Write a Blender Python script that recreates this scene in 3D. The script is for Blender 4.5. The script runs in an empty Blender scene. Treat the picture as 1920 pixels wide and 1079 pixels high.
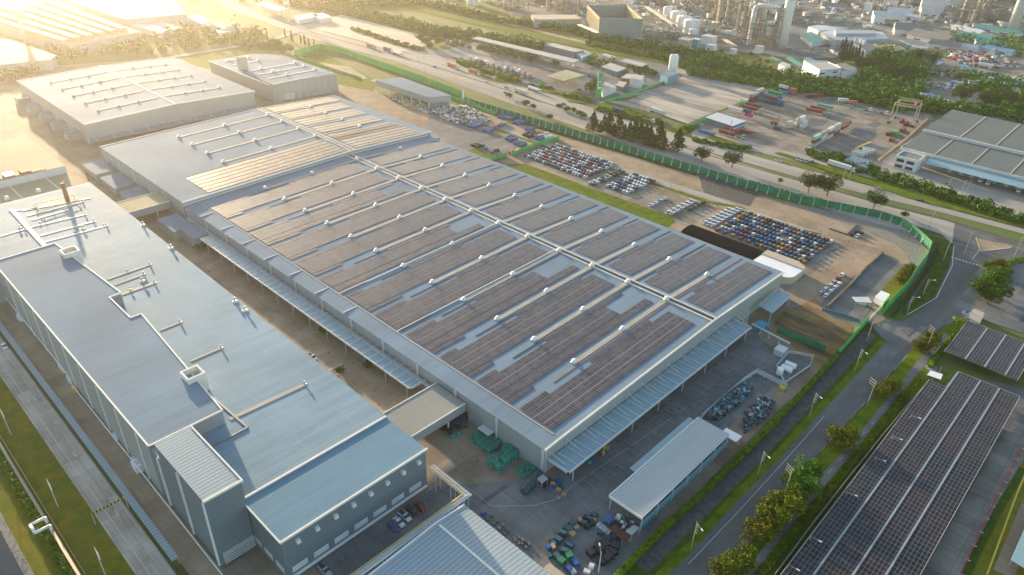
import bpy, math, random
from mathutils import Vector, Matrix
random.seed(7)
S = bpy.context.scene
COL = S.collection
PI = math.pi
# ------------------------------------------------------------------ camera
H = 170.0
F_, PIT, ROL, YAW = 1349.4, .53756, .03298, -3.96235
_f = Vector((math.cos(PIT)*math.cos(YAW), math.cos(PIT)*math.sin(YAW), -math.sin(PIT)))
_r = Vector((math.sin(YAW), -math.cos(YAW), 0)); _u = _r.cross(_f)
_r2 = _r*math.cos(ROL)+_u*math.sin(ROL); _u2 = -_r*math.sin(ROL)+_u*math.cos(ROL)
cd = bpy.data.cameras.new('camera'); cam = bpy.data.objects.new('camera', cd); COL.objects.link(cam)
cam.matrix_world = Matrix(((_r2.x, _u2.x, -_f.x, 0), (_r2.y, _u2.y, -_f.y, 0), (_r2.z, _u2.z, -_f.z, H), (0, 0, 0, 1)))
cd.sensor_fit = 'HORIZONTAL'; cd.sensor_width = 36; cd.lens = 36*F_/1920; cd.clip_start = 1; cd.clip_end = 9000
S.camera = cam

def G(px, py, z=0.0):
    """point of the photograph -> point of the site on the level z"""
    d = _r2*(px-960) - _u2*(py-539.5) + _f*F_
    t = (z-H)/d.z
    return Vector((d.x*t, d.y*t, z))

# ------------------------------------------------------------------ light
AZ, EL = math.radians(13), math.radians(8.5)
sdir = Vector((-math.cos(AZ)*math.cos(EL), math.sin(AZ)*math.cos(EL), math.sin(EL)))   # towards the sun
sl = bpy.data.lights.new('sun', 'SUN'); sl.energy = 5.0; sl.angle = math.radians(1.2); sl.color = (1.0, .79, .54)
so = bpy.data.objects.new('sun', sl); COL.objects.link(so); so.location = (0, 0, 400)
so.rotation_euler = (-sdir).to_track_quat('-Z', 'Y').to_euler()
w = bpy.data.worlds.new('World'); S.world = w; w.use_nodes = True
nt = w.node_tree; bg = nt.nodes['Background']; sky = nt.nodes.new('ShaderNodeTexSky'); sky.sky_type = 'NISHITA'
sky.sun_disc = False; sky.sun_elevation = EL; sky.sun_rotation = math.atan2(sdir.x, sdir.y)
sky.air_density = 1.0; sky.dust_density = 1.0; sky.ozone_density = 1.1
nt.links.new(sky.outputs[0], bg.inputs[0]); bg.inputs[1].default_value = .15
S.view_settings.view_transform = 'Standard'; S.view_settings.look = 'None'; S.view_settings.gamma = 1
S.view_settings.exposure = 1.42
S.render.engine = 'CYCLES'; S.cycles.volume_bounces = 1; S.cycles.max_bounces = 6

# ------------------------------------------------------------------ objects
def tag(o, label=None, cat=None, group=None, kind=None):
    if label: o['label'] = label
    if cat: o['category'] = cat
    if group: o['group'] = group
    if kind: o['kind'] = kind
    return o
def thing(name, label, cat, loc=(0, 0, 0), rz=0, group=None):
    o = bpy.data.objects.new(name, None); COL.objects.link(o); o.empty_display_size = .5
    o.location = Vector(loc); o.rotation_euler = (0, 0, rz)
    return tag(o, label, cat, group)
def wloc(o):
    v = Vector((0, 0, 0))
    while o is not None: v += o.location; o = o.parent
    return v
class MB:
    def __init__(s): s.v = []; s.f = []; s.m = []
    def add(s, vs, fs, m=0):
        b = len(s.v); s.v += [tuple(v) for v in vs]; s.f += [tuple(i+b for i in f) for f in fs]; s.m += [m]*len(fs); return s
    def box(s, x0, y0, z0, x1, y1, z1, m=0):
        return s.add([(x0, y0, z0), (x1, y0, z0), (x1, y1, z0), (x0, y1, z0), (x0, y0, z1), (x1, y0, z1), (x1, y1, z1), (x0, y1, z1)],
                     [(0, 3, 2, 1), (4, 5, 6, 7), (0, 1, 5, 4), (1, 2, 6, 5), (2, 3, 7, 6), (3, 0, 4, 7)], m)
    def cb(s, c, d, rz=0, m=0):
        """box by centre of its foot c, size d, turned rz"""
        cs, sn = math.cos(rz), math.sin(rz); vs = []
        for z in (0, d[2]):
            for x, y in ((-.5, -.5), (.5, -.5), (.5, .5), (-.5, .5)):
                a, b = x*d[0], y*d[1]; vs.append((c[0]+a*cs-b*sn, c[1]+a*sn+b*cs, c[2]+z))
        return s.add(vs, [(0, 3, 2, 1), (4, 5, 6, 7), (0, 1, 5, 4), (1, 2, 6, 5), (2, 3, 7, 6), (3, 0, 4, 7)], m)
    def prism(s, pts, z0, z1, m=0, mt=None):
        """pts xy (anticlockwise or not), z0/z1 numbers or lists"""
        n = len(pts); a = sum(pts[i][0]*pts[(i+1) % n][1]-pts[(i+1) % n][0]*pts[i][1] for i in range(n))
        zz0 = z0 if isinstance(z0, (list, tuple)) else [z0]*n; zz1 = z1 if isinstance(z1, (list, tuple)) else [z1]*n
        idx = list(range(n)) if a > 0 else list(range(n))[::-1]
        vs = [(pts[i][0], pts[i][1], zz0[i]) for i in idx]+[(pts[i][0], pts[i][1], zz1[i]) for i in idx]
        s.add(vs, [(i, (i+1) % n, n+(i+1) % n, n+i) for i in range(n)], m)
        b = len(s.v)-2*n
        s.f.append(tuple(b+n+i for i in range(n))); s.m.append(m if mt is None else mt)
        s.f.append(tuple(b+n-1-i for i in range(n))); s.m.append(m)
        return s
    def poly(s, pts, m=0): return s.add(pts, [tuple(range(len(pts)))], m)
    def bar(s, a, b, r=.1, n=4, m=0, r2=None):
        a = Vector(a); b = Vector(b); d = b-a
        if d.length < 1e-6: return s
        q = d.to_track_quat('Z', 'Y'); r2 = r if r2 is None else r2; vs = []
        for p, rr in ((a, r), (b, r2)):
            for i in range(n):
                t = 2*PI*(i+.5)/n; vs.append(p+q@Vector((rr*math.cos(t), rr*math.sin(t), 0)))
        fs = [(i, (i+1) % n, n+(i+1) % n, n+i) for i in range(n)]+[tuple(range(n-1, -1, -1)), tuple(range(n, 2*n))]
        return s.add(vs, fs, m)
    def path(s, pts, r=.1, n=5, m=0):
        for a, b in zip(pts, pts[1:]): s.bar(a, b, r, n, m)
        return s
    def lathe(s, c, prof, n=12, m=0):
        vs = []
        for r, z in prof:
            for i in range(n):
                t = 2*PI*i/n; vs.append((c[0]+r*math.cos(t), c[1]+r*math.sin(t), c[2]+z))
        k = len(prof); fs = []
        for j in range(k-1):
            for i in range(n): fs.append((j*n+i, j*n+(i+1) % n, (j+1)*n+(i+1) % n, (j+1)*n+i))
        fs.append(tuple(range(n-1, -1, -1))); fs.append(tuple((k-1)*n+i for i in range(n)))
        return s.add(vs, fs, m)
    def build(s, name, mats, parent=None, smooth=False):
        me = bpy.data.meshes.new(name); off = wloc(parent)
        me.from_pydata([(v[0]-off.x, v[1]-off.y, v[2]-off.z) for v in s.v], [], s.f)
        mats = mats if isinstance(mats, (list, tuple)) else [mats]
        for m in mats: me.materials.append(m)
        me.polygons.foreach_set('material_index', s.m)
        if smooth: me.polygons.foreach_set('use_smooth', [True]*len(s.f))
        me.update(); o = bpy.data.objects.new(name, me); COL.objects.link(o)
        if parent: o.parent = parent
        return o
def dup(root, loc, rz=0, label=None, sc=None, group=None):
    r = root.copy(); COL.objects.link(r); r.location = loc; r.rotation_euler = (0, 0, rz)
    if sc: r.scale = (sc, sc, sc) if not isinstance(sc, (tuple, list)) else sc
    if label: r['label'] = label
    if group: r['group'] = group
    for ch in root.children:
        c = ch.copy(); COL.objects.link(c); c.parent = r
        for g in ch.children:
            d = g.copy(); COL.objects.link(d); d.parent = c
    return r
def structure(name, mb, mat, smooth=False): return tag(mb.build(name, mat, None, smooth), kind='structure')

# ------------------------------------------------------------------ materials
def newmat(name):
    m = bpy.data.materials.new(name); m.use_nodes = True; t = m.node_tree; b = t.nodes['Principled BSDF']; return m, t, b
def N(t, ty, **k):
    n = t.nodes.new(ty)
    for a, v in k.items(): setattr(n, a, v)
    return n
def mat(name, col, rough=.7, metal=0, var=.12, scale=.2, col2=None, bump=0, spec=.5, stretch=None, detail=4, sharp=None):
    m, t, b = newmat(name); L = t.links.new
    b.inputs['Roughness'].default_value = rough; b.inputs['Metallic'].default_value = metal; b.inputs['Specular IOR Level'].default_value = spec
    if var == 0 and col2 is None:
        b.inputs['Base Color'].default_value = (*col, 1); return m
    tc = N(t, 'ShaderNodeTexCoord'); mp = N(t, 'ShaderNodeMapping'); L(tc.outputs['Object'], mp.inputs[0])
    if stretch: mp.inputs['Scale'].default_value = stretch
    n1 = N(t, 'ShaderNodeTexNoise'); n1.inputs['Scale'].default_value = scale; n1.inputs['Detail'].default_value = detail
    n1.inputs['Roughness'].default_value = .65; L(mp.outputs[0], n1.inputs['Vector'])
    cr = N(t, 'ShaderNodeValToRGB'); L(n1.outputs[0], cr.inputs[0])
    lo, hi = (.35, .65) if sharp is None else sharp
    cr.color_ramp.elements[0].position = lo; cr.color_ramp.elements[1].position = hi
    c2 = col2 if col2 else tuple(min(1, c*(1+var)) for c in col); c1 = col if col2 else tuple(c*(1-var) for c in col)
    cr.color_ramp.elements[0].color = (*c1, 1); cr.color_ramp.elements[1].color = (*c2, 1)
    L(cr.outputs[0], b.inputs['Base Color'])
    if bump:
        bp = N(t, 'ShaderNodeBump'); bp.inputs['Strength'].default_value = bump; bp.inputs['Distance'].default_value = .3
        n2 = N(t, 'ShaderNodeTexNoise'); n2.inputs['Scale'].default_value = scale*6; n2.inputs['Detail'].default_value = 3
        L(mp.outputs[0], n2.inputs['Vector']); L(n2.outputs[0], bp.inputs['Height']); L(bp.outputs[0], b.inputs['Normal'])
    return m
def ribbed(name, col, rough=.4, axis=0, pitch=1.0, rib_shade=.25, var=.10, metal=0, seams=None, patch=.08, spec=.5, streak=.0):
    """corrugated metal sheet: ribs repeat along `axis`, long stains follow the ribs"""
    m, t, b = newmat(name); L = t.links.new
    b.inputs['Roughness'].default_value = rough; b.inputs['Metallic'].default_value = metal; b.inputs['Specular IOR Level'].default_value = spec
    tc = N(t, 'ShaderNodeTexCoord'); sp = N(t, 'ShaderNodeSeparateXYZ'); L(tc.outputs['Object'], sp.inputs[0])
    def math_(op, a, bv=None, c=None):
        n = N(t, 'ShaderNodeMath', operation=op)
        for i, v in enumerate((a, bv, c)):
            if v is None: continue
            if isinstance(v, (int, float)): n.inputs[i].default_value = v
            else: L(v, n.inputs[i])
        return n.outputs[0]
    ph = math_('MULTIPLY', sp.outputs[axis], 2*PI/pitch); sn = math_('SINE', ph)
    rib = math_('MULTIPLY_ADD', sn, .5, .5)
    mp = N(t, 'ShaderNodeMapping'); L(tc.outputs['Object'], mp.inputs[0])
    sc = [.03, .03, .03]; sc[axis] = .35; mp.inputs['Scale'].default_value = sc
    n1 = N(t, 'ShaderNodeTexNoise'); n1.inputs['Scale'].default_value = 1; n1.inputs['Detail'].default_value = 5; n1.inputs['Roughness'].default_value = .7
    L(mp.outputs[0], n1.inputs['Vector'])
    n3 = N(t, 'ShaderNodeTexNoise'); n3.inputs['Scale'].default_value = .035; n3.inputs['Detail'].default_value = 3; L(tc.outputs['Object'], n3.inputs['Vector'])
    v = math_('MULTIPLY_ADD', n1.outputs[0], var*3, 1-var*1.5)
    v = math_('MULTIPLY', v, math_('MULTIPLY_ADD', n3.outputs[0], patch*3, 1-patch*1.5))
    v = math_('MULTIPLY', v, math_('MULTIPLY_ADD', rib, rib_shade, 1-rib_shade/2))  # shading of the ribs put into the colour: crests lighter, troughs darker
    if seams:
        for ax, pt, wd, am in seams:
            fr = math_('FRACT', math_('DIVIDE', sp.outputs[ax], pt)); lt = math_('LESS_THAN', fr, wd/pt)
            v = math_('MULTIPLY', v, math_('MULTIPLY_ADD', lt, am, 1.0))
    mx = N(t, 'ShaderNodeMix', data_type='RGBA'); mx.blend_type = 'MULTIPLY'; mx.inputs[0].default_value = 1
    mx.inputs[6].default_value = (*col, 1); cb = N(t, 'ShaderNodeCombineColor')
    for i in range(3): L(v, cb.inputs[i])
    L(cb.outputs[0], mx.inputs[7]); L(mx.outputs[2], b.inputs['Base Color'])
    bp = N(t, 'ShaderNodeBump'); bp.inputs['Strength'].default_value = .25; bp.inputs['Distance'].default_value = .06
    L(rib, bp.inputs['Height']); L(bp.outputs[0], b.inputs['Normal'])
    L(math_('MULTIPLY_ADD', n1.outputs[0], .25, rough-.12), b.inputs['Roughness'])
    return m
def panels(name, col, px=2.05, py=1.05, gx=.10, gy=.06, every=2, gap=.4, frame=(.30, .29, .28), rough=.18, lines=None, spec=.5, patchc=None):
    """photovoltaic modules laid in rows: module px by py, a wider aisle after `every` modules along x"""
    m, t, b = newmat(name); L = t.links.new
    tc = N(t, 'ShaderNodeTexCoord'); sp = N(t, 'ShaderNodeSeparateXYZ'); L(tc.outputs['Object'], sp.inputs[0])
    def M(op, a, bv=None, c=None):
        n = N(t, 'ShaderNodeMath', operation=op)
        for i, v in enumerate((a, bv, c)):
            if v is None: continue
            if isinstance(v, (int, float)): n.inputs[i].default_value = v
            else: L(v, n.inputs[i])
        return n.outputs[0]
    per = px*every+gap
    fx = M('MULTIPLY', M('FRACT', M('DIVIDE', sp.outputs[0], per)), per)
    inx = M('LESS_THAN', fx, px*every)
    cx = M('MULTIPLY', M('FRACT', M('DIVIDE', fx, px)), px)
    cy = M('MULTIPLY', M('FRACT', M('DIVIDE', sp.outputs[1], py)), py)
    a = M('MULTIPLY', M('MULTIPLY', M('GREATER_THAN', cx, gx), M('GREATER_THAN', cy, gy)), inx)
    fl = N(t, 'ShaderNodeCombineXYZ'); L(M('FLOOR', M('DIVIDE', sp.outputs[0], px)), fl.inputs[0]); L(M('FLOOR', M('DIVIDE', sp.outputs[1], py)), fl.inputs[1])
    wn = N(t, 'ShaderNodeTexWhiteNoise'); L(fl.outputs[0], wn.inputs['Vector'])
    n3 = N(t, 'ShaderNodeTexNoise'); n3.inputs['Scale'].default_value = .06; n3.inputs['Detail'].default_value = 4; L(tc.outputs['Object'], n3.inputs['Vector'])
    cr = N(t, 'ShaderNodeValToRGB'); L(n3.outputs[0], cr.inputs[0]); cr.color_ramp.elements[0].position = .35; cr.color_ramp.elements[1].position = .62
    cr.color_ramp.elements[0].color = (*col, 1); cr.color_ramp.elements[1].color = (*(patchc or tuple(c*1.35 for c in col)), 1)
    mv = N(t, 'ShaderNodeMix', data_type='RGBA'); mv.blend_type = 'MULTIPLY'; mv.inputs[0].default_value = 1; L(cr.outputs[0], mv.inputs[6])
    cb = N(t, 'ShaderNodeCombineColor'); g = M('MULTIPLY_ADD', wn.outputs['Value'], .5, .75)
    for i in range(3): L(g, cb.inputs[i])
    L(cb.outputs[0], mv.inputs[7])
    mx = N(t, 'ShaderNodeMix', data_type='RGBA'); L(a, mx.inputs[0]); mx.inputs[6].default_value = (*frame, 1); L(mv.outputs[2], mx.inputs[7])
    L(mx.outputs[2], b.inputs['Base Color'])
    L(M('MULTIPLY_ADD', a, rough-.9, .9), b.inputs['Roughness']); L(M('MULTIPLY', a, M('MULTIPLY', M('MULTIPLY_ADD', wn.outputs['Value'], .5, .75), spec)), b.inputs['Specular IOR Level'])
    return m

def slabs(name, c1, c2, w=6.0, h=4.2, joint=.05, stain=.35, jc=.55, rot=0):
    """cast concrete bays with joints, each bay its own tone, plus worn tracks and spots"""
    m, t, b = newmat(name); L = t.links.new; tc = N(t, 'ShaderNodeTexCoord')
    br = N(t, 'ShaderNodeTexBrick'); br.offset = 0; br.squash = 1; br.inputs['Scale'].default_value = 1; br.inputs['Brick Width'].default_value = w; br.inputs['Row Height'].default_value = h
    br.inputs['Mortar Size'].default_value = joint; br.inputs['Mortar Smooth'].default_value = .2; br.inputs['Color1'].default_value = (.2, .2, .2, 1); br.inputs['Color2'].default_value = (.8, .8, .8, 1); br.inputs['Mortar'].default_value = (.5, .5, .5, 1)
    L(tc.outputs['Object'], br.inputs['Vector'])
    def nz(sc, st, d=8):
        mp = N(t, 'ShaderNodeMapping'); mp.inputs['Scale'].default_value = st; L(tc.outputs['Object'], mp.inputs[0]); n = N(t, 'ShaderNodeTexNoise'); n.inputs['Scale'].default_value = sc; n.inputs['Detail'].default_value = d; n.inputs['Roughness'].default_value = .7; L(mp.outputs[0], n.inputs['Vector']); return n.outputs[0]
    def Mt(op, a, bb, c=None):
        n = N(t, 'ShaderNodeMath', operation=op)
        for i, v in enumerate((a, bb, c)):
            if v is None: continue
            if isinstance(v, (int, float)): n.inputs[i].default_value = v
            else: L(v, n.inputs[i])
        return n.outputs[0]
    bw = N(t, 'ShaderNodeRGBToBW'); L(br.outputs['Color'], bw.inputs[0])
    f = Mt('MULTIPLY_ADD', bw.outputs[0], .35, Mt('MULTIPLY_ADD', nz(.05, (1, 1, 1)), 1.2, -.27)); f = Mt('ADD', f, Mt('MULTIPLY_ADD', nz(.5, (.12, 1.4, 1)), .5, -.25))
    cr = N(t, 'ShaderNodeValToRGB'); L(f, cr.inputs[0]); cr.color_ramp.elements[0].color = (*c1, 1); cr.color_ramp.elements[1].color = (*c2, 1); cr.color_ramp.elements[0].position = .2; cr.color_ramp.elements[1].position = .85
    sp = N(t, 'ShaderNodeMapRange'); L(nz(.35, (1, 1, 1), 3), sp.inputs[0]); sp.inputs[1].default_value = .64; sp.inputs[2].default_value = .72; sp.inputs[3].default_value = 1; sp.inputs[4].default_value = 1-stain
    jj = Mt('MULTIPLY', sp.outputs[0], Mt('MULTIPLY_ADD', br.outputs['Fac'], jc-1, 1.0))
    cb = N(t, 'ShaderNodeCombineColor')
    for i in range(3): L(jj, cb.inputs[i])
    mx = N(t, 'ShaderNodeMix', data_type='RGBA'); mx.blend_type = 'MULTIPLY'; mx.inputs[0].default_value = 1; L(cr.outputs[0], mx.inputs[6]); L(cb.outputs[0], mx.inputs[7]); L(mx.outputs[2], b.inputs['Base Color'])
    b.inputs['Roughness'].default_value = .85; b.inputs['Specular IOR Level'].default_value = .2
    return m
# ------------------------------------------------------------------ ground sheets
M = {}
M['earth'] = mat('earth', (.14, .13, .03), .95, scale=.03, col2=(.06, .13, .012), detail=9)
M['concrete'] = slabs('concrete', (.17, .125, .085), (.36, .285, .21), 8, 8, .06, .25, .8)
M['yard'] = slabs('yard', (.09, .10, .104), (.24, .24, .235), 6.5, 6.5, .06, .35, .6)
M['yard_warm'] = slabs('yard_warm', (.24, .175, .115), (.44, .35, .255), 7, 6, .05, .3, .7)
M['slab'] = slabs('slab', (.13, .115, .095), (.36, .32, .27), 7, 5.3, .06, .3, .5)
M['asphalt'] = mat('asphalt', (.075, .085, .088), .8, scale=.07, col2=(.165, .17, .165), detail=12, stretch=(1.4, .35, 1), sharp=(.3, .72), spec=.15)
M['road_slab'] = slabs('road_slab', (.27, .235, .185), (.62, .56, .47), 8, 4.2, .06, .3, .6)
M['plant_ground'] = slabs('plant_ground', (.13, .135, .125), (.27, .265, .245), 30, 22, .8, .3, 1.4)
M['highway'] = mat('highway', (.29, .265, .23), .9, scale=.05, col2=(.43, .395, .35), detail=9, stretch=(.12, 1.2, 1), spec=.1)
M['grass'] = mat('grass', (.05, .105, .004), .95, scale=.2, col2=(.15, .18, .008), detail=10, spec=.1)
M['grass_dark'] = mat('grass_dark', (.03, .06, .008), .95, scale=.25, col2=(.075, .115, .012), detail=10, spec=.1)
M['grass_dry'] = mat('grass_dry', (.21, .165, .018), .95, scale=.2, col2=(.09, .13, .010), detail=10, spec=.1)
M['soil'] = mat('soil', (.22, .155, .10), .95, scale=.05, col2=(.38, .29, .20), detail=10)
M['soil_dark'] = mat('soil_dark', (.08, .055, .03), .95, scale=.12, col2=(.32, .19, .07), detail=9, stretch=(.25, 1, 1), sharp=(.4, .6))
M['rock'] = mat('rock', (.13, .125, .11), .95, scale=.9, col2=(.30, .28, .24), detail=12, sharp=(.36, .66))
M['rock_dark'] = mat('rock_dark', (.045, .045, .045), .9, scale=.4, col2=(.10, .098, .095), detail=8)
M['stain'] = mat('stain', (.07, .068, .075), .6, scale=.2, col2=(.12, .115, .12))
M['lot'] = mat('lot', (.17, .15, .13), .9, scale=.06, col2=(.46, .41, .35), detail=9, stretch=(.25, 1.6, 1), sharp=(.38, .62))
M['lot_pale'] = mat('lot_pale', (.42, .35, .26), .9, scale=.03, col2=(.52, .45, .36), detail=8)
M['paint'] = mat('paint', (.62, .61, .58), .7, scale=1.5, col2=(.45, .44, .42))
M['paint_yellow'] = mat('paint_yellow', (.55, .36, .05), .7, var=.1)
M['water'] = mat('water', (.035, .045, .05), .12, var=.1)
LAY = [0]
def sheet(name, pts, m, z=None):
    """flat ground sheet from photo points; tuples of 3 are site points"""
    LAY[0] += 1
    zz = z if z is not None else .004*LAY[0]+.02
    P = []
    for p in pts:
        if len(p) == 3: P.append((p[0], p[1], zz))
        else: q = G(p[0], p[1]); P.append((q.x, q.y, zz))
    a = sum(P[i][0]*P[(i+1) % len(P)][1]-P[(i+1) % len(P)][0]*P[i][1] for i in range(len(P)))
    if a < 0: P.reverse()
    b = MB(); b.poly(P); return structure(name, b, M[m])
def band(name, pts, wd, m, z=None, par=None):
    """strip of constant width along photo points"""
    LAY[0] += 1
    zz = z if z is not None else .004*LAY[0]+.02
    P = [Vector(p) if len(p) == 3 else G(*p) for p in pts]; L_, R_ = [], []
    for i, p in enumerate(P):
        d = (P[min(i+1, len(P)-1)]-P[max(i-1, 0)]); d.z = 0; d.normalize(); n = Vector((-d.y, d.x, 0))*wd/2
        L_.append((p.x+n.x, p.y+n.y, zz)); R_.append((p.x-n.x, p.y-n.y, zz))
    b = MB()
    for i in range(len(P)-1): b.poly([R_[i], R_[i+1], L_[i+1], L_[i]])
    return structure(name, b, M[m])
b = MB(); b.poly([(-4200, -2200, 0), (1500, -2200, 0), (1500, 4200, 0), (-4200, 4200, 0)])
structure('ground', b, M['earth'])
# factory site
sheet('site_concrete', [(-800, 40, 0), (-700, 300, 0), (-640, 395, 0), (745, 195), (870, 215), (1000, 262), (1180, 318), (1310, 352), (1400, 385), (1500, 415), (1600, 440), (1650, 468), (1668, 500), (1640, 560), (1660, 600), (1560, 640), (1545, 700), (1470, 760), (1400, 830), (1330, 900), (1260, 980), (1190, 1060), (1150, 1110), (-100, 40, 0)], 'concrete')
sheet('front_yard', [(-126, 104, 0), (-104, 131, 0), (-103, 262, 0), (1430, 640), (1500, 680), (1380, 790), (1300, 880), (1240, 960), (1170, 1079), (1100, 1140), (-60, 90, 0), (-90, 60, 0), (-129, 60, 0)], 'yard')
sheet('alley', [(-450, 104, 0), (-450, 131.3, 0), (-128, 131.3, 0), (-128, 101.5, 0)], 'yard_warm')
# car storage ground
sheet('storage_ground', [(770, 195), (870, 225), (1000, 275), (1200, 338), (1400, 395), (1560, 445), (1660, 490), (1668, 520), (1640, 565), (1590, 560), (1560, 620), (1500, 590), (1470, 520), (1200, 400), (980, 310), (820, 250)], 'soil')
sheet('storage_paving', [(985, 300), (1050, 275), (1240, 345), (1330, 400), (1250, 405), (1150, 370)], 'slab')
sheet('storage_paving', [(1195, 400), (1290, 372), (1345, 395), (1290, 425)], 'slab')
sheet('storage_paving', [(1320, 410), (1400, 385), (1572, 462), (1650, 485), (1650, 500), (1530, 600), (1470, 570)], 'slab')
sheet('storage_paving', [(1505, 578), (1470, 552), (1590, 465), (1650, 480), (1548, 565)], 'soil')
sheet('scrap_paving', [(805, 208), (880, 205), (985, 262), (945, 300), (860, 282), (800, 240)], 'yard')
sheet('lawn', [(950, 308), (985, 308), (1262, 408), (1265, 418), (1245, 432), (1210, 420), (960, 318)], 'grass')
sheet('lawn', [(875, 284), (893, 278), (940, 300), (920, 305)], 'grass')
sheet('lawn', [(600, 100), (560, 108), (545, 115), (640, 160), (700, 172), (707, 152), (665, 130)], 'grass')
sheet('lawn', [(335, 110), (400, 98), (470, 105), (395, 118), (395, 130), (370, 125)], 'grass')
sheet('paved_strip', [(600, 118), (655, 125), (690, 148), (655, 148)], 'soil')
sheet('fence_foot', [(870, 200), (1000, 240), (1180, 292), (1310, 330), (1405, 364), (1400, 395), (1200, 346), (1000, 282), (860, 224)], 'soil')
band('fence_grass', [(872, 198), (1000, 237), (1180, 290), (1308, 329)], 4.5, 'grass_dark')
band('service_road', [(700, 150), (860, 212), (1000, 262), (1200, 330), (1400, 392), (1545, 440)], 6.5, 'highway')
band('verge', [(850, 214), (1000, 268), (1200, 337), (1330, 380), (1530, 412)], 3.6, 'grass')
band('dirt_edge', [(980, 268), (1200, 345), (1300, 380), (1420, 410), (1540, 440)], 2.0, 'soil_dark')
sheet('bank_paving', [(1330, 365), (1440, 370), (1513, 392), (1593, 421), (1680, 458), (1706, 480), (1704, 500), (1672, 560), (1640, 560), (1662, 490), (1650, 470), (1560, 445), (1400, 392)], 'soil')
sheet('rock_bank', [(1405, 362), (1500, 384), (1600, 404), (1650, 413), (1705, 435), (1743, 472), (1735, 497), (1700, 545), (1672, 570), (1668, 556), (1690, 530), (1704, 497), (1700, 477), (1680, 460), (1647, 443), (1593, 423), (1557, 411), (1513, 394), (1440, 372)], 'rock')
sheet('dark_bank', [(1308, 325), (1425, 360), (1405, 388), (1320, 362)], 'rock_dark')
sheet('ramp_paving', [(1545, 560), (1655, 478), (1700, 500), (1640, 562), (1620, 600), (1640, 610), (1600, 610), (1540, 590)], 'yard')
sheet('bank_grass', [(1640, 560), (1692, 500), (1715, 495), (1708, 530), (1660, 572), (1640, 575)], 'grass_dry')
sheet('excavated_soil', [(1460, 590), (1530, 560), (1545, 590), (1600, 612), (1590, 640), (1545, 700), (1475, 640), (1445, 620)], 'soil_dark')
# highway
band('highway', [(330, -40), (470, 22), (600, 68), (760, 110), (900, 160), (1060, 215), (1200, 262), (1330, 305), (1500, 358), (1640, 400), (1760, 430), (1960, 500)], 30, 'highway')
band('frontage_road', [(640, 60), (760, 92), (900, 138), (1060, 195), (1200, 240), (1330, 278), (1500, 325), (1640, 360), (1760, 388), (1960, 440)], 16, 'highway')
band('median', [(470, 20), (600, 66), (760, 109), (900, 153), (1060, 206), (1200, 250), (1330, 292), (1500, 340), (1640, 378), (1760, 408), (1960, 470)], 2.0, 'rock_dark')
for k, (o1, o2) in enumerate(((7, 1.4), (-7, 1.4))):
    pass
sheet('truck_stop_paving', [(760, 90), (830, 95), (890, 80), (1110, 130), (1240, 160), (1268, 120), (1340, 122), (1285, 160), (1120, 195), (1060, 180), (950, 150), (830, 120)], 'highway')
sheet('truck_stop_paving', [(1060, 180), (1120, 195), (1290, 150), (1230, 110), (1100, 110), (900, 80), (960, 160)], 'yard')
sheet('gravel_lot', [(1175, 190), (1300, 136), (1480, 165), (1420, 180), (1330, 215), (1290, 232), (1180, 200), (1130, 190)], 'lot')
sheet('pale_lot', [(565, 48), (640, 28), (790, 66), (830, 78), (745, 100), (690, 80)], 'lot_pale')
sheet('container_yard', [(1300, 232), (1395, 195), (1480, 170), (1600, 185), (1745, 215), (1752, 235), (1665, 320), (1600, 320), (1480, 285), (1330, 250)], 'slab')
sheet('container_yard_edge', [(1290, 240), (1480, 285), (1665, 325), (1650, 345), (1480, 300), (1300, 258)], 'highway')
sheet('warehouse_apron', [(1655, 300), (1745, 240), (1755, 235), (1960, 300), (1960, 430), (1830, 385), (1700, 345), (1650, 325)], 'highway')
for pts in ([(1500, 232), (1520, 222), (1555, 226), (1545, 236), (1515, 240)], [(1548, 222), (1575, 213), (1590, 218), (1570, 226)], [(1512, 246), (1530, 241), (1530, 250), (1518, 253)], [(1600, 247), (1625, 240), (1645, 244), (1640, 252), (1610, 257)], [(1585, 260), (1620, 258), (1638, 265), (1610, 268)], [(1625, 235), (1640, 228), (1655, 232), (1640, 240)], [(1560, 284), (1580, 281), (1585, 286), (1568, 290)], [(1470, 208), (1485, 204), (1492, 209), (1478, 213)]):
    sheet('oil_stain', pts, 'stain')
# junction and local road on the right
sheet('local_road', [(1790, 420), (1960, 470), (1960, 520), (1840, 500), (1825, 545), (1790, 600), (1730, 640), (1705, 662), (1669, 702), (1637, 745), (1596, 786), (1557, 830), (1484, 905), (1436, 985), (1392, 1036), (1345, 1092), (1235, 1092), (1300, 1027), (1390, 927), (1467, 853), (1545, 764), (1579, 728), (1629, 676), (1661, 640), (1690, 604), (1712, 592), (1752, 560), (1780, 500), (1785, 455)], 'asphalt')
sheet('entrance_paving', [(1640, 612), (1665, 600), (1740, 615), (1690, 660), (1640, 690), (1620, 640)], 'yard')
sheet('entrance_paving', [(1838, 500), (1800, 560), (1770, 620), (1740, 650), (1800, 660), (1840, 600), (1960, 640), (1960, 520)], 'yard')
sheet('parking_ground', [(1840, 600), (1870, 500), (1960, 480), (1960, 640)], 'yard')
sheet('driveway', [(1680, 690), (1700, 665), (1760, 690), (1745, 710)], 'slab')
sheet('traffic_island', [(1828, 447), (1900, 462), (1895, 466), (1850, 472), (1838, 472)], 'soil')
sheet('verge_grass', [(1700, 420), (1735, 430), (1765, 440), (1788, 460), (1782, 490), (1750, 560), (1705, 590), (1690, 590), (1700, 560), (1745, 490), (1748, 455)], 'grass_dark')
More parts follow.
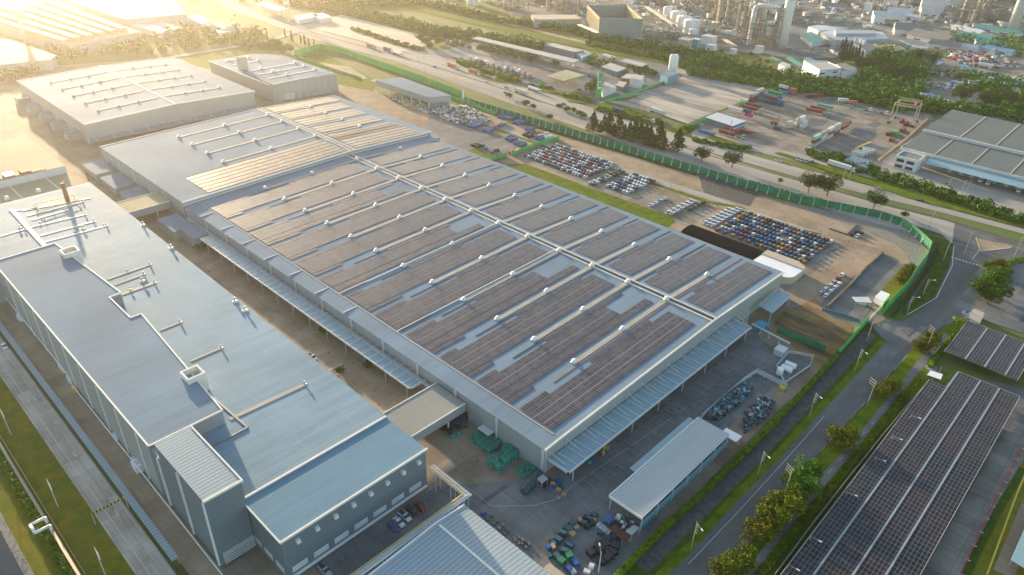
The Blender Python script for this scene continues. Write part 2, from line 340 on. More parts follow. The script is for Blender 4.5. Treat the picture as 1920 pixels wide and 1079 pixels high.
sheet('verge_grass', [(1659, 640), (1628, 675), (1577, 728), (1543, 764), (1465, 853), (1388, 927), (1298, 1027), (1233, 1092), (1150, 1092), (1330, 920), (1500, 748), (1570, 670), (1628, 605)], 'grass_dark')
band('verge_grass', [(1655, 640), (1570, 733), (1535, 768), (1456, 856), (1378, 933), (1288, 1032), (1230, 1088)], 2.6, 'grass')
band('drain', [(1735, 440), (1748, 470), (1735, 520), (1700, 575)], 1.6, 'rock_dark')
band('drain', [(1632, 625), (1530, 735), (1420, 850), (1310, 960), (1200, 1065)], 5.2, 'rock_dark')
sheet('verge_grass', [(1790, 602), (1820, 597), (1745, 690), (1700, 665), (1732, 642)], 'grass')
sheet('verge_grass', [(1705, 664), (1745, 700), (1735, 722), (1650, 826), (1590, 900), (1520, 990), (1440, 1092), (1347, 1092), (1394, 1036), (1438, 985), (1486, 905), (1559, 830), (1598, 786), (1639, 745), (1671, 702)], 'grass')
sheet('carport_verge', [(1742, 700), (1790, 700), (1470, 1092), (1425, 1092)], 'grass_dark')
band('drain', [(1778, 628), (1735, 672), (1695, 722), (1600, 840), (1540, 905), (1480, 985), (1400, 1085)], 3.0, 'yard')
sheet('carport_ground', [(1792, 700), (1960, 740), (1960, 1090), (1470, 1090)], 'yard')
sheet('lawn', [(1905, 850), (1935, 800), (1960, 800), (1960, 1090), (1815, 1090)], 'grass_dry')
# left edge
sheet('left_road', [(-500, 24.4, 0), (-500, 32.2, 0), (-120, 32.2, 0), (-120, 24.2, 0)], 'road_slab')
sheet('left_lane', [(-420, 34.6, 0), (-420, 41.6, 0), (-120, 41.6, 0), (-120, 34.6, 0)], 'yard_warm')
sheet('left_lawn', [(-520, 13, 0), (-520, 24.6, 0), (-120, 24.4, 0), (-120, -30, 0), (-420, -30, 0)], 'grass_dry')
sheet('bank', [(-420, 5.4, 0), (-120, 5.4, 0), (-120, 1, 0), (-420, 1, 0)], 'rock')
sheet('canal', [(-420, 3.4, 0), (-120, 3.4, 0), (-120, -60, 0), (-420, -60, 0)], 'water')
for y in (27.0, 31.35):
    LAY[0] += 1; b = MB(); z = .004*LAY[0]+.02; b.poly([(-500, y, z), (-120, y, z), (-120, y+.2, z), (-500, y+.2, z)]); structure('lane_line', b, M['paint'])
# ------------------------------------------------------------------ building materials
M['roof'] = ribbed('roof_sheet', (.20, .27, .335), .8, 0, .9, .10, var=.16, patch=.20, seams=((0, 10, .25, -.10),), spec=.04)
M['roof_low'] = ribbed('roof_ribbed', (.14, .25, .33), .7, 0, 1.0, .2, var=.16, patch=.10, spec=.08)
M['roof_x'] = ribbed('roof_coarse', (.31, .37, .40), .7, 0, 1.3, .3, var=.08, spec=.08)
M['roof_lined'] = ribbed('roof_lined', (.21, .31, .38), .7, 0, 1.1, .12, var=.26, patch=.22, seams=((0, 6.1, .35, .08), (1, 8.3, .35, .07)), spec=.06)
M['wall'] = ribbed('wall_sheet', (.32, .35, .36), .5, 0, .6, .10, var=.06)
M['wall_y'] = ribbed('wall_sheet_side', (.32, .35, .36), .5, 1, .6, .10, var=.06)
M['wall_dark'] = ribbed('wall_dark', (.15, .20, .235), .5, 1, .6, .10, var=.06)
M['trim'] = mat('trim', (.80, .76, .68), .7, var=.05, spec=.15)
M['skylight'] = mat('skylight', (.37, .33, .26), .7, spec=.1, scale=.5, col2=(.47, .43, .35), stretch=(1, .3, 1))
M['white'] = mat('white_paint', (.80, .80, .80), .45, var=.04)
M['steel'] = mat('steel', (.55, .57, .57), .45, var=.06)
M['dark'] = mat('dark_opening', (.02, .022, .025), .6, var=.1)
M['glass'] = mat('glass', (.035, .05, .06), .1, var=.1)
M['pane_white'] = mat('pane_white', (.60, .64, .66), .3, var=.1)
M['pv'] = panels('solar_modules', (.034, .026, .031), 1.95, 1.3, .15, .15, 2, .4, (.22, .215, .22), .3, patchc=(.055, .042, .046), spec=.7)
M['pv_dark'] = panels('carport_modules', (.008, .016, .027), 1.1, 2.0, .10, .13, 20, .0, (.20, .19, .18), .2, patchc=(.028, .021, .026), spec=.35)
M['canopy'] = ribbed('canopy_sheet', (.25, .38, .42), .3, 1, 1.05, .15, seams=((0, 2.2, .15, .12),))
M['yellow'] = mat('yellow_paint', (.62, .42, .04), .5, var=.08)
M['green_cage'] = mat('green_cage', (.015, .20, .15), .5, scale=1.2, col2=(.05, .46, .34), sharp=(.42, .58))
M['cream'] = mat('cream_roof', (.36, .32, .21), .8, scale=.03, col2=(.44, .39, .27), spec=.05)
M['white_wall'] = mat('white_wall', (.66, .65, .66), .6, var=.04)
M['rust'] = mat('rust', (.30, .14, .07), .8, var=.2)

M['pv_far'] = panels('far_modules', (.06, .042, .042), 1.95, 1.3, .10, .10, 2, .9, (.07, .065, .065), .3, patchc=(.10, .07, .065), spec=.95)
def hall(name, label, x0, x1, prof, wall='wall', roof='roof', ov=.35, trim=True, cat='warehouse', base=0, th=.22):
    """long shed: profile (y,z) swept along x"""
    root = thing(name, label, cat, (x1, prof[0][0], base))
    b = MB(); n = len(prof); P = [(prof[0][0], base)]+prof+[(prof[-1][0], base)]
    vs = [(x0, y, z) for y, z in P]+[(x1, y, z) for y, z in P]; k = len(P)
    fs = [(i, i+1, k+i+1, k+i) for i in range(k-1)]
    b.add(vs, [f for f in fs if f[0] in (0, k-2)], 0)
    b.add(vs, [tuple(range(k-1, -1, -1)), tuple(range(k, 2*k))], 1)
    b.build('wall', [M[wall], M['wall_y'] if wall == 'wall' else M[wall]], root)
    r = MB(); Q = [(prof[0][0]-ov, prof[0][1])]+prof[1:-1]+[(prof[-1][0]+ov, prof[-1][1])]
    for (ya, za), (yb, zb) in zip(Q, Q[1:]):
        r.add([(x0-ov, ya, za), (x1+ov, ya, za), (x1+ov, yb, zb), (x0-ov, yb, zb), (x0-ov, ya, za+th), (x1+ov, ya, za+th), (x1+ov, yb, zb+th), (x0-ov, yb, zb+th)],
              [(0, 3, 2, 1), (4, 5, 6, 7), (0, 1, 5, 4), (1, 2, 6, 5), (2, 3, 7, 6), (3, 0, 4, 7)])
    r.build('roof', M[roof], root)
    if trim:
        for xx in (x0-ov-.12, x1+ov-.38):
            t = MB()
            for (ya, za), (yb, zb) in zip(Q, Q[1:]):
                t.add([(xx, ya, za-.25), (xx+.5, ya, za-.25), (xx+.5, yb, zb-.25), (xx, yb, zb-.25), (xx, ya, za+.5), (xx+.5, ya, za+.5), (xx+.5, yb, zb+.5), (xx, yb, zb+.5)],
                      [(0, 3, 2, 1), (4, 5, 6, 7), (0, 1, 5, 4), (1, 2, 6, 5), (2, 3, 7, 6), (3, 0, 4, 7)])
            t.build('gable_trim', M['trim'], root)
    def zr(y):
        for (ya, za), (yb, zb) in zip(Q, Q[1:]):
            if ya <= y <= yb: return za+(zb-za)*(y-ya)/(yb-ya)+th
        return Q[-1][1]+th
    return root, zr
def ybox(mb, x0, x1, ya, yb, zr, h, up=0, m=0):
    """slab on a roof that follows its slope along y"""
    za, zb = zr(ya)+up, zr(yb)+up
    mb.add([(x0, ya, za), (x1, ya, za), (x1, yb, zb), (x0, yb, zb), (x0, ya, za+h), (x1, ya, za+h), (x1, yb, zb+h), (x0, yb, zb+h)],
           [(0, 3, 2, 1), (4, 5, 6, 7), (0, 1, 5, 4), (1, 2, 6, 5), (2, 3, 7, 6), (3, 0, 4, 7)], m)
def ventdome(root, x, y, z, s=.9):
    b = MB(); b.box(x-1.1*s, y-1.1*s, z-.1, x+1.1*s, y+1.1*s, z+.45*s, 1)
    b.lathe((x, y, z+.45*s), [(.95*s, 0), (1.12*s, .3*s), (1.05*s, .75*s), (.7*s, 1.15*s), (.05, 1.35*s)], 12)
    return b.build('roof_vent', [M['white'], M['steel']], root, True)

# ---- main warehouse, near part
X0, X1 = -356.0, -106.0
main, zm = hall('solar_warehouse', 'long grey warehouse whose roof carries brown solar arrays and cream skylight strips', X0, X1, [(131.5, 10.4), (138.3, 10.8), (233.4, 13.0), (295.2, 10.8)])
strips = [-127.9-19.82*k for k in range(12)]
rnd = random.Random(3)
for k, x in enumerate(strips):
    b = MB(); ybox(b, x-1.0, x+1.0, 172, 231.6, zm, .14); b.build('skylight_strip', M['skylight'], main)
    b = MB(); ybox(b, x-1.0, x+1.0, 235.4, 264.5, zm, .14); b.build('skylight_strip', M['skylight'], main)
    for y in (172, 201.6, 232.2, 265): ventdome(main, x, y, zm(y)+.1)
    # cable tray beside every strip
    b = MB(); ybox(b, x+2.0, x+2.35, 158, 231, zm, .14, .02); ybox(b, x+2.0, x+2.35, 236, 293, zm, .14, .02); b.build('cable_tray', M['rust' if k == 0 else 'dark'], main)
def arr(x0, n, y0, y1):
    """n double rows of modules from x0, own origin so that modules are never cut"""
    w_ = n*4.3-.4 if n >= 1 else 1.95; y1 = y0+int((y1-y0)/1.3)*1.3; za, zb = zm(y0)+.16, zm(y1)+.16; zb -= za; L_ = y1-y0
    b = MB(); b.add([(0, 0, 0), (w_, 0, 0), (w_, L_, zb), (0, L_, zb), (0, 0, .06), (w_, 0, .06), (w_, L_, zb+.06), (0, L_, zb+.06)], [(0, 3, 2, 1), (4, 5, 6, 7), (0, 1, 5, 4), (1, 2, 6, 5), (2, 3, 7, 6), (3, 0, 4, 7)])
    o = b.build('solar_array', M['pv']); o.parent = main; o.location = Vector((x0, y0, za))-main.location
U_ = rnd.uniform
for k, x in enumerate(strips):
    s0 = x+1.6 if k else x+2.6
    cut = k in (1, 3, 6, 9)
    s0 = x+4.4+(1.0 if k == 0 else 0)
    if cut: arr(s0, 2, 139.4, 213+U_(-3, 4)); arr(s0+8.6, 1, 139.4, 227+U_(-4, 1))
    else: arr(s0, 3, 139.4, 227.5+U_(-2, 1))
    if k < 7: arr(s0-2.25, .55, 139.4, 152+U_(-6, 8)); arr(s0-2.25, .55, 176+U_(-4, 8), 210+U_(-10, 14))
    else: arr(s0-2.25, .55, 139.4, 166+U_(-6, 8)); arr(s0-2.25, .55, 180+U_(-4, 8), 226)
    if k: arr(s0+12.9, .55, 139.4, 150+U_(-5, 8)) 
    arr(s0, 3, 238, 291.5); arr(s0-2.25, .55, 240+U_(-1, 12), 262+U_(-6, 26))
b = MB(); b.box(X0+.4, 138.1, 10.9, X1-2.5, 138.45, 11.2); b.build('roof_gutter', M['lot_pale'], main)
for y in (231.9, 234.9):
    b = MB(); b.box(X0, y-.25, zm(y)-.05, X1+.3, y+.25, zm(y)+.4); b.build('ridge_rail', M['trim'], main)
b = MB(); b.box(X0, 232.6, 13.0, X1+.2, 234.2, 13.3); b.build('ridge_walkway', M['dark'], main)
for x in (-187.6-1.6, -226.2-1.6):
    b = MB(); ybox(b, x-.16, x+.16, 138.6, 231.5, zm, .3, .1); b.build('roof_pipe', M['trim'], main)
for x in [X1-.6-k*20.5 for k in range(13)]:
    b = MB(); b.box(x-.35, 130.95, 0, x+.35, 131.45, 10.3); b.box(x-.5, 130.8, 9.2, x+.5, 131.45, 10.35); b.build('downpipe', M['steel'], main)
    if x < -205: b = MB(); b.box(x-6, 131.6, 10.72, x-5.7, 138, 11.15); b.build('roof_divider', M['trim'], main)
b = MB(); b.box(X1+.02, 132, 0, X1+.12, 131.9+.6, 10); b.build('corner_post', M['steel'], main)
b = MB(); b.box(-133.6, 128.6, 3.4, -128.4, 131.3, 3.9); b.box(-133.4, 131.35, .1, -128.6, 131.46, 3.4, 1); b.build('door_canopy', [M['steel'], M['dark']], main)
b = MB(); b.box(-158+16.5, 131.36, .1, -162+16, 131.47, 4, 0); b.build('dock_door', M['dark'], main)
# long canopy along the gable end
cn = MB(); cn.box(-105.6, 133, 5.7, -97.2, 250.5, 5.8); cn_o = cn.build('gable_canopy', M['canopy'], main)
b = MB()
b.box(-97.5, 132.6, 5.55, -96.9, 250.9, 6.1); b.box(-105.8, 132.6, 5.55, -96.9, 133.1, 6.1); b.box(-105.8, 250.4, 5.55, -96.9, 250.9, 6.1)
for k in range(29):
    y = 133.2+k*4.18
    b.bar((-105.6, y, 6.0), (-97.2, y, 6.0), .22)
    if k % 2 == 0: b.bar((-105.7, y, 9.0), (-100.2, y+1.8, 6.0), .13); b.bar((-105.5, y, 9.2), (-105.5, y, 6), .1)
b.build('canopy_frame', M['steel'], cn_o)
b = MB()
for k in range(8): y = 136+k*16; b.bar((-97.6, y, 0), (-97.6, y, 5.6), .18)
for k in range(9): b.box(-105.75, 138+k*12.5, .1, -105.62, 144+k*12.5, 4.6, 1)
b.build('dock_front', [M['steel'], M['dark']], main)
# canopy along the alley
cn = MB(); cn.box(-325, 123.9, 5.9, -163.5, 128.9, 6.0); cn_o = cn.build('alley_canopy', M['canopy'], main)
b = MB(); b.box(-325, 123.6, 5.6, -163.3, 124.0, 6.15); b.box(-325, 128.8, 6.0, -146, 129.1, 6.5); b.box(-163.8, 123.6, 5.6, -163.3, 131, 6.15)
k = 0; x = -163.5
while x > -325:
    b.bar((x, 123.9, 6.2), (x, 131.2, 6.9), .12); x -= 4.1; k += 1
for k in range(13): b.bar((-166-k*12.7, 124.2, 0), (-166-k*12.7, 124.2, 5.6), .16)
b.build('canopy_frame', M['steel'], cn_o)
b = MB()
for y, z in ((129.5, 5.6), (130.0, 5.9), (130.6, 5.6)): b.bar((-352, y, z), (-146, y, z), .16, 6)
x = -147
while x > -352: b.bar((x, 129.1, 5.35), (x, 131.2, 5.35), .09); x -= 2.05
b.build('wall_pipes', M['steel'], main)

# ---- far part of the main warehouse, two metres higher
far, zf = hall('far_warehouse', 'higher far end of the solar warehouse with plain grey roof and pale silvery panels', -467, X0-.6, [(131.2, 12.4), (236.5, 15.0), (299.0, 12.7)])
for y in (235.2, 238.0):
    b = MB(); b.box(-467, y-.25, zf(y)-.1, X0-.7, y+.25, zf(y)+.4); b.build('ridge_rail', M['trim'], far)
b = MB(); b.box(-467, 235.9, 15.0, X0-.7, 237.3, 15.35); b.build('ridge_walkway', M['dark'], far)
for (p1, p2) in (((339, 258), (497, 217)), ((365, 273), (523, 229)), ((392, 290), (553, 242)), ((422, 307), (584, 256))):
    q = (G(*p1, 13.6)+G(*p2, 15))/2
    b = MB(); ybox(b, q.x-.9, q.x+.9, 172, 233.5, zf, .22); b.build('skylight_strip', M['skylight'], far)
    b = MB(); ybox(b, q.x-.9, q.x+.9, 240, 268, zf, .22); b.build('skylight_strip', M['skylight'], far)
    for y in (172, 203, 234, 268): ventdome(far, q.x, y, zf(y)+.1)
    b = MB(); ybox(b, q.x+3.5, q.x+16.5, 240.5, 290, zf, .05, .16); b.build('solar_array', M['pv_far'], far)
b = MB(); ybox(b, -386, -358.5, 146, 233, zf, .05, .16); b.build('solar_array', M['pv_far'], far)
b = MB(); ybox(b, -384, -358.5, 240.5, 292, zf, .05, .16); b.build('solar_array', M['pv_far'], far)
b = MB(); ybox(b, -465, -452, 240.5, 294, zf, .05, .16); b.build('solar_array', M['pv_far'], far)
for k in range(6):
    x = -357.2-k*20.5; b = MB(); b.box(x-.35, 130.6, 0, x+.35, 131.1, 12.3); b.build('downpipe', M['steel'], far)
b = MB(); b.box(-372, 299.3, 0, -356, 306, 7.2); b.box(-372.3, 299.3, 7.2, -355.7, 306.3, 7.5, 1); b.build('annex', [M['wall'], M['roof']], far)

# ---- big windowless hall top left
tl, zt = hall('grey_hall', 'large windowless pale hall with five rows of white ridge vents behind the solar warehouse', -651, -514, [(138.5, 13.4), (198.5, 15.2), (258.8, 13.4)])
b = MB(); b.box(-651, 198.1, 15.3, -513.6, 198.9, 15.75); b.build('ridge_cap', M['trim'], tl)
for i in range(5):
    pa = G(108+i*19, 156+i*11.4, 14.0)
    x = -(628.5-i*23.2)
    b = MB(); ybox(b, x-.7, x+.7, 155, 196, zt, .35); ybox(b, x-.7, x+.7, 201, 242, zt, .35); b.build('skylight_strip', M['skylight'], tl)
    for y in (155, 168.5, 182, 216, 229, 242): ventdome(tl, x, y, zt(y)+.1, .8)
for k in range(11):
    y = 142+k*11.2; b = MB(); b.bar((-513.4, y, 5.2), (-507.5, y, 3.4), .14); b.build('bracket', M['steel'], tl)
b = MB(); b.box(-513.6, 139, 3.0, -506, 258, 3.3); b.build('lean_roof', M['roof'], tl)
for k in range(5):
    b = MB(); x = -640+k*26; b.box(x, 130.5, 0, x+9, 138.3, 5.2); b.box(x-.3, 130.2, 5.2, x+9.3, 138.4, 5.5, 1); b.build('side_annex', [M['wall'], M['roof']], tl)
# ---- smaller hall behind it
root = thing('stepped_hall', 'pale hall with a square chimney tower and short roof strips beside the green screen', 'warehouse', (-519, 277, 0))
P1 = [G(393, 115, 14), G(512, 152, 14), G(635, 141, 14), G(533, 105, 14), G(475, 102, 14)]
b = MB(); b.prism([(-618, 275), (-520, 278), (-514, 333), (-598, 333), (-618, 316)], 0, 13.8); b.build('wall', M['wall'], root)
b = MB(); b.prism([(-618.4, 274.6), (-519.6, 277.6), (-513.6, 333.4), (-598, 333.4), (-618.4, 316)], 13.8, 14.1); b.build('roof', M['roof'], root)
b = MB(); b.box(-618.6, 274.3, 13.9, -519.4, 274.9, 14.5); b.box(-519.6, 277.4, 13.8, -519.0, 333, 14.5); b.build('roof_trim', M['trim'], root)
for i, x in enumerate((-608, -592, -566, -552, -536)):
    b = MB(); y1 = 306 if i < 2 else 326; b.box(x-.7, 283, 14.1, x+.7, y1, 14.5); b.build('skylight_strip', M['trim'], root)
    for y in (288+i*3, y1): ventdome(root, x, y, 14.2, 1.1)
q = G(456, 130, 14); b = MB(); b.box(q.x-3, q.y-3, 14, q.x+3, q.y+3, 24); b.box(q.x-2.4, q.y-2.4, 24, q.x+2.4, q.y+2.4, 24.1, 1); b.build('chimney_tower', [M['wall_y'], M['dark']], root)
b = MB(); b.box(-519.3, 298, 8, -518.2, 303, 11.5); b.build('window', M['pane_white'], root)
b = MB(); b.box(-519, 286, .5, -517.5, 294, 5); 
for k in range(6): b.bar((-514, 290+k*7, 0), (-514, 290+k*7, 4), .3); b.bar((-514, 290+k*7, 4), (-518, 290+k*7, 4), .25)
b.build('pipework', M['steel'], root)
# ---- open loading shed
root = thing('loading_shed', 'blue grey shed raised on white columns beside the scrap heap', 'shed', (-428, 357, 0))
b = MB(); b.prism([(-494, 356.5), (-427.5, 357.5), (-420.5, 374), (-487, 378)], 4.6, 9); b.build('fascia', M['wall'], root)
b = MB(); b.prism([(-494.3, 356.2), (-427.2, 357.2), (-420.2, 374.3), (-487, 378.3)], 9.0, 9.25); b.build('roof', M['roof'], root)
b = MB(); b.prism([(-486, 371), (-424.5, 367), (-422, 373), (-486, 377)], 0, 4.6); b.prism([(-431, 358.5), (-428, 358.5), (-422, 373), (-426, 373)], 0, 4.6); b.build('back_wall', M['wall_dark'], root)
for k in range(7): b = MB(); b.box(-493.5+k*10.9, 357.2, 0, -493.0+k*10.9, 357.7, 4.6); b.build('column', M['white'], root)

# ---- left factory
def px_prism(mb, pts, z, z0, m=0, mt=None):
    P = [G(x, y, z) if len((x, y)) == 2 else None for x, y in pts]; mb.prism([(p.x, p.y) for p in P], z0, z, m, mt); return P
lf = thing('left_factory', 'long grey factory with a raised left roof, square roof shafts and white roof ducts', 'factory', (-128, 60, 0))
LO = 14.6
lowpts = [(-409, 20), (-409, 104.8), (-147.3, 102.6), (-147.3, 53), (-181, 53), (-181, 42.2), (-335, 42.2), (-335, 20)]
b = MB(); b.prism(lowpts, 0, LO); b.build('low_wall', M['wall'], lf)
b = MB(); b.prism([(-409.3, 19.8), (-409.3, 105.1), (-147.4, 102.9), (-147.4, 53.2), (-180.9, 53.2), (-180.9, 42.5), (-335, 42.5), (-335, 19.8)], LO, LO+.25); b.build('low_roof', M['roof_lined'], lf)
up = [(-334, 41.9), (-334, 67), (-286, 67)]
up = [(0, 488), (103, 457), (227, 550), (205, 558), (245, 597), (265, 589), (417, 770), (278, 838)]
U = [G(x, y, 20) for x, y in up]; U[0] = Vector((-334, 42, 20)); U[-1] = Vector((-181.5, 42, 20))
b = MB(); b.prism([(p.x, p.y) for p in U], LO-.5, 19.7); b.build('raised_wall', M['wall'], lf)
b = MB(); b.prism([(p.x, p.y) for p in [U[0]+Vector((0, -.2, 0))]+U[1:-1]+[U[-1]+Vector((.3, -.2, 0))]], 19.7, 20); b.build('raised_roof', M['roof'], lf)
b = MB()
for p, q in zip(U, U[1:]+U[:1]):
    b.bar(Vector((p.x, p.y, 20.1)), Vector((q.x, q.y, 20.1)), .33)
b.build('roof_trim', M['trim'], lf)
b = MB(); b.box(-409, 41.85, 0, -181.5, 42.1, LO+5); b.build('side_wall', M['wall'], lf)
# front block
F4 = [(-147.6, 52.6), (-128, 52.6), (-128, 101.4), (-147.6, 101.4)]
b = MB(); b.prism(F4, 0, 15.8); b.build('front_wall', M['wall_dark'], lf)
b = MB(); b.prism([(-147.4, 52.3), (-127.7, 52.3), (-127.7, 101.7), (-147.4, 101.7)], 15.8, 16.05); b.build('front_roof', M['roof_low'], lf)
b = MB(); b.box(-148.1, 52.2, 15.6, -147.5, 101.8, 16.5); b.box(-127.9, 52.2, 15.7, -127.4, 101.8, 16.4); b.box(-147.5, 52.0, 15.7, -127.5, 52.4, 16.3); b.build('front_trim', M['trim'], lf)
for k in range(8):
    y = 57+k*5.9; b = MB(); b.cb((-127.5, y, 12.3), (1.0, 1.1, 1.2)); b.build('wall_vent', M['white'], lf)
for k in range(7):
    y = 54.2+k*6.7; b = MB(); b.box(-127.98, y, 2.4, -127.85, y+4.6, 4.3)
    w_ = b.build('window', M['white'], lf)
    b = MB()
    for j in range(4): b.box(-127.84, y+.12+j*1.13, 2.55, -127.80, y+1.05+j*1.13, 4.15)
    b.build('pane', M['pane_white'], w_)
b = MB(); b.box(-128, 53, .9, -127.3, 101, 1.3); b.build('wall_ledge', M['white'], lf)
for k in range(3):
    x = -145.5+k*6; b = MB(); b.box(x, 52.45, 2.0, x+4.2, 52.55, 4.2); b.build('window', M['pane_white'], lf)
# tall box
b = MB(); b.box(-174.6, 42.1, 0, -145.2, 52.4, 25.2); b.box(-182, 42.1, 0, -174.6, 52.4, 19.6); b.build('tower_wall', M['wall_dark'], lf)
b = MB(); b.box(-174.8, 41.9, 25.2, -145.0, 52.6, 25.4); b.build('tower_roof', M['roof_x'], lf)
b = MB(); b.box(-145.3, 41.7, 25.1, -144.8, 52.8, 25.75); b.box(-174.8, 52.4, 25.1, -145.3, 52.8, 25.75); b.build('tower_trim', M['trim'], lf)
for x in (-145.8, -161, -176, -191, -207, -222, -238, -253, -269, -284, -300, -316):
    b = MB(); z = 24.5 if x > -175 else 19.3; b.box(x-.2, 41.6, 0, x+.2, 41.85 if x < -176 else 42.1, z); b.build('downpipe', M['white'], lf)
b = MB(); b.path([(-140, 40.4, 2.2), (-200, 40.6, 2.6), (-252, 40.6, 2.6), (-258, 41, 5), (-330, 41, 5)], .18); b.build('wall_pipe', M['white'], lf)
b = MB()
for k in range(4): b.box(-145, 43+.1, 1.5+k*1.0, -143.8, 52, 1.8+k*1.0)
b.build('front_rails', M['steel'], lf)
# square shafts in the raised roof
def shaft(px, py, r, z0, z1):
    q = G(px, py, z1); b = MB(); t = .55
    b.box(q.x-r, q.y-r, z0, q.x+r, q.y-r+t, z1); b.box(q.x-r, q.y+r-t, z0, q.x+r, q.y+r, z1)
    b.box(q.x-r, q.y-r+t, z0, q.x-r+t, q.y+r-t, z1); b.box(q.x+r-t, q.y-r+t, z0, q.x+r, q.y+r-t, z1)
    b.box(q.x-r+t, q.y-r+t, z0, q.x+r-t, q.y+r-t, z0+1.5, 1)
    return b.build('roof_shaft', [M['trim'], M['dark']], lf)
shaft(130, 469, 3.1, 14.6, 22); shaft(361, 698, 3.0, 14.6, 22)
# roof ducts
def duct(p1, p2, z=LO, w=.55, h=.7, vent=True, kind=0):
    a, c = G(*p1, z+.5), G(*p2, z+.5); b = MB(); d = (c-a); d.normalize(); n = Vector((-d.y, d.x, 0))*w
    vs = []
    for zz in (z+.1, z+h*.65):
        for q in (a-n, c-n, c+n, a+n): vs.append((q.x, q.y, zz))
    b.add(vs, [(0, 3, 2, 1), (4, 5, 6, 7), (0, 1, 5, 4), (1, 2, 6, 5), (2, 3, 7, 6), (3, 0, 4, 7)])
    o = b.build('roof_duct', M['skylight'] if not kind else M['trim'], lf)
    if vent: hood(c.x, c.y, z, .7)
def hood(x, y, z, s=1.0, rz=0):
    """gooseneck fan outlet"""
    b = MB(); b.cb((x, y, z), (2.0*s, 2.0*s, .5*s), rz, 1); pts = []
    for i in range(6):
        t = PI*.15+PI*.85*i/5; pts.append(Vector((x+(math.cos(t)*.8)*s*math.cos(rz), y+(math.cos(t)*.8)*s*math.sin(rz), z+(1.3+math.sin(t)*.8)*s)))
    b.bar((x-.8*s*math.cos(rz), y, z+.3), pts[-1], .45*s, 8); b.path(pts, .45*s, 8)
    return b.build('roof_hood', [M['steel'], M['trim']], lf, True)
for p1, p2 in (((201, 524), (281, 496)), ((215, 534), (270, 514)), ((225, 553), (290, 530)), ((300, 619), (338, 604)), ((357, 677), (415, 652)), ((430, 786), (572, 720))):
    duct(p1, p2, w=.8 if p1[0] in (225, 430) else .5)
for p1, p2 in (((42, 395), (170, 371)), ((50, 405), (155, 378)), ((58, 413), (125, 394)), ((0, 443), (68, 423)), ((66, 424), (160, 402)), ((74, 442), (176, 415)), ((82, 454), (200, 423)), ((16, 396), (70, 390))):
    duct(p1, p2, w=.7, kind=1, vent=p1[0] not in (0, 42))
duct((20, 392), (92, 470), w=1.0, kind=1, vent=False, h=1.1)
for p, s in (((237, 506), .8), ((268, 528), 2.0), ((245, 543), 1.4), ((157, 430), 1.6), ((140, 434), 1.2), ((193, 420), .8), ((138, 422), .8), ((38, 428), 1.6), ((48, 431), 1.2), ((75, 417), 1.1), ((85, 414), 1.1), ((120, 392), 1.0)):
    q = G(*p, LO+.3); hood(q.x, q.y, LO+.2, s*.45, .4)
for p in ((272, 422), (325, 465), (445, 565), (464, 582)):
    q = G(*p, LO+.3); hood(q.x, q.y-.8, LO+.2, .9)
q = G(128, 380, LO); b = MB(); b.bar((q.x, q.y, LO), (q.x, q.y, LO+10.5), 1.1, 10, 0, .95); b.build('exhaust_stack', M['rust'], lf)
b = MB(); qa, qb, qc, qd = G(64, 384, LO+1.8), G(138, 366, LO+1.8), G(148, 375, LO+1.8), G(76, 396, LO+1.8)
b.path([qa, qb, qc, qd, qa], .16); b.path([qa+(qb-qa)*.33, qd+(qc-qd)*.33], .12); b.path([qa+(qb-qa)*.66, qd+(qc-qd)*.66], .12)
for q in (qa, qb, qc, qd): b.bar(q, q-Vector((0, 0, 1.8)), .14)
b.build('pipe_frame', M['yellow'], lf)
# roof walkway round the raised block
b = MB(); a, c, d = Vector((-215, 66.9, LO+.3)), Vector((-174.8, 68.6, LO+.3)), Vector((-174.6, 55, LO+.3)); b.bar(a, c, .45); b.bar(c, d, .45); b.build('roof_gangway', M['wall_dark'], lf)

# ---- bridges over the alley
M['bridge_roof'] = ribbed('bridge_roof', (.30, .30, .27), .8, 0, 1.0, .15, spec=.05)
def bridge(name, label, x0, x1, y0, y1, z0, z1, roof='cream'):
    r = thing(name, label, 'bridge', (x1, y0, 0)); b = MB(); b.box(x0, y0, z0, x1, y1, z1); b.build('wall', M['wall_y'], r)
    b = MB(); b.box(x0-.3, y0, z1, x1+.3, y1, z1+.25); b.build('roof', M[roof], r)
    for x in (x0+.5, x1-.5): b = MB(); b.bar((x, y1-7.5, 0), (x, y1-7.5, z0), .3); b.build('post', M['white'], r)
    for xx in (x0-.35, x1): b = MB(); b.box(xx, y0, z1+.1, xx+.35, y1, z1+.45); b.build('roof_trim', M['trim'], r)
    return r
bridge('link_bridge', 'enclosed pale roofed bridge joining the left factory to the near end of the solar warehouse', -157.2, -142.2, 101.8, 130.9, 4.2, 7.9, 'bridge_roof')
bridge('link_bridge', 'cream roofed enclosed bridge across the far end of the alley', -388, -372, 105.2, 130.6, 4.5, 8.2)
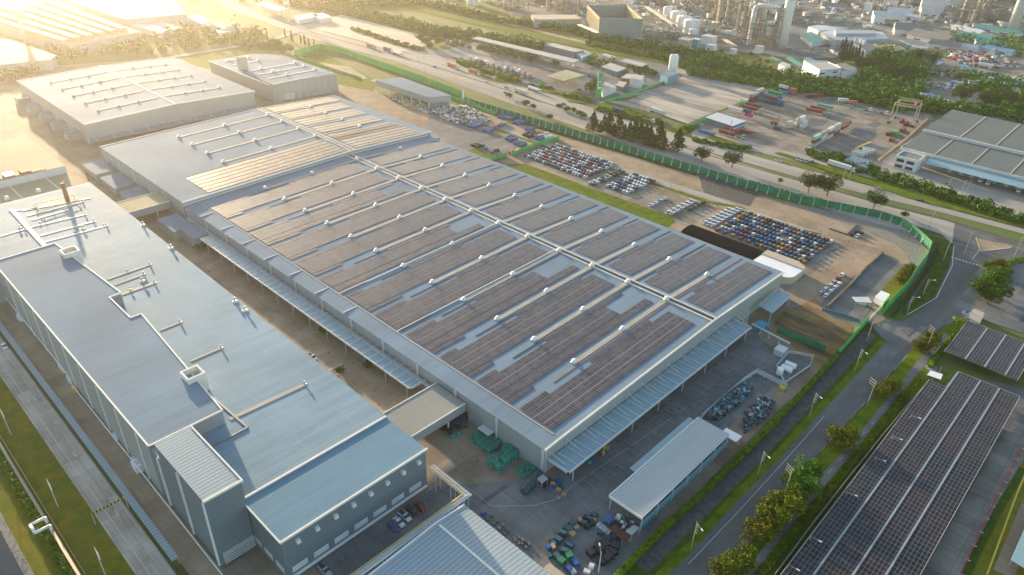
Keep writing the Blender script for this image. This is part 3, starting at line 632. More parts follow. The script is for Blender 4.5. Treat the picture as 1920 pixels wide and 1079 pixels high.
# ---- dock sheds in the alley
def shed(name, label, x0, x1, y0, y1, z, roof='roof', wall='wall', cat='shed', z0=0, sl=0):
    r = thing(name, label, cat, (x1, y0, 0)); b = MB(); b.box(x0, y0, z0, x1, y1, z); b.build('wall', M[wall], r)
    b = MB(); b.prism([(x0-.3, y0-.3), (x1+.3, y0-.3), (x1+.3, y1+.2), (x0-.3, y1+.2)], z, [z+.2, z+.2, z+.2+sl, z+.2+sl]); b.build('roof', M[roof], r); return r
shed('dock_shed', 'small grey dock shed beside the far bridge over the alley', -362, -342, 118.6, 129.0, 5.0)
shed('dock_shed', 'first grey dock shed at the end of the alley canopy', -343, -327, 122, 129.0, 5.6, sl=.4)
for k in range(3):
    shed('dock_shed', ['tan flat roofed dock shed left of the far bridge', 'grey dock shed with planted front, second beyond the far bridge', 'grey dock shed with planted front, nearest the windowless hall'][k], -412-k*28, -390-k*28, 119, 130.4, 4.2)
# ------------------------------------------------------------------ foliage
def leafmat(name, c1, c2, sc=.9):
    m, t, b = newmat(name); L = t.links.new
    tc = N(t, 'ShaderNodeTexCoord'); n1 = N(t, 'ShaderNodeTexNoise'); n1.inputs['Scale'].default_value = sc; n1.inputs['Detail'].default_value = 5; L(tc.outputs['Object'], n1.inputs['Vector'])
    cr = N(t, 'ShaderNodeValToRGB'); L(n1.outputs[0], cr.inputs[0]); cr.color_ramp.elements[0].position = .38; cr.color_ramp.elements[1].position = .64
    cr.color_ramp.elements[0].color = (*c1, 1); cr.color_ramp.elements[1].color = (*c2, 1)
    oi = N(t, 'ShaderNodeObjectInfo'); hs = N(t, 'ShaderNodeHueSaturation'); ma = N(t, 'ShaderNodeMath', operation='MULTIPLY_ADD')
    L(oi.outputs['Random'], ma.inputs[0]); ma.inputs[1].default_value = .5; ma.inputs[2].default_value = .75; L(ma.outputs[0], hs.inputs['Value'])
    mb = N(t, 'ShaderNodeMath', operation='MULTIPLY_ADD'); L(oi.outputs['Random'], mb.inputs[0]); mb.inputs[1].default_value = .04; mb.inputs[2].default_value = .48; L(mb.outputs[0], hs.inputs['Hue'])
    L(cr.outputs[0], hs.inputs['Color']); L(hs.outputs[0], b.inputs['Base Color']); b.inputs['Roughness'].default_value = .6
    b.inputs['Specular IOR Level'].default_value = .05
    return m
M['leaf'] = leafmat('leaves', (.03, .085, .006), (.12, .21, .014), .25)
M['leaf_dark'] = leafmat('leaves_dark', (.02, .055, .008), (.07, .12, .014))
M['leaf_gold'] = leafmat('leaves_gold', (.045, .08, .006), (.19, .19, .010))
M['leaf_bright'] = leafmat('leaves_bright', (.06, .11, .006), (.17, .24, .014), 1.6)
M['bark'] = mat('bark', (.10, .075, .05), .9, scale=2)
def leaves(mb, rnd, cx, cy, cz, rx, ry, rz, n, s):
    for _ in range(n):
        u = rnd.uniform(-1, 1); a = rnd.uniform(0, 2*PI); q = math.sqrt(1-u*u); k = rnd.uniform(.72, 1.05)
        p = Vector((cx+rx*k*q*math.cos(a), cy+ry*k*q*math.sin(a), cz+rz*k*u))
        d1 = Vector((rnd.gauss(0, 1), rnd.gauss(0, 1), rnd.gauss(0, .6))).normalized(); d2 = d1.cross(Vector((rnd.gauss(0, 1), rnd.gauss(0, 1), rnd.gauss(0, 1)))).normalized()
        e = s*rnd.uniform(.6, 1.3)
        mb.add([p-d1*e-d2*e*.6, p+d1*e-d2*e*.6, p+d1*e+d2*e*.6, p-d1*e+d2*e*.6], [(0, 1, 2, 3)])
def tree_proto(seed, h, r, leaf, kind='round', n=3200, s=.20):
    rnd = random.Random(seed); root = thing('tree', 'tree', 'tree', (0, 0, -500))
    root.location = (0, 0, 0)
    tr = MB(); cr = MB()
    if kind == 'cone':
        tr.bar((0, 0, 0), (0, 0, h*.9), .22, 6, 0, .05)
        for i in range(26):
            f = i/25; z = h*(.12+.86*f); rr = r*(1-f)**.8*rnd.uniform(.75, 1.15)+.3; a = rnd.uniform(0, 2*PI)
            leaves(cr, rnd, math.cos(a)*rr*.45, math.sin(a)*rr*.45, z, rr*.7, rr*.7, h*.06, n//26, s)
    elif kind == 'palm':
        tr.bar((0, 0, 0), (.2, .1, h*.85), .16, 6, 0, .1)
        for i in range(14):
            a = i*2*PI/14+rnd.uniform(-.2, .2); pts = [Vector((.2+math.cos(a)*r*f, .1+math.sin(a)*r*f, h*.85+h*.18*math.sin(f*2.4)-f*f*h*.12)) for f in (0, .33, .66, 1)]
            for p, q in zip(pts, pts[1:]):
                w_ = Vector((-math.sin(a), math.cos(a), 0))*.28
                cr.add([p-w_, q-w_, q+w_, p+w_], [(0, 1, 2, 3)])
    else:
        tr.bar((0, 0, 0), (rnd.uniform(-.3, .3), rnd.uniform(-.3, .3), h*.5), .28*h/8, 7, 0, .16*h/8)
        k = 17 if kind == 'round' else 8; cen = []
        for i in range(k):
            a = rnd.uniform(0, 2*PI); q = math.sqrt(rnd.random())*r*.8; z = h*rnd.uniform(.42, .92) if i else h*.78
            if i == 0: q = 0
            cen.append((math.cos(a)*q, math.sin(a)*q, z))
            tr.bar((0, 0, h*.38), cen[-1], .10*h/8, 4, 0, .03)
        for c in cen:
            rr = r*rnd.uniform(.22, .62); leaves(cr, rnd, *c, rr*rnd.uniform(.8, 1.3), rr*rnd.uniform(.8, 1.3), rr*rnd.uniform(.55, .9), int(n/k*(.4+rr/r*1.4)), s)
    tr.build('trunk', M['bark'], root); cr.build('crown', M[leaf], root)
    return root
PT = {}
for nm, a in dict(round=(1, 7.5, 4.2, 'leaf'), round2=(2, 8.5, 5.2, 'leaf_dark'), gold=(3, 6.2, 4.0, 'leaf_gold'), cone=(4, 11, 3.9, 'leaf_dark', 'cone', 1500, .3), cypress=(5, 9, 1.0, 'leaf_dark', 'cone', 500, .25),
                  bush=(6, 2.6, 1.8, 'leaf', 'bush', 500, .22), small=(7, 4.6, 2.1, 'leaf_bright', 'round', 700, .22), palm=(8, 5, 2.6, 'leaf_bright', 'palm')).items():
    PT[nm] = tree_proto(*a)
    PT[nm]['used'] = 0
def tree(kind, px, py, label, sc=1.0, group=None, name=None):
    q = G(px, py, 0) if not isinstance(px, Vector) else px
    p = PT[kind]; rz = (q.x*7.3+q.y*3.1) % 6.28
    if not p['used']:
        p['used'] = 1; p.location = q; p.rotation_euler.z = rz; p.scale = (sc,)*3; p['label'] = label
        if group: p['group'] = group
        return p
    o = dup(p, q, rz, label, sc, group); 
    return o
def where(px, py):
    return None
# belts of woodland read as one mass
belt_r = random.Random(11)
def scatter(mb, pts, n, hh, s, rr, lv=26):
    """pts polyline photo points with width -> clumps"""
    pass
WOOD = MB(); WOOD2 = MB(); HEDGE = MB(); BUSH = MB()
def belt(mb, pts, wd, h, dens=1.0, s=.9, r0=3.2):
    P = [G(*p) for p in pts]
    for a, c in zip(P, P[1:]):
        d = c-a; L_ = d.length; n = max(1, int(L_*wd/(r0*r0*1.5)*dens)); d.normalize(); nn = Vector((-d.y, d.x, 0))
        for _ in range(n):
            p = a+d*belt_r.uniform(0, L_)+nn*belt_r.uniform(-wd/2, wd/2); k = belt_r.uniform(.6, 1.25); hz = h*k*belt_r.uniform(.55, 1)
            leaves(mb, belt_r, p.x, p.y, hz*.55, r0*k, r0*k, hz*.5, 34, s)
def patch_w(mb, poly, n, h, s=.9, r0=3.4):
    P = [G(*p) for p in poly]; x0, x1 = min(p.x for p in P), max(p.x for p in P); y0, y1 = min(p.y for p in P), max(p.y for p in P); c = 0
    while c < n:
        x, y = belt_r.uniform(x0, x1), belt_r.uniform(y0, y1); ins = False; j = len(P)-1
        for i in range(len(P)):
            if (P[i].y > y) != (P[j].y > y) and x < (P[j].x-P[i].x)*(y-P[i].y)/(P[j].y-P[i].y)+P[i].x: ins = not ins
            j = i
        if not ins: continue
        c += 1; k = belt_r.uniform(.6, 1.25); hz = h*k*belt_r.uniform(.55, 1); leaves(mb, belt_r, x, y, hz*.55, r0*k, r0*k, hz*.5, 34, s)
belt(WOOD, [(540, 5), (640, 22), (740, 45), (830, 66), (905, 72), (960, 84), (1025, 93)], 24, 9)
belt(WOOD, [(740, -2), (850, 20), (940, 42), (1010, 50), (1080, 60), (1120, 76), (1200, 88), (1300, 104), (1350, 118)], 16, 8)
belt(WOOD, [(1290, 112), (1340, 122), (1420, 142), (1500, 156), (1600, 172), (1700, 196), (1760, 210)], 30, 9)
belt(WOOD, [(1290, 138), (1340, 146), (1400, 158), (1500, 171), (1600, 186), (1700, 209)], 16, 7)
belt(WOOD, [(900, 92), (980, 108), (1010, 112)], 8, 6)
belt(WOOD, [(1100, 84), (1200, 102), (1290, 122)], 10, 5)
belt(WOOD, [(1560, 165), (1660, 182), (1760, 208), (1860, 214), (1940, 232)], 22, 9)
patch_w(WOOD, [(1640, 95), (1700, 105), (1740, 140), (1790, 150), (1830, 180), (1880, 210), (1940, 230), (1940, 170), (1880, 155), (1800, 140), (1700, 150), (1640, 165), (1610, 150)], 480, 10)
patch_w(WOOD, [(1600, 128), (1660, 118), (1740, 150), (1740, 200), (1650, 178), (1600, 160)], 150, 11)
patch_w(WOOD, [(1780, 60), (1830, 70), (1900, 75), (1940, 90), (1940, 110), (1880, 110), (1830, 90), (1790, 88)], 60, 9)
patch_w(WOOD, [(1250, 112), (1300, 118), (1320, 128), (1275, 130)], 26, 7)
patch_w(WOOD2, [(85, 90), (160, 80), (240, 78), (330, 60), (430, 55), (500, 62), (500, 78), (400, 88), (310, 100), (190, 110), (110, 118)], 170, 9)
patch_w(WOOD2, [(-40, 125), (110, 105), (150, 118), (60, 140), (30, 150), (-40, 165)], 90, 8)
patch_w(WOOD2, [(380, 62), (470, 70), (495, 90), (420, 92)], 30, 7)
patch_w(WOOD2, [(0, -40), (330, -30), (520, -10), (560, 5), (420, 12), (330, 0), (100, 0)], 120, 9)
belt(WOOD, [(600, 2), (700, 10), (760, 5)], 30, 9)
patch_w(WOOD, [(1180, 122), (1225, 128), (1228, 145), (1190, 140)], 16, 5)
patch_w(WOOD, [(1105, 108), (1150, 115), (1130, 128), (1100, 122)], 14, 5)
tag(WOOD.build('woodland', M['leaf']), 'long belt of green woodland and scrub beyond the highway', 'woodland', kind='stuff')
tag(WOOD2.build('woodland', M['leaf']), 'hazy sunlit tree cover around the far left factories', 'woodland', kind='stuff')
belt(HEDGE, [(1508, 290), (1575, 304), (1650, 332), (1740, 358), (1800, 377), (1860, 397), (1950, 423)], 15, 4.6, 1.0, .6, 2.3)
belt(HEDGE, [(1300, 262), (1360, 276), (1405, 280)], 8, 1.6, 1.0, .5, 1.6)
belt(HEDGE, [(1120, 205), (1180, 222), (1240, 228)], 9, 2.0, 1.0, .5, 1.7)
belt(HEDGE, [(860, 118), (920, 142), (975, 155)], 7, 4.5, 1.0, .6, 2.2)
belt(HEDGE, [(990, 160), (1040, 168)], 7, 1.4, .8, .5, 1.6)
belt(HEDGE, [(1060, 180), (1110, 192)], 8, 1.8, .8, .5, 1.6)
belt(HEDGE, [(1285, 240), (1295, 247)], 9, 2.6, 1, .5, 1.7)
belt(HEDGE, [(660, 55), (740, 82), (790, 95)], 8, 3, 1, .6, 2)
tag(HEDGE.build('scrub', M['leaf']), 'low green scrub along the highway verge', 'scrub', kind='stuff')
belt(BUSH, [(880, 190), (1000, 225), (1100, 255), (1200, 285), (1290, 312), (1400, 340), (1500, 368), (1640, 398)], 1.6, .9, 1.1, .35, .9)
tag(BUSH.build('verge_scrub', M['leaf_dark']), 'thin dark weeds growing behind the green noise fence', 'scrub', kind='stuff')
# individual trees
def row(kind, lst, lab, sc, group, j=.15):
    r_ = random.Random(len(lst))
    for i, (x, y) in enumerate(lst):
        tree(kind, x, y, lab if isinstance(lab, str) else lab[i % len(lab)], (sc if not isinstance(sc, (list, tuple)) else sc[i % len(sc)])*r_.uniform(1-j, 1+j), group)
row('cone', [(1112, 248), (1124, 251), (1140, 253), (1150, 257), (1160, 252), (1170, 262), (1180, 258), (1190, 266), (1200, 262), (1208, 274), (1218, 268), (1226, 279), (1236, 272), (1244, 282), (1132, 246)], 'tall dark feathery tree in the clump between the noise fence and the highway', [1.2, .95, 1.4, 1.05, 1.2], 'feathery trees behind the noise fence')
tree('cone', 1270, 285, 'single dark pointed tree right of the feathery clump, against the highway', 1.5)
tree('round2', 1315, 305, 'thin branched tree on the verge behind the noise fence, left of the bushy one', 1.1)
tree('round2', 1372, 315, 'bushy round tree on the verge between noise fence and highway', 1.15)
tree('round2', 1515, 362, 'left tree of the large dark pair behind the noise fence', 1.35); tree('round2', 1550, 368, 'right tree of the large dark pair behind the noise fence', 1.45)
tree('round2', 1637, 392, 'dark tree standing alone behind the bend of the noise fence', 1.15); tree('bush', 1695, 408, 'small round bush beside the highway near the fence bend', 1.2)
tree('small', 1462, 345, 'yellow green small tree behind the middle of the noise fence', .8)
row('bush', [(1050, 205), (1062, 210), (1075, 212), (1088, 220), (1095, 222), (955, 185), (985, 200), (1000, 205), (1030, 225)], 'dark bush on the verge between the noise fence and the left part of the highway', 1.5, 'verge bushes')
row('gold', [(1668, 735), (1655, 745), (1738, 652), (1728, 660), (1722, 655), (1745, 645)], ['golden green small tree on the left grass bank of the local road'], .75, 'small trees between local road and upper carport')
tree('gold', 1574, 838, 'broad golden tree standing alone beside the local road', 1.15)
row('round', [(1512, 905), (1500, 935), (1488, 920)], 'dense dark green tree in the row beside the local road near the crossarm pole', [1.1, 1.1, .95], 'row of roadside trees')
row('gold', [(1482, 960), (1462, 965), (1445, 985), (1425, 1012), (1440, 975)], 'golden leafed tree in the row beside the lower local road', [1.1, .95, .95, 1.0, .85], 'row of golden roadside trees')
row('gold', [(1392, 1062), (1372, 1078), (1350, 1085)], 'golden tree at the bottom edge of the local road', [1.0, .9, .85], 'trees at the bottom edge')
row('round', [(1835, 562), (1850, 570), (1870, 560), (1862, 545), (1845, 548)], 'leafy tree in the dense cluster inside the junction bend', [1.2, 1.05, .95], 'trees inside the junction bend')
row('gold', [(1852, 510), (1868, 505), (1880, 520)], 'yellow green tree on the hedge of the upper parking area', .8, 'trees by the upper parking area')
row('palm', [(1790, 612), (1797, 615)], 'small palm on the grass by the entrance booth', .8, 'pair of palms by the entrance booth')
row('gold', [(1688, 534), (1695, 525), (1700, 517), (1705, 510)], 'golden bush on the bank inside the green screen', .7, 'bushes on the bank inside the green screen')
row('small', [(850, 88), (866, 92), (880, 95), (897, 98), (915, 100), (932, 105), (950, 108), (966, 112), (980, 115)], 'light green tree on a kerbed island in front of the long truck canopy', 1.3, 'trees on the parking islands')
row('round2', [(995, 120), (1040, 128)], 'dark round tree near the right end of the long truck canopy', .7, 'dark trees by the long canopy')
row('round', [(790, 82), (800, 88), (812, 80), (822, 86), (806, 94), (835, 75)], 'round tree in the grove between pale lot and truck stop', 1.15, 'grove beside the pale lot')
row('round2', [(1108, 178), (1116, 170)], 'dark tree beside the green price sign', 1.0, 'trees beside the green sign')
row('small', [(1160, 150), (1175, 140), (1190, 136), (1168, 145)], 'bright tree between the truck stop shops', 1.0, 'trees between the shops')
row('small', [(1318, 103), (1335, 105), (1352, 102), (1408, 106), (1424, 118), (1438, 122)], 'light green round tree along the refinery fence', 1.15, 'trees along the refinery fence')
row('round2', [(1610, 135), (1630, 140), (1660, 150), (1680, 155), (1645, 128), (1700, 150), (1580, 122), (1800, 195), (1850, 205), (1880, 200), (1720, 118), (1745, 125)], 'large dark tree among the houses right of the white office', 1.5, 'large dark trees around the houses')
row('cypress', [(1575, 100), (1580, 103), (1585, 106), (1590, 109), (1595, 112), (1600, 114), (1605, 117), (1612, 122)], 'narrow dark conifer in the row behind the white office', 1.7, 'conifer row behind the white office')
row('cypress', [(503, 85), (548, 80), (565, 84), (572, 86), (580, 90), (590, 92), (470, 98), (535, 72)], 'slim pointed tree near the far corner of the green screen', 1.2, 'slim trees by the green screen')
row('round', [(505, 100), (518, 102), (532, 104), (545, 100), (525, 92), (512, 92)], 'sunlit round tree behind the stepped hall', 1.2, 'trees behind the stepped hall')
row('bush', [(372, 470), (388, 465), (232, 392), (240, 400), (640, 700), (690, 690), (610, 625), (480, 505)], 'bush growing at the foot of the solar warehouse alley', 1.1, 'alley bushes')
# ------------------------------------------------------------------ vehicles
def paint(name, c): M[name] = mat(name, c, .25, var=.0); return name
CARC = dict(white=(.72, .73, .74), silver=(.40, .41, .42), black=(.02, .02, .022), blue=(.02, .10, .26), red=(.26, .025, .02), orange=(.42, .20, .02), grey=(.11, .115, .12), navy=(.03, .045, .09))
for k, c in CARC.items(): paint('car_'+k, c)
M['tyre'] = mat('tyre', (.02, .02, .02), .8, var=0)
M['lamp_red'] = mat('lamp_red', (.35, .02, .01), .3, var=0)
def loft(mb, rings, m=0):
    n = len(rings[0]); vs = [p for r in rings for p in r]; fs = []
    for j in range(len(rings)-1):
        for i in range(n): fs.append((j*n+i, j*n+(i+1) % n, (j+1)*n+(i+1) % n, (j+1)*n+i))
    fs.append(tuple(range(n-1, -1, -1))); fs.append(tuple((len(rings)-1)*n+i for i in range(n)))
    mb.add(vs, fs, m)
def car_mesh(mb, ox=0, oy=0, L=4.1, W=1.72, rz=PI/2, kind='hatch', mi=(0, 1, 2)):
    """small car, nose towards +x before turning; one mesh"""
    sec = [(-L/2, .35, .75, .80), (-L/2+.15, .25, .95, .92), (-L*.22, .22, .95, 1.0), (L*.22, .22, .92, 1.0), (L/2-.25, .25, .78, .95), (L/2, .35, .6, .82)]
    cs, sn = math.cos(rz), math.sin(rz)
    T = lambda x, y, z: (ox+x*cs-y*sn, oy+x*sn+y*cs, z)
    loft(mb, [[T(x, -W/2*k, z0), T(x, W/2*k, z0), T(x, W/2*k, z1*.8), T(x, W/2*k*.9, z1), T(x, -W/2*k*.9, z1), T(x, -W/2*k, z1*.8)] for x, z0, z1, k in sec], mi[0])
    if kind == 'hatch': cab = [(-L*.43, -L*.39), (L*.22, L*.08)]
    elif kind == 'sedan': cab = [(-L*.36, -L*.2), (L*.22, L*.06)]
    else: cab = [(-L*.02, L*.03), (L*.27, L*.15)]
    (a0, a1), (b0, b1) = cab; w0, w1 = W*.45, W*.42; zb, zt = .9, 1.42 if kind != 'pickup' else 1.6
    B = [T(a0, -w0, zb), T(b0, -w0, zb), T(b0, w0, zb), T(a0, w0, zb)]; Tt = [T(a1, -w1, zt), T(b1, -w1, zt), T(b1, w1, zt), T(a1, w1, zt)]
    mb.add(B+Tt, [(0, 1, 5, 4), (1, 2, 6, 5), (2, 3, 7, 6), (3, 0, 4, 7)], mi[1])
    r1 = [T(a1, -w1*1.02, zt), T(b1, -w1*1.02, zt), T(b1, w1*1.02, zt), T(a1, w1*1.02, zt), T(a1+.1, -w1*.9, zt+.06), T(b1-.1, -w1*.9, zt+.06), T(b1-.1, w1*.9, zt+.06), T(a1+.1, w1*.9, zt+.06)]
    mb.add(r1, [(0, 1, 5, 4), (1, 2, 6, 5), (2, 3, 7, 6), (3, 0, 4, 7), (4, 5, 6, 7)], mi[0])
    for x in (-L*.3, L*.3):
        for y in (-W/2+.08, W/2-.08):
            p = T(x, y-.12, .33); q = T(x, y+.12, .33); mb.bar(p, q, .33, 8, mi[2])
    if kind == 'pickup':
        q = [T(-L*.47, -W*.38, .97), T(-L*.05, -W*.38, .97), T(-L*.05, W*.38, .97), T(-L*.47, W*.38, .97)]; mb.add(q, [(0, 1, 2, 3)], mi[1])
CT = {}
def car_proto(col, kind='hatch'):
    k = (col, kind)
    if k not in CT:
        b = MB(); car_mesh(b, kind=kind, L=4.1 if kind == 'hatch' else 4.5); me = b.build('parked_car', [M['car_'+col], M['glass'], M['tyre']])
        CT[k] = me; me['fresh'] = 1
    return CT[k]
def put_car(col, x, y, label, group, rz=0, kind='hatch', name='parked_car'):
    p = car_proto(col, kind)
    if p['fresh']: p['fresh'] = 0; o = p
    else: o = p.copy(); COL.objects.link(o)
    o.name = name; o.location = (x, y, .04); o.rotation_euler = (0, 0, rz); tag(o, label, 'car', group); return o
ORD = ['first', 'second', 'third', 'fourth', 'fifth', 'sixth', 'seventh', 'eighth', 'ninth']
r5 = random.Random(5)
# lot beside the far fence: cars that show smallest, one object
b = MB(); far_cols = ['white', 'grey', 'red', 'blue', 'navy', 'silver']
for i in range(23):
    for j in range(8):
        if r5.random() < .02: continue
        k = r5.choices(range(6), (34, 16, 14, 14, 12, 10))[0] if (i+j) % 3 else r5.choice((0, 2, 4)); 
        car_mesh(b, -306+i*2.27+r5.uniform(-.1, .1), 338.4+j*4.45+r5.uniform(-.15, .15), 3.95, 1.66, PI/2, 'hatch', (k, 6, 7))
o = b.build('car_block', [M['car_'+c] for c in far_cols]+[M['glass'], M['tyre']]); tag(o, 'dense block of small new cars nearest the green fence and barrels, farthest from the junction', 'cars', kind='stuff')
def lotblock(x0, nx, dx, y0, ny, dy, cols, wts, place, skip=lambda i, j: False, kind='hatch'):
    for i in range(nx):
        for j in range(ny):
            if skip(i, j): continue
            c = r5.choices(cols, wts)[0]
            side = 'nearer the solar warehouse' if j < ny/2 else 'nearer the noise fence'
            put_car(c, x0+i*dx+r5.uniform(-.1, .1), y0+j*dy+r5.uniform(-.2, .2), '%s small car %s, %s' % (c, side, place), 'new cars in the '+place, r5.uniform(-.02, .02), kind)
lotblock(-247.6, 2, 2.4, 333, 8, 4.3, ['grey', 'silver', 'black', 'white'], (4, 3, 3, 1), 'dark strip between blocks')
lotblock(-237.4, 7, 2.35, 338, 7, 4.5, ['white', 'red', 'black', 'blue', 'grey'], (10, 2, 2, 1, 2), 'mostly white block')
lotblock(-203, 1, 2.4, 333, 4, 4.6, ['white', 'silver'], (4, 1), 'single white file', kind='sedan')
lotblock(-191.0, 2, 2.5, 332.5, 6, 4.7, ['white', 'red'], (9, 1), 'double white file', kind='sedan')
lotblock(-184.2, 1, 2.4, 345, 4, 4.7, ['red', 'black'], (1, 1), 'short dark file', kind='sedan')
lotblock(-169.2, 3, 2.45, 336, 8, 4.3, ['white'], (1,), 'three white files', skip=lambda i, j: j > 6 and i == 0, kind='sedan')
lotblock(-159.6, 22, 2.33, 333, 8, 4.7, ['blue', 'grey', 'black', 'orange', 'white', 'red', 'silver', 'navy'], (24, 18, 16, 12, 12, 5, 6, 8), 'block behind black shed', skip=lambda i, j: (i == 0 and j > 6) or (i < 10 and j == 0 and i % 2) or (12 <= i <= 13 and j == 4))
lotblock(-91.6, 2, 2.5, 309, 6, 5.0, ['white', 'silver', 'blue', 'red'], (5, 3, 2, 2), 'files on ramp deck', skip=lambda i, j: i == 1 and j > 3)
lotblock(-106, 2, 2.5, 383, 2, 5, ['white', 'black'], (3, 1), 'group by rocky bank', kind='sedan')
# detailed cars near the front block
def near_car(col, px, py, label, kind, rz=0.0, cat='car', nm='parked_car'):
    q = G(px, py); root = thing(nm, label, cat, (q.x, q.y, .04), rz, None); L = 4.5 if kind != 'pickup' else 5.1
    t = MB(); car_mesh(t, 0, 0, L, 1.8, 0, kind, (0, 1, 2)); V = t.v
    for nm2, mi, m_ in (('body', 0, 'car_'+col), ('windows', 1, 'glass'), ('wheels', 2, 'tyre')):
        me = bpy.data.meshes.new(nm2); fs = [f for f, k in zip(t.f, t.m) if k == mi]; us = sorted({i for f in fs for i in f}); mp_ = {u: n for n, u in enumerate(us)}
        me.from_pydata([V[u] for u in us], [], [tuple(mp_[i] for i in f) for f in fs]); me.materials.append(M[m_]); me.update()
        o = bpy.data.objects.new(nm2, me); COL.objects.link(o); o.parent = root
    for s in (-1, 1):
        b = MB(); b.box(-L/2-.02, s*.62-.15, .62, -L/2+.04, s*.62+.15, .8); o = b.build('tail_light', M['lamp_red']); o.parent = root
        b = MB(); b.box(L/2-.06, s*.6-.16, .5, L/2+.02, s*.6+.16, .64); o = b.build('headlight', M['white']); o.parent = root
    return root
near_car('blue', 738, 990, 'dark blue hatchback, leftmost of five cars under the dark front wall', 'hatch')
near_car('white', 748, 982, 'pale blue white car, second from left of five under the dark front wall', 'sedan')
near_car('white', 759, 970, 'white pickup in the middle of five cars under the dark front wall', 'pickup', nm='pickup_truck', cat='pickup')
near_car('black', 773, 960, 'black pickup, second from right of five under the dark front wall', 'pickup', nm='pickup_truck', cat='pickup')
near_car('red', 788, 952, 'red car with pale bonnet, rightmost of five under the dark front wall', 'sedan')
near_car('silver', 609, 1071, 'pale blue pickup at the bottom edge beside the front wall corner', 'pickup', nm='pickup_truck', cat='pickup')
near_car('white', 586, 672, 'white pickup in the sunlit strip of the alley', 'pickup', 0, 'pickup', 'pickup_truck')
near_car('white', 9, 652, 'white sedan driving on the left concrete road', 'sedan', 0)
hwang = math.atan2(G(1200, 262).y-G(1000, 192).y, G(1200, 262).x-G(1000, 192).x)
for c, x, y, l, k in (('white', 1459, 303, 'white pickup on the highway in front of the container yard entrance', 'pickup'), ('white', 913, 155, 'white car on the highway left of the truck stop exit', 'sedan'), ('orange', 950, 166, 'yellow taxi on the highway near the truck stop exit', 'sedan'),
                     ('red', 948, 176, 'red and white car on the near highway lane', 'hatch'), ('black', 1057, 197, 'dark car on the highway below the green sign', 'sedan'), ('silver', 1646, 356, 'silver pickup on the highway below the dock warehouse', 'pickup'),
                     ('black', 1726, 378, 'black pickup on the far highway lane below the dock warehouse', 'pickup'), ('black', 815, 127, 'dark car on the far left of the highway', 'sedan'), ('black', 1125, 118, 'black pickup by the truck stop shops', 'pickup'), ('grey', 1086, 170, 'dark pickup beside the fuel canopy', 'pickup'),
                     ('white', 1313, 234, 'white sedan beside the container office building', 'sedan'), ('red', 440, 30, 'hazy dark car on the distant sunlit road', 'sedan')):
    q = G(x, y); put_car(c, q.x, q.y, l, None, hwang-PI/2 if k != 'x' else 0, k, 'car')
for i, (x, y) in enumerate(((1497, 300), (1503, 302), (1512, 304), (1522, 306))):
    q = G(x, y); put_car(['white', 'white', 'white', 'black'][i], q.x, q.y, ['first white pickup of the four parked on the verge by the container yard', 'second white pickup of the four on the verge by the container yard', 'third white pickup of the four on the verge by the container yard', 'black pickup, last of the four on the verge by the container yard'][i], 'pickups on the verge', 0, 'pickup')
# ---- containers
CC = dict(maroon=(.20, .045, .035), red=(.30, .07, .05), orange=(.42, .13, .07), blue=(.05, .15, .34), teal=(.12, .36, .34), green=(.03, .32, .06), white=(.62, .63, .60), cream=(.50, .50, .42), navy=(.03, .07, .16), grey=(.30, .31, .31), mint=(.34, .50, .46), cyan=(.03, .30, .45), magenta=(.5, .03, .30))
for k, c in CC.items(): M['box_'+k] = ribbed('container_'+k, c, .5, 0, .55, .25, var=.08)
M['lashing'] = mat('container_frame', (.12, .11, .10), .6, var=.1)
KT = {}
def container(col, x, y, z, rz, label, L=12.2, group=None):
    k = (col, L)
    if k not in KT:
        b = MB(); b.box(-L/2, -1.2, .1, L/2, 1.2, 2.5, 0)
        for sx in (-1, 1):
            for sy in (-1, 1): b.box(sx*L/2-.08, sy*1.2-.04, .0, sx*L/2+.08, sy*1.2+.04, 2.6, 1)
            b.bar((sx*L/2+sx*.04, -.6, .2), (sx*L/2+sx*.04, -.6, 2.4), .03, 4, 1); b.bar((sx*L/2+sx*.04, .6, .2), (sx*L/2+sx*.04, .6, 2.4), .03, 4, 1)
        KT[k] = b.build('shipping_container', [M['box_'+col], M['lashing']]); KT[k]['fresh'] = 1
    p = KT[k]
    if p['fresh']: p['fresh'] = 0; o = p
    else: o = p.copy(); COL.objects.link(o)
    o.location = (x, y, z); o.rotation_euler = (0, 0, rz); return tag(o, label, 'container', group)
def cont_px(col, px, py, rz, label, L=12.2, z=0.05, group=None):
    q = G(px, py); return container(col, q.x, q.y, z, rz, label, L, group)
Y = PI/2
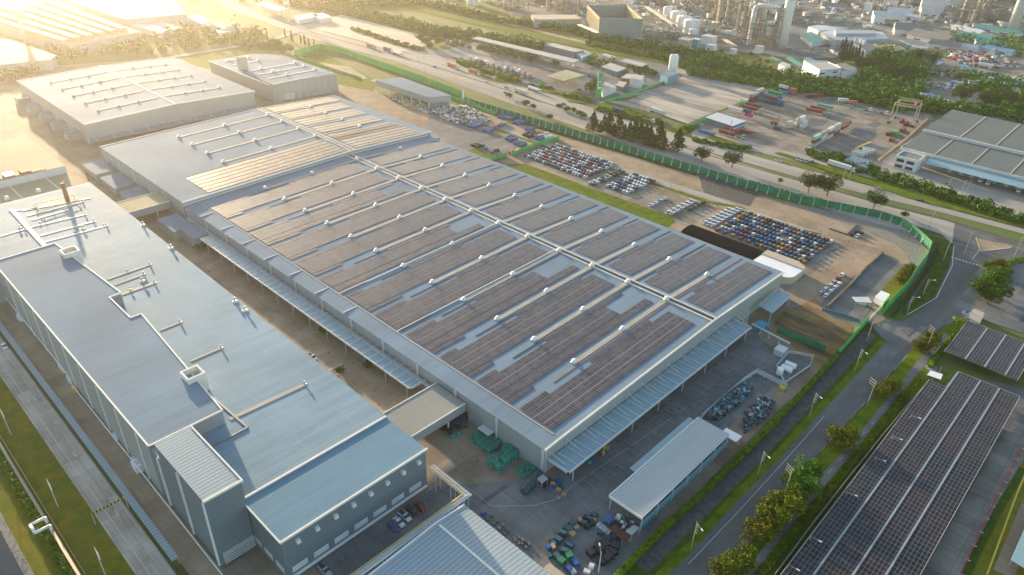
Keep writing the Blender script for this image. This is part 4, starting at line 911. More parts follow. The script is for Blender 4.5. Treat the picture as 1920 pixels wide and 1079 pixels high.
# long stacked row
rows = [('mint', 'maroon', 'mint'), ('mint', 'white', 'grey'), ('white', 'red', 'white'), ('red', 'mint', 'cream')]
A_, B_ = G(1521, 277), G(1572, 248)
for i in range(4):
    f = (i+.5)/4; p = A_.lerp(B_, f); an = math.atan2(B_.y-A_.y, B_.x-A_.x)
    for j in range(3): container(rows[i][j], p.x, p.y, .05+j*2.62, an, '%s container, %s from the left and %s in the long stacked row' % (rows[i][j], ORD[i], ['bottom', 'middle', 'top'][j]), 10.6, 'containers of the long stacked row')
cont_px('maroon', 1582, 243, an, 'maroon container on a trailer at the far end of the stacked row', z=1.2); cont_px('maroon', 1586, 238, an, 'rear maroon container beyond the stacked row', z=1.2)
for (c, x, y, z, l) in (('cream', 1478, 240, .05, 'cream container at the bottom of the small pair by the forklift'), ('cream', 1478, 240, 2.65, 'cream container on top of the small pair by the forklift'), ('white', 1492, 236, .05, 'white container at the bottom left of the white pile'), ('white', 1505, 240, .05, 'white container at the bottom right of the white pile'),
                     ('white', 1496, 234, 2.65, 'white container in the middle left of the white pile'), ('white', 1506, 239, 2.65, 'white container in the middle right of the white pile'), ('white', 1500, 237, 5.25, 'white container topping the white pile')):
    cont_px(c, x, y, Y if c == 'white' else Y-.3, l, 6.1 if c == 'cream' else 9, z)
cont_px('navy', 1457, 244, .1, 'small dark blue container before the forklift', 5.0)
cont_px('maroon', 1525, 213, .0, 'front maroon container loaded on a trailer in the middle of the yard', z=1.3); cont_px('maroon', 1533, 209, 0, 'rear maroon container on a trailer in the middle of the yard', z=1.3)
cont_px('teal', 1546, 205, 0, 'teal container on a trailer in the middle of the yard', z=1.3)
for i, (c, x, y, z, L, rz, l) in enumerate((('blue', 1325, 252, .05, 12.2, 0, 'light blue container on the ground below the yard office'), ('maroon', 1362, 255, 1.2, 12.2, 0, 'front maroon container on trailer right of the light blue one'), ('red', 1372, 249, 1.2, 12.2, 0, 'bright red container behind the front maroon one'),
        ('maroon', 1394, 252, 1.2, 12.2, 0, 'maroon container right of the bright red one'), ('white', 1377, 217, 3.9, 12.2, 0, 'white container on top, left end of the mixed stack behind the office'), ('orange', 1384, 216, 3.9, 12.2, 0, 'orange container on top of the mixed stack behind the office'), ('navy', 1392, 219, 3.9, 12.2, 0, 'dark blue container on top of the mixed stack'), ('magenta', 1403, 222, 1.2, 6, 0, 'magenta ended container under the dark blue one'),
        ('grey', 1372, 222, .05, 12.2, 0, 'grey container at the bottom of the mixed stack'), ('maroon', 1405, 208, 1.2, 12.2, 0, 'front maroon trailer load beside the mixed stack'), ('maroon', 1412, 203, 1.2, 12.2, 0, 'rear maroon trailer load beside the mixed stack'), ('maroon', 1412, 192, .05, 12.2, Y, 'maroon container at the bottom of the row along the gravel lot'), ('maroon', 1422, 184, .05, 12.2, Y, 'maroon container, far bottom of the row along the gravel lot'),
        ('maroon', 1412, 192, 2.65, 12.2, Y, 'maroon container in the second layer along the gravel lot'), ('grey', 1412, 192, 5.25, 12.2, Y, 'grey container topping the row along the gravel lot'), ('red', 1422, 184, 2.65, 12.2, Y, 'red container in the second layer along the gravel lot'), ('cream', 1422, 184, 5.25, 12.2, Y, 'cream container topping the far end of the row'),
        ('blue', 1436, 193, .05, 12.2, 0, 'blue container in the lower layer of the blue stack'), ('blue', 1440, 189, 2.65, 12.2, 0, 'blue container in the upper layer of the blue stack'), ('navy', 1446, 196, .05, 12.2, 0, 'dark blue container at the foot of the blue stack'), ('maroon', 1446, 193, 2.65, 10, 0, 'maroon container lying on the blue stack'), ('cyan', 1458, 192, .05, 12.2, 0, 'cyan container at the right end of the blue stack'), ('green', 1452, 183, 2.65, 12.2, 0, 'green container on top behind the blue stack'), ('blue', 1452, 185, .05, 12.2, 0, 'blue container under the green one'),
        ('cyan', 1465, 175, .05, 6, 0, 'cyan container at the far fence'), ('cyan', 1471, 176, .05, 6, 0, 'second cyan container at the far fence'), ('white', 1468, 171, 2.6, 9, 0, 'white tank container on top at the far fence'), ('orange', 1484, 178, .05, 6, 0, 'orange container at the bottom of the far fence stack'), ('orange', 1485, 177, 2.65, 6, 0, 'orange container at the top of the far fence stack'), ('blue', 1478, 177, .05, 6, 0, 'blue container beside the orange stack at the far fence'),
        ('white', 1396, 192, .05, 6, 0, 'small white container beside the maroon row'), ('white', 1580, 193, 1.2, 8, .6, 'white tank container on a trailer under the hedge'), ('orange', 1596, 197, 1.2, 8, .6, 'orange container on a trailer under the hedge'), ('maroon', 1519, 183, .6, 12.2, 1.2, 'rusty flat rack in the trailer line'), ('maroon', 1531, 183, .6, 12.2, 1.2, 'second rusty flat rack in the trailer line'),
        ('maroon', 1672, 265, .05, 6, Y, 'front maroon container by the yard wall'), ('maroon', 1666, 254, .05, 6, Y, 'left maroon container by the yard wall'), ('green', 1677, 256, 1.5, 6, Y, 'bright green container raised between maroon ones'), ('maroon', 1692, 247, .05, 8, Y, 'rear maroon container by the yard wall'), ('green', 1680, 255, .05, 8, Y, 'lower green container between maroon ones'))):
    cont_px(c, x, y, rz, l, L, z)
# ---- trucks
def wheels(mb, xs, w=1.1, r=.5):
    for x in xs:
        for s in (-1, 1): mb.bar((x, s*w-.15, r), (x, s*w+.15, r), r, 8)
TRK = {}
def truck(px, py, rz, label, load=None, cabc='white', L=12.2):
    """tractor and trailer; the load of a container belongs to the truck body here only when it is a bulk body"""
    key = (load, cabc, L); 
    if key not in TRK:
        r = thing('truck', label, 'truck')
        b = MB(); x0 = L/2+.4
        loft(b, [[(x0+x, -1.2*k, .6), (x0+x, 1.2*k, .6), (x0+x, 1.2*k, z), (x0+x, -1.2*k, z)] for x, z, k in ((0, 2.9, 1), (.9, 3.2, 1), (1.6, 3.0, .98), (2.2, 1.9, .96), (2.4, 1.2, .94))]); b.build('cab', M['car_'+cabc] if cabc in CARC else M['box_'+cabc], r)
        b = MB(); b.box(x0+1.72, -.95, 1.75, x0+2.28, .95, 2.55); b.box(x0+.5, -1.22, 1.8, x0+1.3, 1.22, 2.5); b.build('windscreen', M['glass'], r)
        b = MB(); b.box(-L/2, -1.15, .95, L/2+1.2, 1.15, 1.2); b.build('chassis', M['lashing'], r)
        b = MB(); wheels(b, (-L/2+1, -L/2+2.2, -L/2+3.4, L/2-.6, L/2+1.9)); b.build('wheels', M['tyre'], r)
        if load == 'tank': b = MB(); b.bar((-L/2, 0, 2.3), (L/2-.6, 0, 2.3), 1.15, 12); b.build('tank', M['white'], r)
        elif load: b = MB(); b.box(-L/2, -1.2, 1.22, L/2-.3, 1.2, 3.7 if load not in ('flat',) else 1.5); b.build('cargo_body', M['box_'+load] if load != 'flat' else M['box_orange'], r)
        TRK[key] = r; r['used'] = 0
    p = TRK[key]; q = G(px, py)
    if not p['used']: p['used'] = 1; p.location = (q.x, q.y, .05); p.rotation_euler.z = rz; p['label'] = label; return p
    return dup(p, (q.x, q.y, .05), rz, label)
hx = hwang
for x, y, l, ld, c in ((695, 90, 'truck with rust coloured container near the pale lot', 'orange', 'white'), (727, 97, 'truck with dark container near the pale lot', 'navy', 'white'), (745, 104, 'white tanker truck near the grove', 'tank', 'white'), (848, 127, 'left truck of the two carrying rust coloured containers on the verge', 'orange', 'white'), (888, 138, 'right truck of the two carrying rust coloured containers on the verge', 'orange', 'white'),
                      (917, 146, 'truck with a low orange bed behind the container trucks', 'flat', 'white'), (976, 176, 'white low tanker on the highway below the truck stop', 'cream', 'white'), (1000, 171, 'white tanker leaving the truck stop', 'tank', 'white'), (1210, 226, 'orange flatbed truck on the frontage road', 'flat', 'white'), (1160, 212, 'truck with a yellow cab on the frontage road', 'navy', 'orange'), (1231, 213, 'white box truck parked on the gravel lot edge', 'white', 'white')):
    truck(x, y, hx, l, ld, c)
for i, (x, y, ld, c) in enumerate(((838, 82, 'blue', 'blue'), (845, 84, 'grey', 'white'), (853, 80, 'red', 'white'), (862, 83, 'teal', 'silver'), (898, 118, 'orange', 'silver'), (910, 121, 'white', 'blue'), (935, 128, 'red', 'white'), (952, 129, 'blue', 'white'), (965, 135, 'grey', 'silver'), (973, 138, 'white', 'white'), (983, 141, 'red', 'silver'), (993, 146, 'orange', 'blue'))):
    truck(x, y, 2.4 if i < 4 else -.9, ['blue truck at the left end of the truck stop', 'grey truck second in the left end of the truck stop', 'red truck in the left end of the truck stop', 'green truck in the left end of the truck stop', 'orange truck parked first along the planted island', 'white truck parked second along the planted island', 'red truck parked in the middle of the planted island', 'tall blue truck parked along the planted island', 'grey truck parked right of the blue one', 'white truck parked near the island end', 'dark red tall truck near the island end', 'yellow truck at the tip of the planted island'][i], ld, c, 7.5)
for i in range(11):
    f = i/10; truck(882+f*108, 113+f*34, -.9, '%s of the closely parked trucks nosing into the planted island' % (['first', 'second', 'third', 'fourth', 'fifth', 'sixth', 'seventh', 'eighth', 'ninth', 'tenth', 'eleventh'][i]), ['grey', 'white', 'orange', 'cream', 'red'][i % 5], ['white', 'silver', 'blue'][i % 3], 6)
for i, (x, y) in enumerate(((1108, 128), (1122, 138), (1104, 144), (1130, 145), (1150, 142), (1098, 160), (1210, 128), (1222, 132), (1078, 125), (1192, 132))):
    q = G(x, y); put_car(['white', 'silver', 'black', 'white', 'grey'][i % 5], q.x, q.y, '%s car parked among the truck stop shops, %s' % (['white', 'silver', 'black', 'white', 'grey'][i % 5], ['near the long canopy end', 'below the small hut', 'beside the fuel canopy', 'behind the price sign', 'at the restaurant', 'right of the fuel canopy', 'under the narrow canopy', 'right of the narrow canopy', 'behind the fuel canopy', 'by the two storey office'][i]), None, i*.7, 'sedan')
for x, y, l in ((1841, 347, 'white truck backed into the dock warehouse, left of the adjacent pair'), (1855, 352, 'white truck backed into the dock warehouse, right of the adjacent pair'), (1912, 366, 'white truck backed into the dock warehouse at the right edge')):
    truck(x, y-8, -Y, l, 'white', 'white', 6)
for x, y, l, c in ((1458, 198, 'dark green truck tractor before the blue stack', 'grey'), (1418, 215, 'green truck tractor beside the mixed stack', 'teal'), (1624, 208, 'white truck cab under the hedge of the container yard', 'white'), (1654, 214, 'white truck cab left of the gantry crane', 'white'), (1386, 259, 'pale green truck cab below the yard office', 'mint'), (1546, 217, 'green truck tractor behind the maroon trailer load', 'teal')):
    truck(x, y, -.2, l, None, c, 4)
for i in range(14):
    f = i/13; q = G(1548+f*80, 182+f*32); b = MB(); b.box(-5, -.2, .9, 5, .2, 1.15); b.box(-5, -1.1, .95, -4.7, 1.1, 1.2); b.box(4.7, -1.1, .95, 5, 1.1, 1.2); b.box(-.2, -1.1, .95, .2, 1.1, 1.2); wheels(b, (-4, -2.8))
    o = b.build('flat_trailer', M['box_teal' if i % 3 else 'lashing']); o.location = (q.x, q.y, 0); o.rotation_euler.z = 1.0; tag(o, 'empty %s skeletal trailer, %s of the line under the hedge' % ('teal' if i % 3 else 'dark', 'left part' if i < 5 else 'middle part' if i < 10 else 'right part'), 'trailer', 'empty trailers under the hedge')
# ------------------------------------------------------------------ fences and screens
M['screen'] = mat('green_screen', (.006, .13, .06), .6, scale=.25, col2=(.018, .25, .11), detail=5)
M['screen_bright'] = mat('green_screen_bright', (.02, .36, .06), .6, scale=.3, col2=(.06, .50, .12))
M['hedge'] = leafmat('hedge_leaves', (.06, .13, .004), (.15, .24, .008), .5)
M['mesh_white'] = mat('white_mesh', (.50, .53, .54), .5, var=.1)
def wall_line(name, label, cat, pts, h, mt, post=None, gap=5.0, th=.12, base=0, lean=0, mp='steel', z0=0, group=None):
    P = [G(*p) if len(p) == 2 else Vector(p) for p in pts]; r = thing(name, label, cat, (P[0].x, P[0].y, 0), 0, group)
    b = MB()
    for a, c in zip(P, P[1:]):
        d = (c-a).normalized(); n = Vector((-d.y, d.x, 0))*th/2
        b.prism([(a.x+n.x, a.y+n.y), (c.x+n.x, c.y+n.y), (c.x-n.x, c.y-n.y), (a.x-n.x, a.y-n.y)], z0, h)
    b.build('panels', M[mt], r)
    if post:
        for a, c in zip(P, P[1:]):
            L_ = (c-a).length; d = (c-a).normalized(); n = Vector((-d.y, d.x, 0))*post; k = max(1, int(L_/gap))
            for i in range(k):
                q = a+d*(i*L_/k); b = MB()
                b.bar(q+n*.25+Vector((0, 0, 0)), q+n*.25+Vector((0, 0, h+.15)), .11, 4); b.bar(q+n*1.5, q+n*.3+Vector((0, 0, h*.55)), .09, 4); b.cb((q.x+n.x, q.y+n.y, 0), (.5, 1.2, .35), math.atan2(d.y, d.x)); b.build('post', M[mp], r)
    return r
FN = [(870, 192), (900, 202), (1000, 232), (1100, 262), (1180, 286), (1310, 325), (1400, 352), (1500, 380), (1600, 400), (1650, 410), (1690, 424), (1708, 436), (1730, 455), (1743, 468)]
wall_line('noise_fence', 'long dark green noise fence with white raking posts along the highway', 'fence', FN, 4.6, 'screen', -1, 5.9, mp='white', th=.2)
wall_line('screen_fence', 'tall bright green fabric screen behind the loading shed ending in a white post', 'fence', [(552, 107), (600, 93), (640, 100), (700, 122), (780, 150), (868, 184)], 5.6, 'screen_bright', None, 6, .15)
b = MB(); q = G(868, 186); b.box(q.x-.5, q.y-.5, 0, q.x+.5, q.y+.5, 7.2); tag(b.build('white_post', M['white']), 'white end post of the tall bright green screen', 'post')
wall_line('screen_fence', 'low green fabric screen curving behind the scrap heap', 'fence', [(845, 188), (880, 195), (905, 208), (928, 217)], 3.0, 'screen_bright')
wall_line('screen_fence', 'low green barrier along the grass beside the stepped hall', 'fence', [(555, 108), (600, 124), (640, 138), (678, 150)], 2.2, 'screen_bright')
wall_line('screen_fence', 'dark green mesh curve closing the ramp bank down to the gatehouse', 'fence', [(1743, 468), (1735, 490), (1716, 515), (1700, 540), (1680, 562), (1655, 590)], 4.6, 'screen_bright', None, 4)
wall_line('screen_fence', 'green screen beside the excavated soil reaching the entrance gate', 'fence', [(1628, 602), (1600, 635), (1570, 668)], 3.4, 'screen_bright')
wall_line('screen_fence', 'dark green site hoarding in front of the excavated soil', 'fence', [(1455, 624), (1500, 641), (1546, 660)], 3.0, 'screen')
wall_line('screen_fence', 'bright green panels between barrels and car block, left piece', 'fence', [(918, 304), (950, 293)], 2.6, 'screen_bright')
wall_line('screen_fence', 'bright green panels between barrels and car block, right piece', 'fence', [(960, 293), (1005, 275), (1048, 262)], 2.6, 'screen_bright')
wall_line('screen_fence', 'teal green fence between the truck stop and the gravel lot', 'fence', [(1135, 193), (1180, 180), (1250, 155)], 2.4, 'screen_bright')
wall_line('screen_fence', 'short bright green fence beside the container yard office', 'fence', [(1295, 239), (1325, 225)], 2.4, 'screen_bright')
wall_line('screen_fence', 'thin green fence at the far end of the container row', 'fence', [(1378, 205), (1440, 178), (1460, 165)], 2.2, 'screen_bright')
def hedge(label, pts, w, h, mt='hedge', s=.24, dens=46):
    P = [G(*p) for p in pts]; r = random.Random(len(pts)); b = MB()
    for a, c in zip(P, P[1:]):
        d = (c-a); L_ = d.length; d.normalize(); n = Vector((-d.y, d.x, 0)); b.prism([(a.x+n.x*w*.4, a.y+n.y*w*.4), (c.x+n.x*w*.4, c.y+n.y*w*.4), (c.x-n.x*w*.4, c.y-n.y*w*.4), (a.x-n.x*w*.4, a.y-n.y*w*.4)], 0, h*.85)
        for _ in range(int(L_*dens)):
            p = a+d*r.uniform(0, L_)+n*r.uniform(-w/2, w/2); p.z = r.uniform(h*.5, h*1.03)
            e = Vector((r.gauss(0, 1), r.gauss(0, 1), r.gauss(0, .5))).normalized()*s; g = Vector((r.gauss(0, 1), r.gauss(0, 1), r.gauss(0, .5))).normalized()*s
            b.add([p-e-g, p+e-g, p+e+g, p-e+g], [(0, 1, 2, 3)])
    return tag(b.build('hedge', M[mt]), label, 'hedge')
hedge('long clipped bright green hedge between factory yard and drain', [(1570, 668), (1500, 745), (1420, 830), (1330, 918), (1250, 990), (1180, 1062), (1150, 1095)], 1.5, 2.4)
hedge('long low hedge between the drain and the lower carport', [(1722, 712), (1690, 750), (1620, 838), (1560, 912), (1480, 1010), (1420, 1085)], 2.6, 1.0)
hedge('low hedge on the grass beside the upper carport', [(1795, 618), (1770, 650), (1742, 690)], 1.6, 1.1)
hedge('clipped hedge on the verge outside the green mesh curve', [(1757, 470), (1735, 515), (1690, 575), (1672, 595)], .8, 1.2, 'leaf_dark', .25, 20)
hedge('long green hedge around the upper parking area', [(1850, 535), (1875, 505), (1900, 492), (1945, 488)], 2.6, 1.6)
wall_line('slat_fence', 'blue white slatted fence along the left edge of the lower carport', 'fence', [(1738, 722), (1700, 765), (1650, 825), (1590, 900), (1520, 990), (1450, 1085)], 1.9, 'mesh_white', None, 4, .1)
# ------------------------------------------------------------------ poles
def pole(px, py, h, label, arms=0, lamp=0, rz=0.0, m='steel', group=None, tw=1.0):
    q = G(px, py); r = thing('utility_pole' if arms else 'street_lamp', label, 'pole' if arms else 'lamp', q, rz, group)
    b = MB(); w0 = wloc(r)
    b.bar(q, q+Vector((0, 0, h)), .16, 6, 0, .10); b.build('post', M[m], r)
    c, s = math.cos(rz), math.sin(rz)
    for k in range(arms):
        b = MB(); z = h-.5-k*1.1; b.bar(q+Vector((-c*tw*.15, -s*tw*.15, z)), q+Vector((c*tw, s*tw, z)), .09); 
        for f in (-.1, .45, .95): p = q+Vector((c*tw*f, s*tw*f, z)); b.bar(p, p+Vector((0, 0, .35)), .06, 5)
        b.build('crossarm', M[m], r)
    if lamp:
        b = MB(); b.bar(q+Vector((0, 0, h*.93)), q+Vector((c*2.4, s*2.4, h*.97)), .06); b.build('arm', M[m], r)
        b = MB(); b.cb((q.x+c*2.7, q.y+s*2.7, h*.97), (.9, .35, .16), rz); b.build('lamp_head', M['white'], r)
    r.rotation_euler.z = 0
    return r
M['pole'] = mat('concrete_pole', (.34, .32, .28), .8, scale=1)
for i, (x, y, l) in enumerate(((1517, 781, 'upper of the lit crossarm poles left of the local road'), (1420, 893, 'middle lit crossarm pole left of the local road'), (1296, 1028, 'lowest lit crossarm pole left of the local road'), (1602, 697, 'lit crossarm pole beside the concrete drain pipes'))):
    pole(x, y, 11, l, 4, 1, -.5, 'pole', None, 1.0)
for x, y, l in ((1700, 588, 'pole with white foot at the bend of the local road'), (1730, 555, 'pole carrying a small solar lamp at the bend of the local road')):
    pole(x, y, 9, l, 3, 1, .6, 'pole')
for x, y, l in ((1470, 930, 'crossarm pole leaning over the local road beside the dark trees'), (1625, 762, 'crossarm pole over the local road beside the driveway'), (1735, 660, 'crossarm pole over the local road opposite the gatehouse'), (110, 953, 'grey crossarm pole on the dry grass left of the striped bar'), (199, 1082, 'grey crossarm pole at the bottom left of the concrete road'), (22, 818, 'grey crossarm pole at the left edge of the dry grass')):
    pole(x, y, 12, l, 3, 0, 0 if x < 300 else 2.6, 'pole' if x > 300 else 'steel', None, 2.6)
for x, y, l in ((1768, 490, 'tall power pole at the junction verge'), (1808, 475, 'tall power pole left of the traffic island'), (1740, 432, 'double power pole beside the highway bend'), (1900, 485, 'tall power pole at the right edge of the junction'), (1576, 352, 'left power pole of the pair by the highway'), (1586, 354, 'right power pole of the pair by the highway'), (1798, 375, 'left tall power pole of the double frame before the docks'), (1806, 376, 'right tall power pole of the double frame before the docks'), (1770, 372, 'single power pole before the docks'), (1668, 338, 'power pole left of the dock warehouse apron'), (1460, 288, 'power pole on the verge of the container yard'), (1366, 258, 'power pole in front of the yard office'), (1625, 640, 'slim pole at the entrance gate')):
    pole(x, y, 13, l, 3, 0, 1.2, 'pole', None, 1.4)
for x, y in ((745, 72), (663, 68), (838, 118), (944, 150), (1063, 178), (1203, 208), (797, 138), (784, 118), (855, 155), (972, 205)):
    pole(x, y, 16 if y > 100 else 14, 'slim tall lamp mast standing beside the highway and truck stop', 0, 1, 1.5, 'pole', 'lamp masts along the highway')
for i, (x, y) in enumerate(((1700, 800), (1665, 840), (1634, 880), (1580, 945), (1512, 1030), (1470, 1083))):
    pole(x, y, 5.5, 'arched lamp over the left edge of the lower carport, %s from the top' % ORD[i], 0, 1, 0.1, 'pole')
for x, y in ((1645, 95), (1712, 82), (1738, 92), (1762, 98), (1790, 105), (1800, 112), (1828, 112), (1875, 135), (1905, 150), (1870, 160)):
    pole(x, y, 22, 'tall pylon pole rising above the houses at upper right', 3, 0, .8, 'pole', 'pylon poles among the houses', 2.6)
# ------------------------------------------------------------------ yard buildings
def poly_bld(name, label, cat, pts, z, z0=0, wall='wall', roof='roof', th=.25, parts=True, ov=0):
    P = [G(x, y, z) if len((x, y)) == 2 else None for x, y in pts]; c = sum((p for p in P), Vector())/len(P)
    r = thing(name, label, cat, (P[0].x, P[0].y, 0)); W_ = [(c.x+(p.x-c.x)*(.985 if ov == 0 else ov), c.y+(p.y-c.y)*(.985 if ov == 0 else ov)) for p in P]
    b = MB(); b.prism(W_, z0, z-th); b.build('wall', M[wall], r)
    b = MB(); b.prism([(p.x, p.y) for p in P], z-th, z); b.build('roof', M[roof], r); return r
M['roof_pale'] = ribbed('roof_pale', (.40, .43, .43), .7, 0, 1.1, .14, spec=.08)
# scrap shed at the bottom right
r = thing('open_shed', 'long pale roofed shed with blue wall beside the clipped hedge', 'shed', (-70.6, 134.7, 0))
b = MB(); b.box(-82.3, 134.5, 6, -70.3, 185, 6.25); b.build('roof', M['roof_pale'], r)
b = MB(); b.box(-82.4, 134.2, 5.5, -70.2, 134.5, 6.4); b.box(-82.6, 134.5, 5.6, -82.3, 185, 6.3); b.build('fascia', M['trim'], r)
M['blue_wall'] = ribbed('blue_wall', (.12, .32, .40), .5, 1, .6, .15)
b = MB(); b.box(-70.9, 134.8, 0, -70.7, 185, 3.6); b.build('side_wall', M['blue_wall'], r)
b = MB()
for k in range(20): b.box(-70.85, 135+k*2.5, 3.9, -70.75, 137+k*2.5, 5.0)
b.build('window_band', M['glass'], r)
for k in range(7):
    for x in (-70.6, -82): b = MB(); b.bar((x, 134.9+k*8.3, 0), (x, 134.9+k*8.3, 6), .18); b.build('post', M['mesh_white'], r)
b = MB(); b.box(-85.4, 149, 4.9, -82.7, 184, 5.05); b.build('side_awning', M['canopy'], r)
b = MB(); b.box(-74, 186, 3.6, -68, 190, 3.75); b.bar((-68.3, 189, 0), (-68.3, 189, 3.6), .1); b.build('end_awning', M['white'], r)
# bottom building
bb, zb = hall('ribbed_hall', 'pale ribbed roof hall cut by the bottom edge, with a white ridge line', -109, -40, [(62, 7.2), (89.3, 8.6), (99.6, 7.6)], 'wall', 'roof_x')
b = MB(); b.box(-108, 89.0, 8.8, -40, 89.6, 9.1); b.build('ridge_cap', M['trim'], bb)
b = MB(); b.box(-80, 100.2, 0, -66, 104.5, 4.0); b.box(-80.2, 100.0, 4.0, -65.8, 104.8, 4.2, 1); b.build('annex', [M['wall'], M['lot_pale']], bb)
# pipe rack
r = thing('pipe_rack', 'overhead pipe rack with a yellow gas pipe turning the corner above the cars', 'pipe rack', (-109, 104, 0))
c0, c1, c2 = Vector((-127.5, 102.6, 8.2)), Vector((-111.6, 102.6, 8.2)), Vector((-111.6, 50, 8.2))
for k, (dz, dd, rr, m_) in enumerate(((0, 0, .22, 'steel'), (.1, .6, .16, 'mesh_white'), (.0, 1.1, .2, 'steel'), (.25, -.5, .14, 'yellow'))):
    e = dd if k < 3 else -.55
    b = MB(); b.path([c0+Vector((0, e, dz)), c1+Vector((e, e, dz)), c2+Vector((e, 0, dz))], rr, 6); b.build('pipe', M[m_], r)
b = MB()
for p in [c0+Vector((3, 0, 0)), c0+Vector((10, 0, 0)), c1]+[c1-Vector((0, 7.5*k, 0)) for k in range(1, 8)]:
    for e in (-.6, 1.2):
        q = p+Vector((e if p.y < 101 else 0, e if p.y >= 101 else 0, 0)); b.bar((q.x, q.y, 0), (q.x, q.y, 8.0), .12)
    b.bar(p+Vector((-.9, -.9, -.25)), p+Vector((1.4, 1.4, -.25)), .1)
b.path([c0+Vector((0, -.7, -.2)), c1+Vector((-.7, -.7, -.2)), c2+Vector((-.7, 0, -.2))], .09); b.path([c0+Vector((0, 1.3, -.2)), c1+Vector((1.3, 1.3, -.2)), c2+Vector((1.3, 0, -.2))], .09)
b.build('rack_frame', M['steel'], r)
# covered walkway and left road furniture
r = thing('covered_walkway', 'long narrow ribbed walkway roof beside the left concrete road', 'walkway', (-153.6, 32.8, 0))
b = MB(); b.box(-420, 32.7, 2.9, -153.6, 34.6, 3.05); b.build('roof', M['roof_x'], r)
for k in range(60): b = MB(); b.bar((-154+-k*4.4, 34.3, 0), (-154-k*4.4, 34.3, 2.9), .06); b.build('post', M['steel'], r)
b = MB(); b.box(-153.4, 33, .4, -146, 33.1, 1.6); b.build('end_panel', M['car_red'], r)
r = thing('height_bar', 'black and yellow striped height bar across the left concrete road', 'barrier', (-184, 23.7, 0))
b = MB(); b2 = MB()
for k in range(18): (b if k % 2 else b2).box(-184.2, 23.4+k*.5, 4.3, -183.8, 23.9+k*.5, 4.7)
b.build('yellow_band', M['yellow'], r); b2.build('black_band', M['tyre'], r)
for y in (23.3, 32.5): b = MB(); b.bar((-184, y, 0), (-184, y, 4.7), .12); b.build('post', M['steel'], r)
r = thing('pipeline', 'white overground pipeline with a square expansion loop on the canal bank', 'pipeline', (-190, 13.5, 0))
b = MB(); b.path([(-300, 13.6, 1.6), (-192.5, 13.6, 1.6)], .42, 10); b.path([(-188.5, 13.6, 1.6), (-120, 13.6, 1.6)], .42, 10); b.build('pipe', M['lot_pale'], r, True)
b = MB(); b.path([(-192.5, 13.6, 1.6), (-192.5, 13.6, 4), (-192.5, 9.8, 4), (-188.5, 9.8, 4), (-188.5, 13.6, 4), (-188.5, 13.6, 1.6)], .42, 10); b.build('loop', M['white'], r, True)
b = MB(); b.path([(-300, 14.9, 1), (-120, 14.9, 1)], .12, 6); b.build('thin_pipe', M['cream'], r)
for k in range(26): b = MB(); b.bar((-298+k*7, 13.6, 0), (-298+k*7, 13.6, 1.4), .12); b.build('support', M['steel'], r)
hedge('ragged bright hedge between canal bank and pipeline', [(-60, 760), (0, 855), (60, 960), (130, 1079), (160, 1130)], 2.4, 1.6, 'hedge', .25, 60)
for (x, y, s, l) in ((43, 600, (4, 3, 2.6), 'white plant box at the foot of the left wall, farthest'), (122, 694, (5.5, 2.6, 2.6), 'white plant box at the foot of the left wall, middle'), (135, 715, (3, 2.2, 2.4), 'white rounded plant tank beside the middle plant box'), (262, 880, (4, 3, 3), 'large white plant box below the raised roof corner'), (255, 868, (2.4, 1.6, 2), 'small white plant box behind the large one'), (92, 660, (1.6, 1.6, 1.8), 'yellow plant box at the foot of the left wall'), (142, 733, (3, 2, 1.6), 'yellow skip at the foot of the left wall'), (220, 822, (3, 1.4, 1.8), 'long pale cabinet at the foot of the left wall')):
    q = G(x, y); r = thing('plant_box', l, 'cabinet', q); b = MB(); b.cb(q, s, 0); b.build('casing', M['yellow' if 'yellow' in l else 'white'], r)
    b = MB(); b.cb((q.x, q.y, s[2]), (s[0]*.5, s[1]*.5, .25), 0); b.bar((q.x+s[0]*.3, q.y+s[1]/2, s[2]*.5), (q.x+s[0]*.3, 41.6, s[2]*.5), .15); b.build('top_unit', M['steel'], r)
# ---- yard stock
def cage_mesh():
    b = MB(); 
    for z in (.12, .6, 1.1): b.path([(-1.1, -.65, z), (1.1, -.65, z), (1.1, .65, z), (-1.1, .65, z), (-1.1, -.65, z)], .085)
    for x in (-1.1, -.4, .4, 1.1):
        for y in (-.65, .65): b.bar((x, y, 0), (x, y, 1.15), .08)
    for x in (-.7, 0, .7): b.bar((x, -.65, 1.1), (x, .65, 1.1), .05)
    b.box(-1.08, -.63, .1, 1.08, .63, .16)
    return b
cg = cage_mesh().build('wire_cage', M['green_cage']); cg['fresh'] = 1
def cage(x, y, z, rz, l, g):
    global cg
    if cg['fresh']: cg['fresh'] = 0; o = cg
    else: o = cg.copy(); COL.objects.link(o)
    o.location = (x, y, z); o.rotation_euler.z = rz; tag(o, l, 'cage', g)
def cages(px, py, nx, ny, nz, label, rz=0):
    q = G(px, py)
    for i in range(nx):
        for j in range(ny):
            for k in range(nz): 
                if k == nz-1 and rnd.random() < .15: continue
                cage(q.x+(i*2.6)+rnd.uniform(-.2, .2), q.y+j*1.6+rnd.uniform(-.1, .1), k*1.18+.04, rz+rnd.uniform(-.05, .05), label, label)
cages(886, 826, 2, 3, 2, 'green wire cage stacked in the left pile before the warehouse wall')
cages(905, 840, 2, 4, 2, 'green wire cage stacked in the middle pile before the small dock door', .05)
cages(921, 874, 2, 8, 3, 'green wire cage stacked in the large right pile near the warehouse corner')
cages(951, 862, 1, 6, 2, 'green wire cage stacked against the large pile, nearer the corner')
for x, y in ((975, 882), (985, 878), (992, 888), (980, 893), (998, 882), (1004, 878), (990, 873)):
    q = G(x, y); cage(q.x, q.y, .04, rnd.uniform(0, 3), 'loose green wire cage on the ground at the warehouse corner', 'loose green cages')
